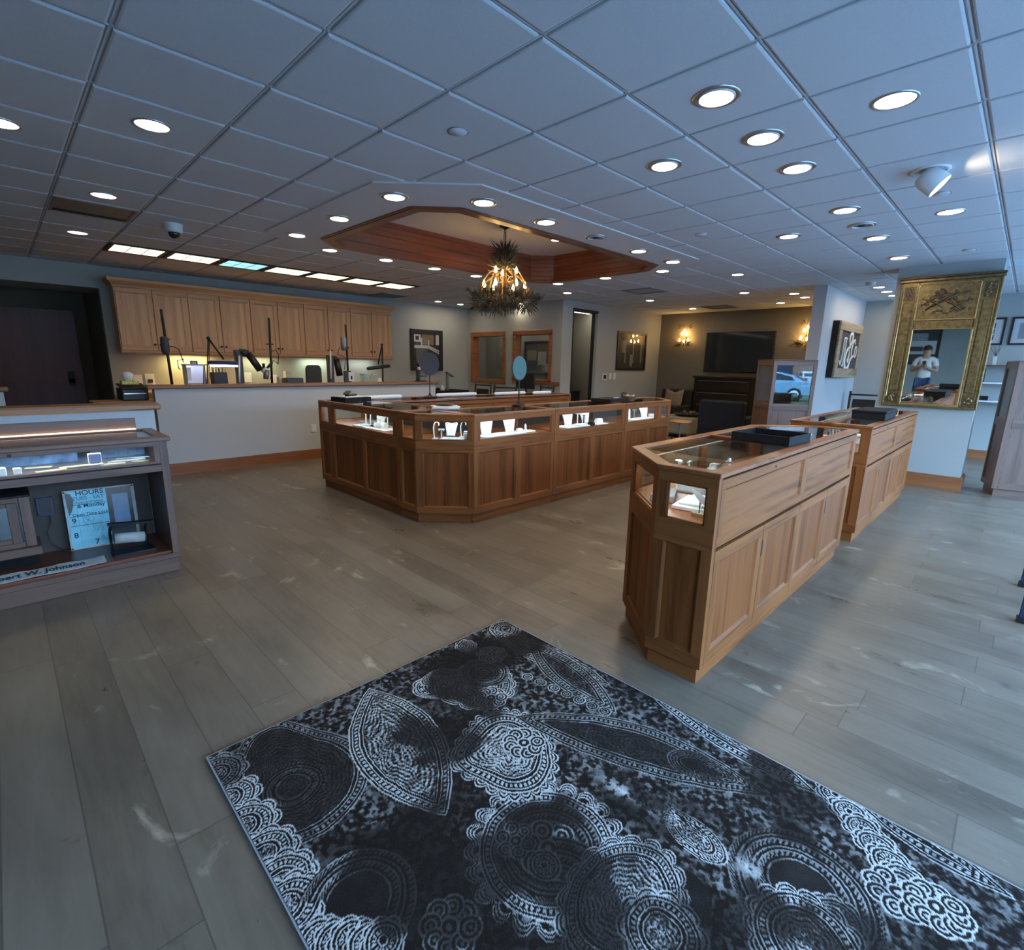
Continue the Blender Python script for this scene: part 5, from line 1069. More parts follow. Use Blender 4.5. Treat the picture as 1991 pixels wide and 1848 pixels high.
# wooden stool with a curled iron base
sp = atZ(1323, 820, .56); t = thing('stool', 'round wooden stool on curled black iron legs at the island end', 'stool', (sp.x, sp.y, 0))
MB().lathe([(0, 0), (.175, 0), (.185, .008), (.185, .026), (.175, .034), (0, .034)], (0, 0, .545), 'stool_wood', 28).build('seat', t, local=True); MB().cyl((0, 0, .18), .016, .37, 'grey_metal', 12).build('screw', t, local=True)
for k in range(4):
    a = k*PI/2+.4; c_, s_ = math.cos(a), math.sin(a); pr = [(.02, .34), (.10, .36), (.13, .28), (.07, .22), (.09, .12), (.17, .03), (.20, .008), (.225, .03), (.21, .05)]
    MB().tube([(r*c_, r*s_, z) for r, z in pr], .010, 'black_metal', 8).build('leg', t, local=True)
# sconces
def twig(mb, p, d, ln, r, mat, rnd, bend=.25, seg=5, n=5):
    d = Vector(d).normalized(); pts = [Vector(p)]; rs = [r]
    for k in range(seg):
        d = (d+Vector((rnd.uniform(-bend, bend), rnd.uniform(-bend, bend), rnd.uniform(-bend, bend)))).normalized(); pts.append(pts[-1]+d*ln/seg); rs.append(r*(1-.75*(k+1)/seg))
    mb.tube(pts, rs, mat, n); return pts
def needle(mb, p, d, ln, w, mat, rnd):
    d = Vector(d).normalized(); s = d.cross(Vector((rnd.uniform(-1, 1), rnd.uniform(-1, 1), rnd.uniform(-1, 1)))).normalized()*w; p = Vector(p); q = p+d*ln; mid = p+d*ln*.5+Vector((0, 0, -ln*.05)); nn = d.cross(s).normalized()*w*.4
    mb.add([p-s*.4, p+s*.4, mid+s, q, mid-s, mid+nn], [(0, 1, 5), (1, 2, 5), (2, 3, 5), (3, 4, 5), (4, 0, 5), (0, 4, 3, 2, 1)], mat)
def sconce(label, y, z, seed):
    rnd = random.Random(seed); t = thing('wall_sconce', label, 'wall lamp', (LX, y, z), 0, 'branch sconces')
    MB().cyl((0, 0, -.05), .07, .02, 'black_metal', 16, ax=(-1, 0, 0)).build('backplate', t, local=True)
    mb = MB()
    for k in range(22):
        a = rnd.uniform(-PI, PI); twig(mb, (-.10, .08*math.cos(a), -.16+.05*math.sin(a)), (rnd.uniform(-.5, .1), math.cos(a)*.9, abs(math.sin(a))*1.1+.05), rnd.uniform(.16, .36), .006, 'leaf_brown' if k % 3 else 'antler', rnd)
    mb.build('antler_twigs', t, local=True); mb = MB()
    for k in range(130):
        a = rnd.uniform(0, 2*PI); ph = rnd.uniform(.1, .22); needle(mb, (-.10+rnd.uniform(-.05, .05), ph*math.cos(a)*.8, -.15+rnd.uniform(-.05, .05)), (rnd.uniform(-.6, .2), math.cos(a), rnd.uniform(-.6, .5)), rnd.uniform(.05, .12), .007, 'leaf_brown' if k % 2 else 'pine_dark', rnd)
    for k in range(40):
        a = rnd.uniform(0, 2*PI); needle(mb, (-.09, .12*math.cos(a), .22+rnd.uniform(-.03, .06)), (rnd.uniform(-.5, .2), math.cos(a), rnd.uniform(.2, 1)), rnd.uniform(.05, .11), .006, 'leaf_brown', rnd)
    mb.build('foliage', t, local=True)
    for k, (dy, dz) in enumerate(((-.11, -.06), (.0, -.09), (.11, -.06), (-.05, .07), (.06, .09), (0, .15))):
        MB().tube([(-.03, dy*.5, -.12), (-.11, dy, dz-.05)], .007, 'antler', 6).build('arm', t, local=True)
        MB().lathe([(0, 0), (.012, .005), (.022, .03), (.014, .06), (0, .085)], (-.11, dy, dz-.035), 'sconce_bulb', 10).build('bulb', t, local=True)
    return t
p = atX(1334, 657, LX); sconce('branch wall lamp with glowing bulbs left of the television', p.y, p.z, 3)
p = atX(1572, 652, LX); sconce('branch wall lamp with glowing bulbs right of the television, partly behind the sign wall', p.y, p.z, 9)

# ------------------------------------------------------------------ tall glazed cases
def tall_case(label, x, y, rot, w, d, solid_front=False, front_mat='front_glass', h=1.58):
    """local: front at y = 0 facing -y, width along x from 0 to w, depth towards +y"""
    t = thing('tall_display_case', label, 'display case', (x, y, 0), rot, 'tall display cases'); V, H = 'mauve_v', 'mauve_h'
    MB().box(.03, w-.03, .03, d-.03, 0, .09, H).build('toe_kick', t, local=True)
    fr = MB(); f = .055
    for a, c in ((0, f), (w-f, w)):
        for b, e in ((0, .03), (d-.03, d)): fr.box(a, c, b, e, .09, h, V)
    for a, c in ((0, .03), (w-.03, w)):
        fr.box(a, c, .03, f, .09, h, V).box(a, c, d-f, d-.03, .09, h, V); fr.box(a, c, f, d-f, .09, .16, H).box(a, c, f, d-f, .83, .93, H).box(a, c, f, d-f, h-.07, h, H)
    for b, e in ((0, .03), (d-.03, d)): fr.box(f, w-f, b, e, .09, .16, H).box(f, w-f, b, e, .83, .93, H).box(f, w-f, b, e, h-.07, h, H)
    fr.build('frame', t, local=True, bevel=.003)
    pm = MB().box(f, w-f, .012, .02, .16, .83, V); 
    for a, c, z0, z1 in ((f, f+.014, .16, .83), (w-f-.014, w-f, .16, .83), (f, w-f, .16, .174), (f, w-f, .816, .83)): pm.box(a, c, .004, .014, z0, z1, H)
    pm.build('panel', t, local=True)
    for a, c in ((.010, .018), (w-.018, w-.010)): MB().box(a, c, f, d-f, .16, .83, V).build('panel', t, local=True)
    MB().box(f, w-f, d-.018, d-.01, .16, h-.07, V).build('back_panel', t, local=True)
    MB().box(.0, w, .0, d, h, h+.018, H).build('top', t, local=True, bevel=.004); MB().box(.03, w-.03, .03, d-.03, .90, .925, H).build('deck', t, local=True)
    for a, c in ((.012, .017), (w-.017, w-.012)): MB().box(a, c, f, d-f, .93, h-.07, 'case_glass').build('glass_pane', t, local=True)
    if solid_front:
        pm = MB().box(f, w-f, .012, .02, .93, h-.07, V)
        for a, c, z0, z1 in ((f, f+.014, .93, h-.07), (w-f-.014, w-f, .93, h-.07), (f, w-f, .93, .944), (f, w-f, h-.084, h-.07)): pm.box(a, c, .004, .014, z0, z1, H)
        pm.build('door', t, local=True)
    else: MB().box(f, w-f, .012, .017, .93, h-.07, front_mat).build('glass_pane', t, local=True)
    MB().box(.06, w-.06, .06, d-.06, 1.20, 1.206, 'case_glass').build('shelf', t, local=True)
    return t
tall_case('tall glazed case before the sign wall, mirroring a pale blue car and grass', 8.433, 2.794, math.radians(-54), .624, .80)
tall_case('tall glazed case at the right edge, mauve panel door above a lower panel', 8.33, .115, -PI/2+.24, .62, .50, True)

# ------------------------------------------------------------------ wooden sign on the sign wall
t = thing('wooden_sign', 'rustic wooden sign with a big white ampersand monogram on the pale wall', 'sign', (10.55, 2.42, 1.78))
SX0, SX1, SZ0, SZ1, SYF = 9.80, 11.34, 1.33, 2.245, 2.30
MB().box(SX0, SX1, SYF+.03, 2.418, SZ0, SZ1, 'dark_wood').build('back_box', t)
MB().box(SX0+.17, SX1-.10, SYF+.015, SYF+.03, SZ0+.15, SZ1-.14, 'charcoal').build('board', t)
mb = MB().box(SX0, SX1, SYF-.005, SYF+.03, SZ1-.145, SZ1, 'barn_wood').box(SX0, SX1, SYF-.005, SYF+.03, SZ0, SZ0+.155, 'barn_wood').box(SX0, SX0+.18, SYF, SYF+.03, SZ0+.155, SZ1-.145, 'barn_wood').box(SX1-.11, SX1, SYF, SYF+.03, SZ0+.155, SZ1-.145, 'barn_wood'); mb.build('frame', t, bevel=.006)
def stroke(mb, pts, ws, y, mat):
    """flat lettering stroke in the plane of the sign, width varying along it"""
    n = len(pts); P = [Vector((SX0+(SX1-SX0)*a, y, SZ0+(SZ1-SZ0)*b)) for a, b in pts]; Lf = []; Rt = []
    for i in range(n):
        d = (P[min(i+1, n-1)]-P[max(i-1, 0)]); s = Vector((-d.z, 0, d.x)).normalized(); w = ws[i] if isinstance(ws, (list, tuple)) else ws
        Lf.append(P[i]+s*w/2); Rt.append(P[i]-s*w/2)
    for i in range(n-1): mb.slab(Rt[i], Rt[i+1], Lf[i+1], Lf[i], .012, mat)
def smooth(pts, k=5):
    out = []
    for i in range(len(pts)-1):
        p0, p1, p2, p3 = pts[max(i-1, 0)], pts[i], pts[i+1], pts[min(i+2, len(pts)-1)]
        for q in range(k):
            t_ = q/k; out.append(tuple(.5*((2*p1[j])+(-p0[j]+p2[j])*t_+(2*p0[j]-5*p1[j]+4*p2[j]-p3[j])*t_**2+(-p0[j]+3*p1[j]-3*p2[j]+p3[j])*t_**3) for j in range(len(p1))))
    return out+[tuple(pts[-1])]
def letter(name, pts, y=SYF+.014):
    s = smooth(pts); mb = MB(); stroke(mb, [(p[0], p[1]) for p in s], [p[2]*.74 for p in s], y, 'paper'); return mb.build(name, t)
letter('letter_m', [(.16, .30, .03), (.20, .24, .03), (.235, .34, .035), (.25, .50, .04), (.255, .70, .045)])
letter('letter_m', [(.235, .71, .03), (.30, .72, .035), (.37, .71, .03)]); letter('letter_m', [(.335, .71, .045), (.33, .52, .05), (.325, .34, .05), (.31, .22, .04), (.27, .23, .03)])
letter('ampersand', [(.55, .60, .03), (.60, .72, .06), (.58, .82, .09), (.52, .82, .08), (.475, .74, .07), (.50, .63, .05), (.555, .56, .035), (.50, .56, .04), (.43, .50, .06), (.385, .38, .08), (.385, .27, .10), (.43, .17, .12), (.50, .14, .12), (.57, .20, .09), (.62, .33, .06), (.68, .39, .035)])
letter('ampersand', [(.505, .52, .03), (.54, .44, .05), (.52, .34, .08), (.485, .30, .09)])
letter('letter_c', [(.76, .64, .04), (.71, .71, .05), (.655, .66, .06), (.63, .54, .06), (.645, .42, .05), (.69, .38, .04), (.75, .42, .025)])
letter('letter_o', [(.835, .60, .025), (.79, .56, .03), (.775, .47, .03), (.80, .39, .03), (.845, .41, .03), (.865, .50, .03), (.845, .58, .025), (.80, .60, .02)])
p = atX(1676, 768, 10.9)
ladder_chair('black metal chair behind the second counter, before the grey end wall', 10.9, p.y, -PI/2, 1.08, .44)

# ------------------------------------------------------------------ gilt trumeau mirror on the column
MX = 8.30; MY0, MY1, MZ0, MZ1 = .392, 1.335, 1.012, 2.588
t = thing('gilt_mirror', 'tall gilt mirror with carved flowers above the glass, hung on the column', 'mirror', (MX, .865, 1.8))
MB().box(MX-.045, MX-.001, MY0, MY1, MZ0, MZ1, 'gilt').build('backboard', t, bevel=.008)
def bar(mb, y0, y1, z0, z1, d0, d1, mat): mb.box(MX-d1, MX-d0, y0, y1, z0, z1, mat)
mb = MB()
bar(mb, MY0-.015, MY1+.015, MZ1-.055, MZ1-.02, .04, .075, 'gilt'); bar(mb, MY0-.02, MY1+.02, MZ1-.02, MZ1+.005, .03, .09, 'gilt_dark'); bar(mb, MY0, MY1, MZ0, MZ0+.035, .04, .06, 'gilt')
GY0, GY1, GZ0, GZ1 = .585, 1.135, 1.06, 1.965; CZ0, CZ1 = 2.08, 2.50
for a, c in ((MY0, MY0+.02), (MY0+.155, MY0+.185), (MY1-.185, MY1-.155), (MY1-.02, MY1)): bar(mb, a, c, MZ0+.035, MZ1-.055, .04, .062, 'gilt')
bar(mb, MY0+.185, MY1-.185, GZ1+.005, CZ0-.005, .04, .055, 'gilt'); mb.build('frame', t, bevel=.006)
mb = MB()
for a, c in ((MY0+.028, MY0+.040), (MY1-.040, MY1-.028)): bar(mb, a, c, MZ0+.12, MZ1-.14, .04, .058, 'gilt_bright')
for y0, y1, z0, z1 in ((GY0-.02, GY1+.02, GZ0-.024, GZ0), (GY0-.02, GY1+.02, GZ1, GZ1+.012), (GY0-.02, GY0, GZ0, GZ1), (GY1, GY1+.02, GZ0, GZ1), (GY0-.01, GY1+.01, CZ0-.005, CZ0+.010), (GY1+.004, GY1+.018, CZ0, CZ1), (GY0-.018, GY0-.004, CZ0, CZ1), (GY0-.01, GY1+.01, CZ1, CZ1+.012)): bar(mb, y0, y1, z0, z1, .04, .066, 'gilt_bright')
mb.build('gilt_moulding', t, bevel=.005)
mb = MB(); th = math.radians(.88); zc = (GZ0+GZ1)/2; hh = (GZ1-GZ0)/2
mb.slab((MX-.050+hh*math.sin(th), GY1, GZ0), (MX-.050+hh*math.sin(th), GY0, GZ0), (MX-.050-hh*math.sin(th), GY0, GZ1), (MX-.050-hh*math.sin(th), GY1, GZ1), .002, 'aged_mirror'); mb.build('mirror_glass', t)
mb = MB(); rnd = random.Random(21)      # carved trophy of flowers and quiver
def relief(y, z, r, sy=1, sz=1, mat='gilt_dark'): mb.ball((MX-.047, y, z), r, mat, 9, sx=.55, sy=sy, sz=sz)
cyy, czz = .865, 2.30
for k in range(26):
    a = rnd.uniform(0, 2*PI); q = rnd.uniform(.0, .10); relief(cyy+.02+q*1.3*math.cos(a), czz+.05+q*.8*math.sin(a), rnd.uniform(.014, .026))
for k in range(16):
    s = k/15; mb.ball((MX-.048, cyy+.20-.38*s, czz-.03+.12*math.sin(s*PI*1.2)), .017, 'gilt_dark', 8, sx=.6)
for a0, c0, a1, c1 in ((.19, -.10, -.10, .10), (-.20, .10, .12, -.06), (-.16, -.12, .05, .02), (.2, .02, .02, -.08), (-.22, .0, -.05, -.1)):
    mb.tube([(MX-.048, cyy+a0, czz+c0), (MX-.058, cyy+(a0+a1)/2, czz+(c0+c1)/2+.02), (MX-.048, cyy+a1, czz+c1)], [.009, .014, .007], 'gilt_dark', 6)
for k in range(8):
    s = k/7; mb.ball((MX-.05, cyy+.10-.22*s, czz-.13+.02*math.sin(s*9)), .018, 'gilt_dark', 8, sx=.6, sz=.7)
for k in range(14):
    s_ = 1 if k % 2 else -1; relief(cyy+s_*rnd.uniform(.14, .235), czz+rnd.uniform(-.12, .08), rnd.uniform(.008, .014))
mb.build('carved_flowers', t)
for yy in (MY0+.095, MY1-.095):
    for z0, z1 in ((MZ1-.27, MZ1-.10), (MZ0+.05, MZ0+.16)):
        mb = MB(); bar(mb, yy-.05, yy+.05, z0, z1, .042, .05, 'gilt_dark')
        for k in range(9): mb.ball((MX-.052, yy+rnd.uniform(-.035, .035), z0+.02+(z1-z0-.04)*k/8), rnd.uniform(.012, .02), 'gilt', 8, sx=.6)
        mb.build('carved_rosette', t)
for yy in (MY0+.098, MY1-.098):
    MB().box(MX-.058, MX-.045, yy-.045, yy+.045, MZ0+.2, MZ1-.30, 'gilt').build('side_pilaster', t, bevel=.008)

# shelves and things on the east wall
t = thing('wall_shelf', 'wall shelves beside the tall case at the right edge', 'shelf', (11.7, .5, 0))
for z in (.98, 1.28, 1.56): MB().box(11.55, 11.85, -.6, .80, z, z+.025, 'mat_white' if z < 1.5 else 'mauve_h').build('shelf_board', t)
lay('shelf_vase', 'small vase with dark twigs on the top wall shelf', 'vase', 11.7, .46, 1.5855, .05, .05, .14, 'acrylic')
v = bpy.data.objects['shelf_vase']; mb = MB(); rnd = random.Random(5)
for k in range(9): twig(mb, (0, 0, .13), (rnd.uniform(-.5, .5), rnd.uniform(-.5, .5), 1), .20, .004, 'leaf_brown', rnd)
mb.build('twigs', v, local=True)
lay('dark_bottle', 'tall dark bottle on the middle wall shelf', 'bottle', 11.68, .56, 1.3055, .05, .05, .22, 'black_plastic'); lay('black_box', 'black box on the middle wall shelf', 'box', 11.68, .68, 1.3055, .08, .12, .05, 'black_matte')
lay('dark_bowl', 'dark bowl on the lowest wall shelf, beside a white cup', 'bowl', 11.68, .50, 1.0055, .10, .12, .07, 'black_matte'); lay('white_cup', 'white cup on the lowest wall shelf', 'cup', 11.68, .64, 1.0055, .08, .08, .08, 'white_plastic')

# table whose dark legs show at the right edge
t = thing('side_table', 'dark metal table at the right edge of the view, only its square legs showing', 'table', (4.52, -.55, 0))
for x in (4.14, 4.88):
    for y in (-.205, -.92):
        lg = MB().box(x-.018, x+.018, y-.018, y+.018, .03, .72, 'navy_plaque').build('leg', t, bevel=.003); MB().box(x-.027, x+.027, y-.027, y+.027, 0, .032, 'black_plastic').build('foot_cap', lg)
MB().box(4.10, 4.92, -.95, -.19, .72, .745, 'black_metal').build('tabletop', t)

# ------------------------------------------------------------------ ceiling fixtures
def tile_c(x, y): return (GX+(math.floor((x-GX)/T)+.5)*T, GY+(math.floor((y-GY)/T)+.5)*T)
def downlight(label, x, y, z=CEIL-.011, lit=True, gimbal=False, group='recessed downlights', face='lamp_face', r=.076):
    t = thing('downlight', label, 'ceiling light', (x, y, z), 0, group)
    if gimbal:
        MB().lathe([(r+.034, .001), (r+.034, -.005), (r+.016, -.007), (r+.012, .001)], (0, 0, 0), 'steel_trim', 28).lathe([(r+.010, .0), (r+.010, -.009), (r+.002, -.011), (r, .0)], (0, 0, 0), 'white_plastic', 28).build('trim_ring', t, local=True)
    else: MB().lathe([(r+.016, .001), (r+.016, -.004), (r+.004, -.006), (r, .001)], (0, 0, 0), 'steel_trim', 28).build('trim_ring', t, local=True)
    MB().lathe([(0, -.002), (r+.002, -.002), (r+.002, .001)], (0, 0, 0), (face if lit else 'grey_metal'), 28, smooth=False).build('lamp_face', t, local=True)
    if not lit: MB().lathe([(0, -.012), (.03, -.010), (.035, -.002)], (0, 0, 0), 'charcoal', 16).build('lamp', t, local=True)
    return t
def row(desc, pts, snap=True, **k):
    for i, (x, y) in enumerate(pts):
        if snap: x, y = tile_c(x, y)
        downlight('recessed downlight, '+ORD[i]+' from the camera '+desc, x, y, **k)
row('in the row above the nearest counter', [(2.64, 1.29), (3.25, 1.29), (3.86, 1.29), (5.08, 1.29), (6.30, 1.29), (7.52, 1.29)], gimbal=True)
row('in the row between the counters and the island', [(3.25, 1.9), (5.69, 1.9)], gimbal=True, face='lamp_face_cool')
row('in the ceiling on the window side of the counters', [(3.25, .68), (5.70, .68)], face='lamp_soft', r=.082)
x, y = tile_c(5.7, 1.29); downlight('unlit recessed downlight between lit ones above the counters', x, y, lit=False, gimbal=True)
CB = CEIL-.022
row('on the left side of the octagonal border', [(2.40, 3.75), (2.40, 4.67), (2.40, 5.60)], snap=False, z=CB, gimbal=True, face='tray_lamp')
row('on the near right side of the octagonal border', [(2.96, 3.33), (3.72, 3.33), (5.29, 3.33), (6.07, 3.33)], snap=False, z=CB, gimbal=True, face='tray_lamp')
downlight('unlit recessed downlight on the near right side of the octagonal border', 4.48, 3.33, CB, lit=False, gimbal=True)
row('on the far left side of the octagonal border', [(2.97, 6.05), (3.72, 6.05), (4.48, 6.05), (5.24, 6.05)], snap=False, z=CB, face='tray_lamp')
row('on the far right side of the octagonal border', [(6.58, 3.75), (6.57, 4.67), (6.55, 5.57)], snap=False, z=CB, face='tray_lamp')
for (px_, py_, lb) in ((862, 408, 'recessed downlight inside the octagonal recess, nearest the camera'), (1082, 467, 'recessed downlight inside the octagonal recess, at its right end')):
    p = atZ(px_, py_, TRAY_Z); downlight(lb, p.x, p.y, TRAY_Z, face='lamp_soft', r=.07)
row('in the left ceiling over the hall side', [(.81, 3.73), (.2, 4.35), (.8, 5.57), (.8, 7.4)], face='lamp_soft', r=.08)
row('in the far ceiling between the island and the lounge', [(7.52, 3.12), (7.6, 6.2), (8.08, 7.7), (9.5, 3.74), (9.5, 5.3)], face='tray_lamp', r=.07)
row('in the far ceiling near the lounge wall', [(10.2, 3.17), (10.8, 3.17), (11.3, 3.74), (11.3, 5.6)], face='tray_lamp', r=.07)
row('in the ceiling beside the wall cabinets', [(6.9, 9.27), (7.52, 9.27)], face='tray_lamp', r=.065)
row('in the ceiling before the sign wall', [(9.96, 1.9), (10.6, 1.9), (11.2, 1.9)], face='tray_lamp', r=.07)
# adjustable spot hanging below the ceiling
x, y = tile_c(4.5, .70); t = thing('spotlight', 'pivoting white spotlight dropped from the ceiling tile, tilted and lit', 'ceiling light', (x, y, CEIL-.011))
MB().lathe([(.11, .001), (.11, -.006), (.085, -.008), (.085, .001)], (0, 0, 0), 'white_plastic', 28).build('trim_ring', t, local=True)
ax = Vector((.12, -.74, -.66)).normalized(); c0 = Vector((-.01, .03, -.02))
MB().lathe([(.0, .0), (.06, .0), (.072, .03), (.076, .13), (.070, .13), (.066, .118)], c0, 'white_plastic', 24, ax=ax).build('spot_housing', t, local=True); MB().lathe([(0, .119), (.067, .119)], c0, 'lamp_face', 24, ax=ax).build('lamp_face', t, local=True)
# fluorescent row over the bench
for k in range(7):
    xa = GX+T*(2+k)+.0; ya = GY+8*T
    t = thing('ceiling_panel_light', ORD[k]+' square fluorescent panel from the left over the bench'+(', bluish' if k == 2 else ''), 'ceiling light', (xa+T/2, ya+T/2, CEIL-.011), 0, 'fluorescent panels over the bench')
    o = [(-T/2+.008, -T/2+.008), (T/2-.008, -T/2+.008), (T/2-.008, T/2-.008), (-T/2+.008, T/2-.008)]
    MB().ring(o, inset(o, .045), -.009, .012, 'black_metal').build('frame', t, local=True); f = 'troffer_cyan' if k == 2 else 'troffer'
    MB().box(-T/2+.05, T/2-.05, -T/2+.05, T/2-.05, -.004, -.001, f).build('diffuser', t, local=True)
    mb = MB()
    for q in (-.085, .085): mb.box(q-.004, q+.004, -T/2+.05, T/2-.05, -.008, -.0042, 'paper')
    mb.box(-T/2+.05, T/2-.05, -.004, .004, -.008, -.0042, 'paper'); mb.build('louver', t, local=True)
# vents, discs, security dome
x0, x1, ya, yb = GX+T+.02, GX+2*T-.02, GY+5*T+.02, GY+6*T-.02
t = thing('return_vent', 'open dusty return air vent in the left ceiling', 'air vent', ((x0+x1)/2, (ya+yb)/2, CEIL-.011)); o = [(x0, ya), (x1, ya), (x1, yb), (x0, yb)]
MB().ring(o, inset(o, .02), CEIL-.018, CEIL-.011, 'duct_tan').build('frame', t); MB().box(x0+.02, x1-.02, ya+.02, yb-.02, CEIL-.0125, CEIL-.0115, 'duct_tan').box(x0+.02, x1-.02, yb-.12, yb-.02, CEIL-.014, CEIL-.0126, 'groove').build('duct', t)
for k, (x, y, lb) in enumerate(((8.2, 4.95, 'flat grey ceiling grille beyond the octagonal recess'), (5.85, 9.4, 'flat grey ceiling grille over the right end of the wall cabinets'), (11.0, 5.2, 'flat grey ceiling grille in the lounge'))):
    x, y = tile_c(x, y); t = thing('ceiling_grille', lb, 'air vent', (x, y, CEIL-.011), 0, 'ceiling grilles'); mb = MB(); s = .285; o = [(-s, -s), (s, -s), (s, s), (-s, s)]; mb.ring(o, inset(o, .03), -.012, .0, 'grey_metal'); mb.build('frame', t, local=True)
    mb = MB(); 
    for q in range(14): mb.slab((-s+.03, -s+.04+q*.038, -.008), (s-.03, -s+.04+q*.038, -.008), (s-.03, -s+.062+q*.038, -.001), (-s+.03, -s+.062+q*.038, -.001), .002, 'grey_metal')
    mb.build('slats', t, local=True)
for (x, y, lb) in ((2.04, 2.52, 'plain round cover plate in the ceiling before the octagonal border'), (5.12, .68, 'round cover plate near the pivoting spotlight'), (7.56, .675, 'round cover plate before the mirror column'), (5.12, 2.52, 'round cover plate right of the octagonal border'), (7.62, 2.52, 'round cover plate furthest down the row right of the octagonal border'), (2.02, 6.82, 'round cover plate before the fluorescent panels'), (1.45, 9.0, 'round cover plate over the left end of the wall cabinets'), (4.3, 7.1, 'round cover plate right of the octagonal border on the bench side')):
    x, y = tile_c(x, y); t = thing('cover_plate', lb, 'ceiling fitting', (x, y, CEIL-.011), 0, 'round ceiling cover plates'); MB().lathe([(0, -.010), (.045, -.009), (.052, -.005), (.054, .001)], (0, 0, 0), 'tile_white', 20).build('plate', t, local=True); MB().lathe([(.060, .0005), (.060, -.003), (.055, -.003), (.055, .0005)], (0, 0, 0), 'grey_metal', 20).build('edge_ring', t, local=True)
x, y = tile_c(1.45, 5.95); t = thing('security_camera', 'white dome security camera under the ceiling left of the octagonal border', 'security camera', (x, y, CEIL-.011))
MB().lathe([(0, -.08), (.062, -.08), (.075, -.07), (.078, -.02), (.082, .0)], (0, 0, 0), 'white_plastic', 24).build('housing', t, local=True); MB().ball((0, 0, -.085), .052, 'car_glass', 16).build('dome', t, local=True)
x, y = tile_c(9.6, 2.2); t = thing('smoke_alarm', 'white smoke alarm on the ceiling before the sign wall', 'smoke alarm', (x, y, CEIL-.011)); MB().lathe([(0, -.05), (.05, -.05), (.065, -.03), (.07, .0)], (0, 0, 0), 'white_plastic', 20).build('housing', t, local=True)

# ------------------------------------------------------------------ branch chandelier in the recess
HX, HY = atZ(983, 439, TRAY_Z).x, atZ(983, 439, TRAY_Z).y
rnd = random.Random(33)
t = thing('chandelier', 'branch chandelier of pine sprays, curled antlers and warm bulbs hanging in the octagonal recess', 'chandelier', (HX, HY, 2.0))
def hp(x, y, z): return (HX+x, HY+y, z)
MB().lathe([(0, 0), (.075, 0), (.072, -.015), (.03, -.03), (.012, -.045), (0, -.045)], hp(0, 0, TRAY_Z-.001), 'black_metal', 24).build('canopy', t)
mb = MB()
for k in range(6):
    z = TRAY_Z-.065-.034*k; pts = [(.011*math.cos(a)*(1 if k % 2 else 0), .011*math.cos(a)*(0 if k % 2 else 1), z+.023*math.sin(a)) for a in [q*PI/5 for q in range(11)]]
    mb.tube([hp(*q) for q in pts], .0035, 'black_metal', 5)
mb.tube([hp(-.015, 0, TRAY_Z-.04), hp(-.03, .005, TRAY_Z-.15), hp(-.01, 0, 2.86)], .003, 'black_plastic', 5); mb.build('chain', t)
MB().tube([hp(0, 0, 2.88), hp(0, 0, 2.20)], .018, 'leaf_brown', 8).build('stem', t)
mb = MB()
for k in range(430):
    z = rnd.uniform(2.62, 2.84); a = rnd.uniform(0, 2*PI); q = rnd.uniform(0, .07)
    needle(mb, hp(q*math.cos(a), q*math.sin(a), z), (math.cos(a)*.8, math.sin(a)*.8, rnd.uniform(-.5, 1.1)), rnd.uniform(.09, .22), .0045, ('pine_dark', 'pine', 'pine_dark')[k % 3], rnd)
for k in range(60):
    a = rnd.uniform(0, 2*PI); needle(mb, hp(.02*math.cos(a), .02*math.sin(a), 2.82), (math.cos(a)*.42, math.sin(a)*.42, 1), rnd.uniform(.08, .17), .004, 'pine', rnd)
mb.build('upper_spray', t)
mb = MB()
for k in range(1500):
    a = rnd.uniform(0, 2*PI); ph = rnd.uniform(0, 2*PI); q = rnd.uniform(.03, .10); R_ = .30+q*math.cos(ph); z = 2.23+q*.9*math.sin(ph)
    needle(mb, hp(R_*math.cos(a), R_*math.sin(a), z), (math.cos(a)*math.cos(ph)+rnd.uniform(-.5, .5), math.sin(a)*math.cos(ph)+rnd.uniform(-.5, .5), math.sin(ph)+rnd.uniform(-.4, .5)), rnd.uniform(.06, .14), .0048, ('pine_dark', 'pine', 'pine', 'pine_dark', 'leaf_brown')[k % 5], rnd)
for k in range(200):
    a = rnd.uniform(0, 2*PI); R_ = rnd.uniform(0, .25); needle(mb, hp(R_*math.cos(a), R_*math.sin(a), rnd.uniform(2.14, 2.30)), (rnd.uniform(-1, 1), rnd.uniform(-1, 1), rnd.uniform(-1, .3)), rnd.uniform(.06, .13), .005, 'pine_dark', rnd)
for k in range(14):
    a = rnd.uniform(0, 2*PI); pts = twig(mb, hp(.33*math.cos(a), .33*math.sin(a), 2.25), (math.cos(a), math.sin(a), rnd.uniform(-.2, .6)), rnd.uniform(.12, .22), .004, 'leaf_brown', rnd)
    for p in pts[2:]:
        for q in range(8): needle(mb, p, (rnd.uniform(-1, 1), rnd.uniform(-1, 1), rnd.uniform(-.6, 1)), .06, .004, 'pine', rnd)
mb.build('lower_wreath', t)
for k in range(9):
    a = k*2*PI/9+.2; c_, s_ = math.cos(a), math.sin(a); pr = [(.02, 2.62), (.10, 2.64), (.20, 2.58), (.27, 2.47), (.30, 2.35), (.26, 2.28), (.20, 2.29), (.17, 2.34)]
    if k % 3 == 1: pr = [(.02, 2.44), (.08, 2.52), (.17, 2.50), (.26, 2.44), (.32, 2.36), (.31, 2.27)]
    jt = [(r+rnd.uniform(-.015, .015), z+rnd.uniform(-.02, .02)) for r, z in pr]
    MB().tube([hp(r*c_, r*s_, z) for r, z in jt], [.006+.005*math.sin(PI*q/(len(jt)-1)) for q in range(len(jt))], 'antler', 7).build('antler_arm', t)
mb = MB()
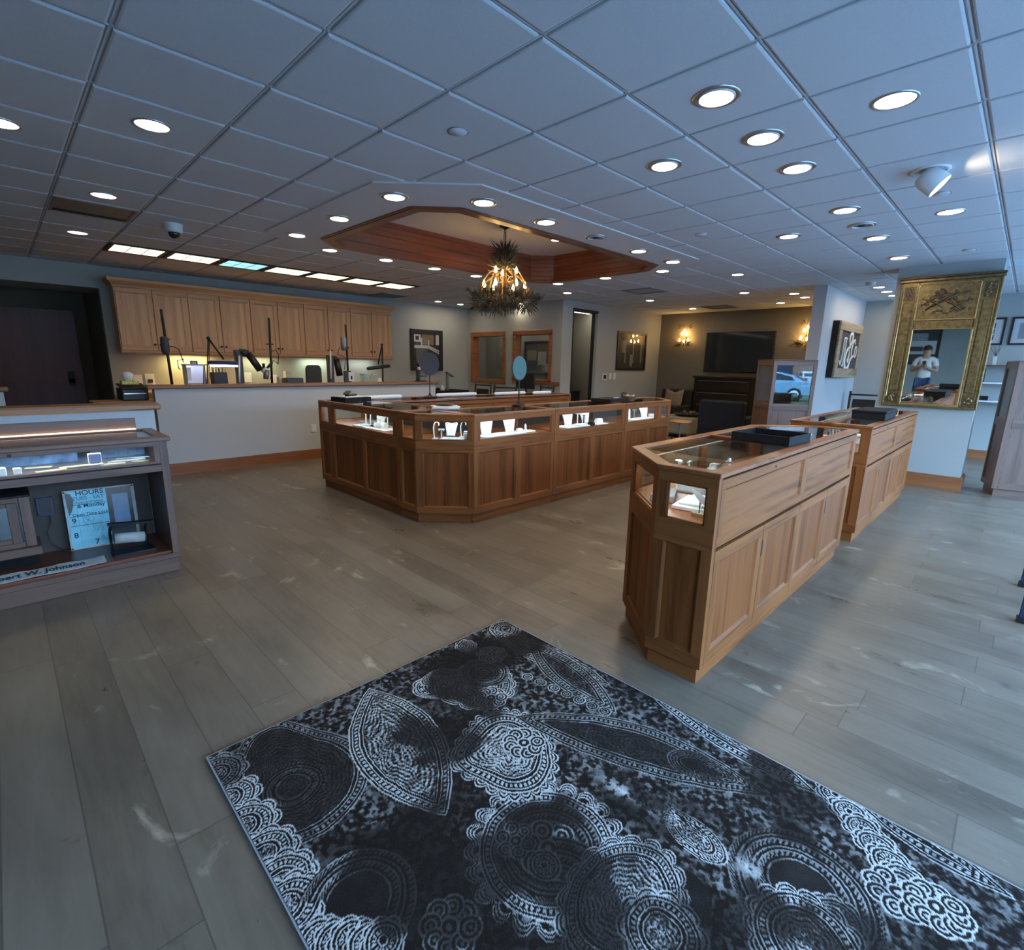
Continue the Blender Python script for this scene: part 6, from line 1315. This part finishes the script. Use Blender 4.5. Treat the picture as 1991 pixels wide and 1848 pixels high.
for k in range(26):
    a = rnd.uniform(0, 2*PI); twig(mb, hp(.05*math.cos(a), .05*math.sin(a), rnd.uniform(2.40, 2.62)), (math.cos(a), math.sin(a), rnd.uniform(-.9, .2)), rnd.uniform(.2, .34), .005, 'antler', rnd, .35)
mb.build('twigs', t)
for k in range(9):
    lowr = k < 6; a = (k*PI/3+.35) if lowr else (k*2*PI/3+1.0); r = .255 if lowr else .15; z = 2.385 if lowr else 2.55; x, y = r*math.cos(a), r*math.sin(a)
    MB().cyl(hp(x, y, z-.10), .012, .095, 'antler', 10).build('candle_sleeve', t)
    b = MB().lathe([(0, 0), (.012, .004), (.021, .028), (.013, .058), (0, .085)], hp(x, y, z), 'bulb_warm', 12).build('bulb', t)
# chandelier and sconces: soft warm glow of their bulbs
for (x, y, z, e) in ((HX, HY, 2.50, 5),):
    ld = bpy.data.lights.new('bulb_glow', 'POINT'); ld.energy = e; ld.color = (1, .66, .32); ld.shadow_soft_size = .12; lo = bpy.data.objects.new('bulb_glow', ld); C.objects.link(lo); lo.parent = t; lo.location = (x-HX, y-HY, z-2.0)

# ------------------------------------------------------------------ paisley rug
def make_rug():
    X0, X1, Y1, Y0 = .357, 1.872, 1.918, -.52; st = .0036
    nx, ny = int((X1-X0)/st), int((Y1-Y0)/st); xs = np.linspace(X0, X1, nx); ys = np.linspace(Y0, Y1, ny); GXm, GYm = np.meshgrid(xs, ys)
    rs = np.random.RandomState(5)
    def vnoise(sc, oct=3):
        out = np.zeros_like(GXm); amp = 1; tot = 0
        for o in range(oct):
            s = sc*2**o; gx = (GXm-X0)*s; gy = (GYm-Y0)*s; W = int(gx.max())+3; H = int(gy.max())+3; g = rs.rand(H, W)
            ix = gx.astype(int); iy = gy.astype(int); fx = gx-ix; fy = gy-iy; fx = fx*fx*(3-2*fx); fy = fy*fy*(3-2*fy)
            out += amp*((g[iy, ix]*(1-fx)+g[iy, ix+1]*fx)*(1-fy)+(g[iy+1, ix]*(1-fx)+g[iy+1, ix+1]*fx)*fy); tot += amp; amp *= .55
        return out/tot
    wear = vnoise(3.2, 4); fine = vnoise(60, 2); warp = vnoise(14, 2)-.5; warp2 = vnoise(14, 2)-.5; mottle = vnoise(22, 3)
    m2 = vnoise(72, 3); V = np.clip((m2-.42)*1.7, 0, .36)*np.clip((wear-.36)*5+np.clip((GXm-.9)*.8+(1.1-GYm)*.5, 0, .7), .12, 1)
    Wx = GXm+.010*warp; Wy = GYm+.010*warp2
    def px2(x, y): p = atZ(x, y, .012); return np.array([p.x, p.y])
    def ZA(x, y): return px2(400+x/2.489, 1200+y/2.489)
    def ZB(x, y): return px2(1100+x/2.2346, 1300+y/2.2346)
    def lace(d, th, rho, k=1.0):
        a = np.sin(2*PI*d/.016+2.2*np.sin(th*7*k)+14*warp); b = np.sin(2*PI*(rho*52)+3*np.sin(th*11))*np.sin(th*24*k+8*warp2)
        return np.clip(.46*(a > .05)+.42*(b > .15), 0, .82)*(.55+.7*fine)
    def bands(d, s, dots=.019):
        """light and dark lines at distance d inside an outline; s is length along it"""
        v = np.zeros_like(d)
        for a, c in ((0, .0055), (.012, .0165), (.036, .041), (.050, .054)): v = np.where((d >= a) & (d < c), .85, v)
        dd = (np.abs(((s/dots) % 1)-.5) < .30) & (d >= .0205) & (d < .0325); return np.where(dd, .75, v)
    def put(mask, val, strength=1.0):
        nonlocal V
        w = np.clip((wear-.30)*6, .18, 1)*strength; V = np.where(mask, np.maximum(val*w, .0)+.02*mottle, V)
    def leaf(a, c, W, fillk=1.0, strength=1.0, skew=0.0):
        a, c = np.array(a), np.array(c); m_ = (a+c)/2; ax = (c-a); Ln = np.linalg.norm(ax)/2; ax = ax/np.linalg.norm(ax); nn = np.array([-ax[1], ax[0]])
        p = ((Wx-m_[0])*ax[0]+(Wy-m_[1])*ax[1])/Ln; q = (Wx-m_[0])*nn[0]+(Wy-m_[1])*nn[1]; q = q-skew*W*(1-p*p)
        w = W*np.clip(1-np.abs(p)**2.0, 0, 1); d = (w-np.abs(q))*.92; mask = (np.abs(p) < 1) & (d > 0)
        rho = np.hypot(q, p*Ln); th = np.arctan2(q, p*Ln); v = bands(d, p*Ln); v = np.where(d > .058, lace(d, th, rho)*fillk, v); put(mask, v, strength)
    def drop(c, R, tip=None, asp=1.0, n=0, amp=.12, fillk=1.0, strength=1.0, core=None, a0=0.0, arc=None, tail=.5):
        c = np.array(c); dx, dy = Wx-c[0], Wy-c[1]; ang = 0 if tip is None else math.atan2(tip[1]-c[1], tip[0]-c[0]); th = np.arctan2(dy, dx)-ang; th = (th+PI) % (2*PI)-PI
        u = dx*math.cos(ang)+dy*math.sin(ang); v_ = -dx*math.sin(ang)+dy*math.cos(ang); rho = np.hypot(u, v_/asp); th = np.arctan2(v_/asp, u)
        Rb = R*np.ones_like(rho)
        if tip is not None: Rb = R*(1+tail*np.exp(-(th/.42)**2))
        sc = np.zeros_like(rho)
        if n: sc = R*amp*np.sqrt(np.abs(np.sin(n*th/2+a0)))
        d_out = Rb+sc-rho; d = Rb-rho; mask = d_out > 0
        if arc is not None:
            da = (th+ang-arc[0]+PI) % (2*PI)-PI; mask &= (da > 0) & (da < arc[1])
        val = np.zeros_like(rho)
        if n:
            val = np.where((d_out < .006) | ((d_out > .012) & (d_out < .018) & (d < 0)) | ((d_out > .024) & (d_out < .030) & (d < 0)), .9, 0); val = np.where((d < 0) & (d_out > .034), .55*(fine > .5), val)
        val = np.where(d >= 0, bands(d, th*R), val); val = np.where(d > .058, lace(d, th, rho)*fillk, val)
        if core is not None:
            val = np.where(rho < core*R, .02+.05*mottle, val)
            val = np.where((rho > core*R) & (rho < core*R+.005), .8, val)
        put(mask, val, strength)
    def rings(c, r0, r1, per, arc=None, strength=.8):
        c = np.array(c); rho = np.hypot(Wx-c[0], Wy-c[1]); th = np.arctan2(Wy-c[1], Wx-c[0]); mask = (rho > r0) & (rho < r1)
        if arc is not None: da = (th-arc[0]+PI) % (2*PI)-PI; mask &= (da > 0) & (da < arc[1]) if arc[1] <= PI else ((da > 0) | (da < arc[1]-2*PI))
        k = ((rho-r0)/per); line = (k % 1 < .42); dots = (np.floor(k) % 3 == 1) & (np.abs((th*rho/.016) % 1-.5) < .28); put(mask, np.where(line & (np.floor(k) % 3 != 1), .62, np.where(dots, .6, .0)), strength)
    def flower(c, R, n=8, strength=1.0):
        c = np.array(c)
        for k in range(n):
            a = 2*PI*k/n; q = c+.62*R*np.array([math.cos(a), math.sin(a)]); rho = np.hypot(Wx-q[0], Wy-q[1]); r = R*.40; mask = rho < r; put(mask, np.where((rho > r*.82) | ((rho > r*.38) & (rho < r*.56)), .88, np.where(rho < r*.16, .7, .04)), strength)
        rho = np.hypot(Wx-c[0], Wy-c[1]); put(rho < R*.32, np.where((rho > R*.24) | (rho < R*.10), .85, .05), strength)
    def rad(c, e): return float(np.linalg.norm(np.array(c)-np.array(e)))
    # big left teardrop and edge lace
    drop(ZA(420, 810), rad(ZA(420, 810), ZA(790, 750)), ZA(300, 540), 1.0, strength=.55, fillk=.35)
    c = ZA(420, 820); rings(c, .05, .11, .013, None, .35)
    for k, (x, y) in enumerate(((150, 880), (230, 1010), (320, 1150), (400, 1280), (440, 1400), (90, 760))):
        drop(ZA(x-40, y), .085, None, 1.0, 9, .25, fillk=1.15, strength=1.1 if k < 5 else .5)
    # top fan with scallops and flowers
    drop(ZA(1320, 330), rad(ZA(1320, 330), ZA(1480, 330)), ZA(830, 350), 1.0, 13, .16, fillk=1.1, tail=.9); rings(ZA(1350, 270), .02, .12, .012, None, .8)
    drop(ZA(1120, 290), .085, None, .6, 0, fillk=1.1); flower(ZA(1385, 180), .075, 8); flower(ZA(1380, 390), .075, 9)
    rings(ZA(1450, 60), .02, .10, .013, None, .8)
    drop(ZA(1260, 140), .05, None, 1, 8, .25, .8)
    leaf(ZA(1370, 60), ZA(1960, 330), .085, .9, .8); leaf(ZA(1560, 120), ZA(1991, 470), .10, .6, .6)
    for k in range(7): drop(ZA(1560+62*k, 290+28*k), .028, None, 1, 0, fillk=.9, strength=.7)
    # central scalloped rosette
    c = ZA(1660, 1120); R = rad(c, ZA(1330, 1080)); drop(c, R, None, 1.0, 22, .24, fillk=1.0, strength=1.0); rings(c, R*.45, R*.80, .013, None, .6); flower(c, .10, 6, .9); flower(ZA(1500, 1080), .065, 6, .9)
    rings(ZA(1720, 1330), .03, .17, .015, (-2.6, 3.4), .6); drop(ZA(1640, 1200), .05, None, 1, 0, fillk=1.0, strength=.9)
    flower(ZA(1185, 1500), rad(ZA(1185, 1500), ZA(1030, 1500)), 8, 1.1)
    # lower left swirl
    c = ZA(740, 1380); r1 = rad(c, ZA(1020, 1260)); rings(c, .085, r1, .0135, (-1.2, 3.6), .75); rho = np.hypot(Wx-c[0], Wy-c[1]); put(rho < .085, .02+.03*mottle, 1)
    for k in range(5): drop(ZA(540+80*k, 1560+12*(k % 2)), .05, None, 1, 8, .25, 1.0, strength=1)
    # pointed leaf left of centre, light paisley at centre
    leaf(ZA(790, 345), ZA(1165, 965), rad(ZA(985, 655), ZA(1205, 600))*.98, 1.0, 1.0, -.08)
    drop(ZA(1470, 640), rad(ZA(1470, 640), ZA(1470, 800)), ZA(1200, 690), 1.35, 26, .16, fillk=1.25, strength=1.25, tail=.35); flower(ZA(1540, 610), .085, 9, 1.1)
    leaf(ZA(1480, 480), ZB(900, 560), .13, .35, .6, .35)
    # right hand side
    leaf(ZB(380, 130), ZB(1105, 555), .075, 1.0, 1.0, .25); drop(ZB(560, 420), .10, ZB(1090, 620), .7, 0, fillk=.3, strength=.35)
    for k in range(6): drop(ZB(1170+60*k, 545+75*k), .05, None, 1, 7, .3, 1.0, strength=1.0)
    leaf(ZB(1240, 560), ZB(1960, 1010), .055, .8, .8)
    c = ZB(1030, 960); R = rad(c, ZB(1330, 960)); rings(c, rad(c, ZB(900, 960)), R, .0135, None, .75); rho = np.hypot(Wx-c[0], Wy-c[1]); put(rho < rad(c, ZB(900, 960)), .03+.05*mottle, 1)
    drop(ZB(1180, 1090), .06, None, 1, 9, .25, 1.0, strength=.9)
    flower(ZB(1440, 975), .085, 8, 1.1); flower(ZB(1610, 1040), .085, 9, 1.1)
    c = ZB(560, 730); drop(c, .11, ZB(430, 620), .55, 0, fillk=1.2, strength=1.1)
    c = ZB(500, 990); rho = np.hypot((Wx-c[0]), (Wy-c[1])); put(rho < .085+.02*warp, .02+.04*mottle, 1); flower(c, .03, 5, .9)
    drop(ZB(250, 1000), .20, None, .7, 16, .15, 1.1, strength=1.0); drop(ZB(1050, 1190), .13, None, 1, 14, .2, 1.3, strength=1.3); drop(ZB(420, 1150), .10, None, 1, 10, .2, 1.2, strength=1.1)
    # pale worn drift across the middle
    drift = vnoise(5, 4); a, c = ZB(150, 480), ZB(850, 900); ax = (c-a)/np.linalg.norm(c-a); q = np.abs(-(GXm-a[0])*ax[1]+(GYm-a[1])*ax[0]); p = (GXm-a[0])*ax[0]+(GYm-a[1])*ax[1]
    wgt = np.clip(1-q/.06, 0, 1)*((p > -.02) & (p < np.linalg.norm(c-a))); V = np.maximum(V, wgt*np.clip((drift-.40)*3.5, 0, .8)*np.clip((m2-.36)*4.5, 0, 1))
    V = np.clip(V*(.85+.5*fine)*(np.clip(.55+1.0*(mottle), .5, 1.25)), 0, 1)
    zt = .012+.0012*V
    verts = np.stack([GXm.ravel(), GYm.ravel(), zt.ravel()], 1)
    idx = np.arange(nx*ny).reshape(ny, nx); f = np.stack([idx[:-1, :-1], idx[:-1, 1:], idx[1:, 1:], idx[1:, :-1]], -1).reshape(-1, 4)
    me = bpy.data.meshes.new('rug'); me.vertices.add(len(verts)); me.vertices.foreach_set('co', verts.ravel()); me.loops.add(f.size); me.loops.foreach_set('vertex_index', f.ravel()); me.polygons.add(len(f)); me.polygons.foreach_set('loop_start', np.arange(0, f.size, 4)); me.polygons.foreach_set('loop_total', np.full(len(f), 4)); me.update(calc_edges=True)
    at = me.attributes.new('pattern', 'FLOAT', 'POINT'); at.data.foreach_set('value', V.ravel().astype(np.float32))
    m, nt, b = new_mat('rug_pile')
    an = N(nt, 'ShaderNodeAttribute', attribute_name='pattern'); ns = N(nt, 'ShaderNodeTexNoise', Scale=260.0, Detail=2.0); L(nt, coords(nt), ns.inputs['Vector'])
    ad = N(nt, 'ShaderNodeMath', operation='MULTIPLY_ADD', use_clamp=True); L(nt, ns.outputs[0], ad.inputs[0]); ad.inputs[1].default_value = .22; sb = N(nt, 'ShaderNodeMath', operation='SUBTRACT'); L(nt, an.outputs['Fac'], sb.inputs[0]); sb.inputs[1].default_value = .11; L(nt, sb.outputs[0], ad.inputs[2])
    r = ramp(nt, ad.outputs[0], [(0.0, (.0135, .009, .0065)), (.25, (.055, .047, .042)), (.6, (.30, .295, .28)), (.95, (.56, .55, .52))]); L(nt, r.outputs[0], b.inputs['Base Color']); b.inputs['Roughness'].default_value = 1.0; b.inputs['Specular IOR Level'].default_value = .15
    bump(nt, b, ns.outputs[0], .5, .003); me.materials.append(m)
    t = bpy.data.objects.new('rug', me); C.objects.link(t); tag(t, 'black and silver distressed paisley rug on the plank floor', 'rug')
    mb = MB(); o = [(X0-.006, Y0-.006), (X1+.006, Y0-.006), (X1+.006, Y1+.006), (X0-.006, Y1+.006)]; mb.ring(o, [(X0, Y0), (X1, Y0), (X1, Y1), (X0, Y1)], .0005, .011, 'grey_suede'); mb.build('binding', t)
make_rug()

# ------------------------------------------------------------------ person beside the camera, seen in the gilt mirror
def make_person(x, y, rot, h=1.80):
    t = thing('person', 'person in a white shirt and blue jeans holding a phone, seen in the gilt mirror', 'person', (x, y, 0), rot)
    s = h/1.80
    J = {'pel': (0, 0, .96, .145), 'wst': (0, 0, 1.10, .135), 'chs': (0, .01, 1.30, .155), 'nkb': (0, .015, 1.47, .075), 'nk': (0, 0, 1.54, .058), 'hd': (0, -.015, 1.66, .088), 'tp': (0, -.01, 1.735, .078)}
    E_ = [('pel', 'wst'), ('wst', 'chs'), ('chs', 'nkb'), ('nkb', 'nk'), ('nk', 'hd'), ('hd', 'tp')]
    for k, q in (('l', 1), ('r', -1)):
        J.update({'hip'+k: (q*.09, 0, .90, .10), 'kn'+k: (q*.10, -.01, .50, .065), 'an'+k: (q*.105, .03, .09, .045), 'to'+k: (q*.115, -.12, .035, .035),
                  'sh'+k: (q*.185, .01, 1.43, .065), 'el'+k: (q*.245, -.03, 1.16, .046), 'wr'+k: (q*.07, -.25, 1.25, .030), 'hn'+k: (q*.035, -.30, 1.29, .030)})
        E_ += [('pel', 'hip'+k), ('hip'+k, 'kn'+k), ('kn'+k, 'an'+k), ('an'+k, 'to'+k), ('nkb', 'sh'+k), ('sh'+k, 'el'+k), ('el'+k, 'wr'+k), ('wr'+k, 'hn'+k)]
    def skin(name, joints, edges, mat, root, grow=0.0, parent=t):
        ids = {n: i for i, n in enumerate(joints)}; me = bpy.data.meshes.new(name); me.from_pydata([tuple(c*s for c in J[n][:3]) for n in joints], [(ids[a], ids[b]) for a, b in edges], [])
        o = bpy.data.objects.new(name, me); C.objects.link(o); o.parent = parent; md = o.modifiers.new('skin', 'SKIN'); md.use_smooth_shade = True
        for n in joints: v = me.skin_vertices[0].data[ids[n]]; rr = J[n][3]*s+grow; v.radius = (rr, rr*(.72 if n in ('pel', 'wst', 'chs') else .95)); v.use_root = (n == root)
        sd = o.modifiers.new('subd', 'SUBSURF'); sd.levels = 2; sd.render_levels = 2; me.materials.append(MATS[mat]); return o
    skin('body', list(J), E_, 'skin', 'pel')
    for k, q in (('l', 1), ('r', -1)):
        J['me'+k] = tuple((J['sh'+k][i]*.35+J['el'+k][i]*.65) for i in range(3))+(.058,)
    J['pel'] = (0, 0, .89, .152)
    skin('shirt', ['pel', 'wst', 'chs', 'nkb', 'shl', 'shr', 'mel', 'mer'], [('pel', 'wst'), ('wst', 'chs'), ('chs', 'nkb'), ('nkb', 'shl'), ('nkb', 'shr'), ('shl', 'mel'), ('shr', 'mer')], 'white_shirt', 'pel', .016)
    J['pel'] = (0, 0, .90, .145); skin('jeans', ['pel', 'hipl', 'hipr', 'knl', 'knr', 'anl', 'anr'], [('pel', 'hipl'), ('pel', 'hipr'), ('hipl', 'knl'), ('hipr', 'knr'), ('knl', 'anl'), ('knr', 'anr')], 'denim', 'pel', .011)
    mb = MB(); n = 14
    for (cz, cy, r, sx_, sy_, sz_) in ((1.705, .012, .098, .96, 1.05, .95), (1.665, .04, .088, .98, .9, 1.0)): mb.ball((0, cy*s, cz*s), r*s, 'hair_dark', n, sx_, sy_, sz_)
    mb.build('hair', t, local=True)
    mb = MB(); mb.lathe([(.0, .03), (.012, .0), (.0, -.006)], (0, -.105*s, 1.645*s), 'skin', 8); mb.build('nose', t, local=True)
    mb = MB()
    for q in (-1, 1): mb.ball((q*.033*s, -.088*s, 1.672*s), .011, 'hair_dark', 8, sy=.5, sz=.6)
    mb.ball((0, -.092*s, 1.607*s), .020, 'leaf_brown', 8, sy=.3, sz=.25); mb.build('face_features', t, local=True)
    for q in (-1, 1):
        mb = MB(); mb.ball((q*.092*s, .0, 1.655*s), .026, 'skin', 8, sx=.35, sy=.7); mb.build('ear', t, local=True)
        for k in range(4):      # fingers wrapped round the phone
            z = (1.262+.019*k)*s; MB().tube([(q*.05*s, -.305*s, z), (q*.045*s, -.335*s, z+.004), (q*.022*s, -.342*s, z+.005), (q*.006*s, -.336*s, z+.004)], [.0095, .009, .008, .006], 'skin', 7).build('finger', t, local=True)
        MB().tube([(q*.05*s, -.30*s, 1.31*s), (q*.04*s, -.315*s, 1.345*s), (q*.018*s, -.322*s, 1.35*s)], [.011, .010, .007], 'skin', 7).build('thumb', t, local=True)
        MB().box(q*.115*s-.05, q*.115*s+.05, -.17*s, .09*s, 0, .075, 'leaf_brown').build('shoe', t, local=True, bevel=.02)
    return t
pt = make_person(-.62, 1.98, PI/2-.05, 1.86)
ph = thing('phone', 'dark phone held in both hands by the person in the mirror', 'phone', (-.62, 1.98, 0), PI/2-.05); MB().box(-.04, .04, -.333, -.325, 1.30, 1.46, 'black_plastic').build('phone_body', ph, local=True, bevel=.004)

# ------------------------------------------------------------------ cars outside, mirrored by the tall case
def car(label, x, y, rot, mat, k=1.0):
    t = thing('car', label, 'car', (x, y, -.12), rot)
    prof = [(-2.1, .35), (-2.15, .62), (-2.0, .80), (-1.15, .92), (-.45, 1.36), (.55, 1.42), (1.25, 1.25), (1.75, .98), (2.1, .92), (2.15, .55), (2.1, .32)]
    n = len(prof); vs = []
    for sy, sc_ in ((-.86, 1), (-.80, 1), (.80, 1), (.86, 1)):
        for (px_, pz) in prof:
            up = max(0, pz-.92)/.5; w = sy*(1-.22*up) if abs(sy) > .84 else sy*(1-.18*up); vs.append((px_, w, pz))
    fs = [tuple(range(n-1, -1, -1)), tuple(range(3*n, 4*n))]
    for r_ in range(3):
        for i in range(n): j = (i+1) % n; fs.append((r_*n+i, r_*n+j, (r_+1)*n+j, (r_+1)*n+i))
    mb = MB(); mb.add(vs, fs, mat, False); mb.build('body', t, local=True, bevel=.04)
    for s in (-1, 1):
        q = s*.80; mb = MB(); mb.add([(-1.0, q, .96), (-.42, q*.90, 1.30), (.52, q*.89, 1.36), (1.15, q*.91, 1.20), (1.35, q, .98), (-1.0, s*.83, .96), (-.42, s*.77, 1.30), (.52, s*.76, 1.36), (1.15, s*.79, 1.20), (1.35, s*.83, .98)], [(0, 1, 2, 3, 4), (9, 8, 7, 6, 5)]+[(i, 5+i, 5+(i+1) % 5, (i+1) % 5) for i in range(5)], 'car_glass'); mb.build('side_window', t, local=True)
        MB().box(.0, .05, min(s*.72, s*.82), max(s*.72, s*.82), .96, 1.38, mat).build('window_pillar', t, local=True)
        for wx in (-1.35, 1.35):
            w = MB().lathe([(0, -.10), (.30, -.10), (.33, -.07), (.33, .07), (.30, .10), (0, .10)], (wx, s*.80, .33), 'tyre', 24, ax=(0, 1, 0)).build('wheel', t, local=True)
            MB().lathe([(0, -.012), (.20, -.012), (.22, .0)], (wx, s*.905, .33), 'chrome', 16, ax=(0, -s, 0)).build('hub', t, local=True)
    MB().slab((1.30, -.68, 1.26), (1.30, .68, 1.26), (1.72, .72, 1.03), (1.72, -.72, 1.03), .01, 'car_glass').build('rear_window', t, local=True)
    for s in (-1, 1): MB().box(2.06, 2.165, s*.70-.10, s*.70+.10, .72, .86, 'door_wood').build('tail_light', t, local=True)
    return t
car('pale blue car on the drive outside, mirrored in the tall case', -4.3, -14.2, -.52, 'car_paint')
car('white car further off outside, mirrored at the top of the tall case', -14.3, -32.8, .75, 'car_white')
struct('building_wall_outside', MB().box(-60, 30, -47, -46, -.1, 7, 'brick_out').box(-27.5, -25, -45.98, -45.9, .2, 3.2, 'navy_plaque'))

# ------------------------------------------------------------------ light
w = bpy.data.worlds.new('sky'); bpy.context.scene.world = w; w.use_nodes = True; nt = w.node_tree; bg = nt.nodes['Background']
tc = N(nt, 'ShaderNodeTexCoord'); sp = N(nt, 'ShaderNodeSeparateXYZ'); L(nt, tc.outputs['Generated'], sp.inputs[0])
r = ramp(nt, sp.outputs[2], [(0.0, (.42, .69, 1.0)), (.35, (.32, .60, 1.0)), (1.0, (.20, .46, 1.0))]); L(nt, r.outputs[0], bg.inputs[0]); bg.inputs[1].default_value = 15.5
sd = bpy.data.lights.new('sun', 'SUN'); sd.energy = 6; sd.angle = .03; so = bpy.data.objects.new('sun', sd); C.objects.link(so); so.rotation_euler = Vector((.25, -.75, -.75)).to_track_quat('-Z', 'Y').to_euler()

sc = bpy.context.scene
sc.view_settings.view_transform = 'Standard'; sc.view_settings.look = 'None'; sc.view_settings.gamma = 1.0; sc.view_settings.use_curve_mapping = False
sc.view_settings.exposure = 0.56
sc.cycles.use_denoising = True; sc.cycles.max_bounces = 8; sc.cycles.diffuse_bounces = 4; sc.cycles.glossy_bounces = 5; sc.cycles.transparent_max_bounces = 16; sc.cycles.sample_clamp_indirect = 6.0; sc.cycles.caustics_reflective = False; sc.cycles.caustics_refractive = False
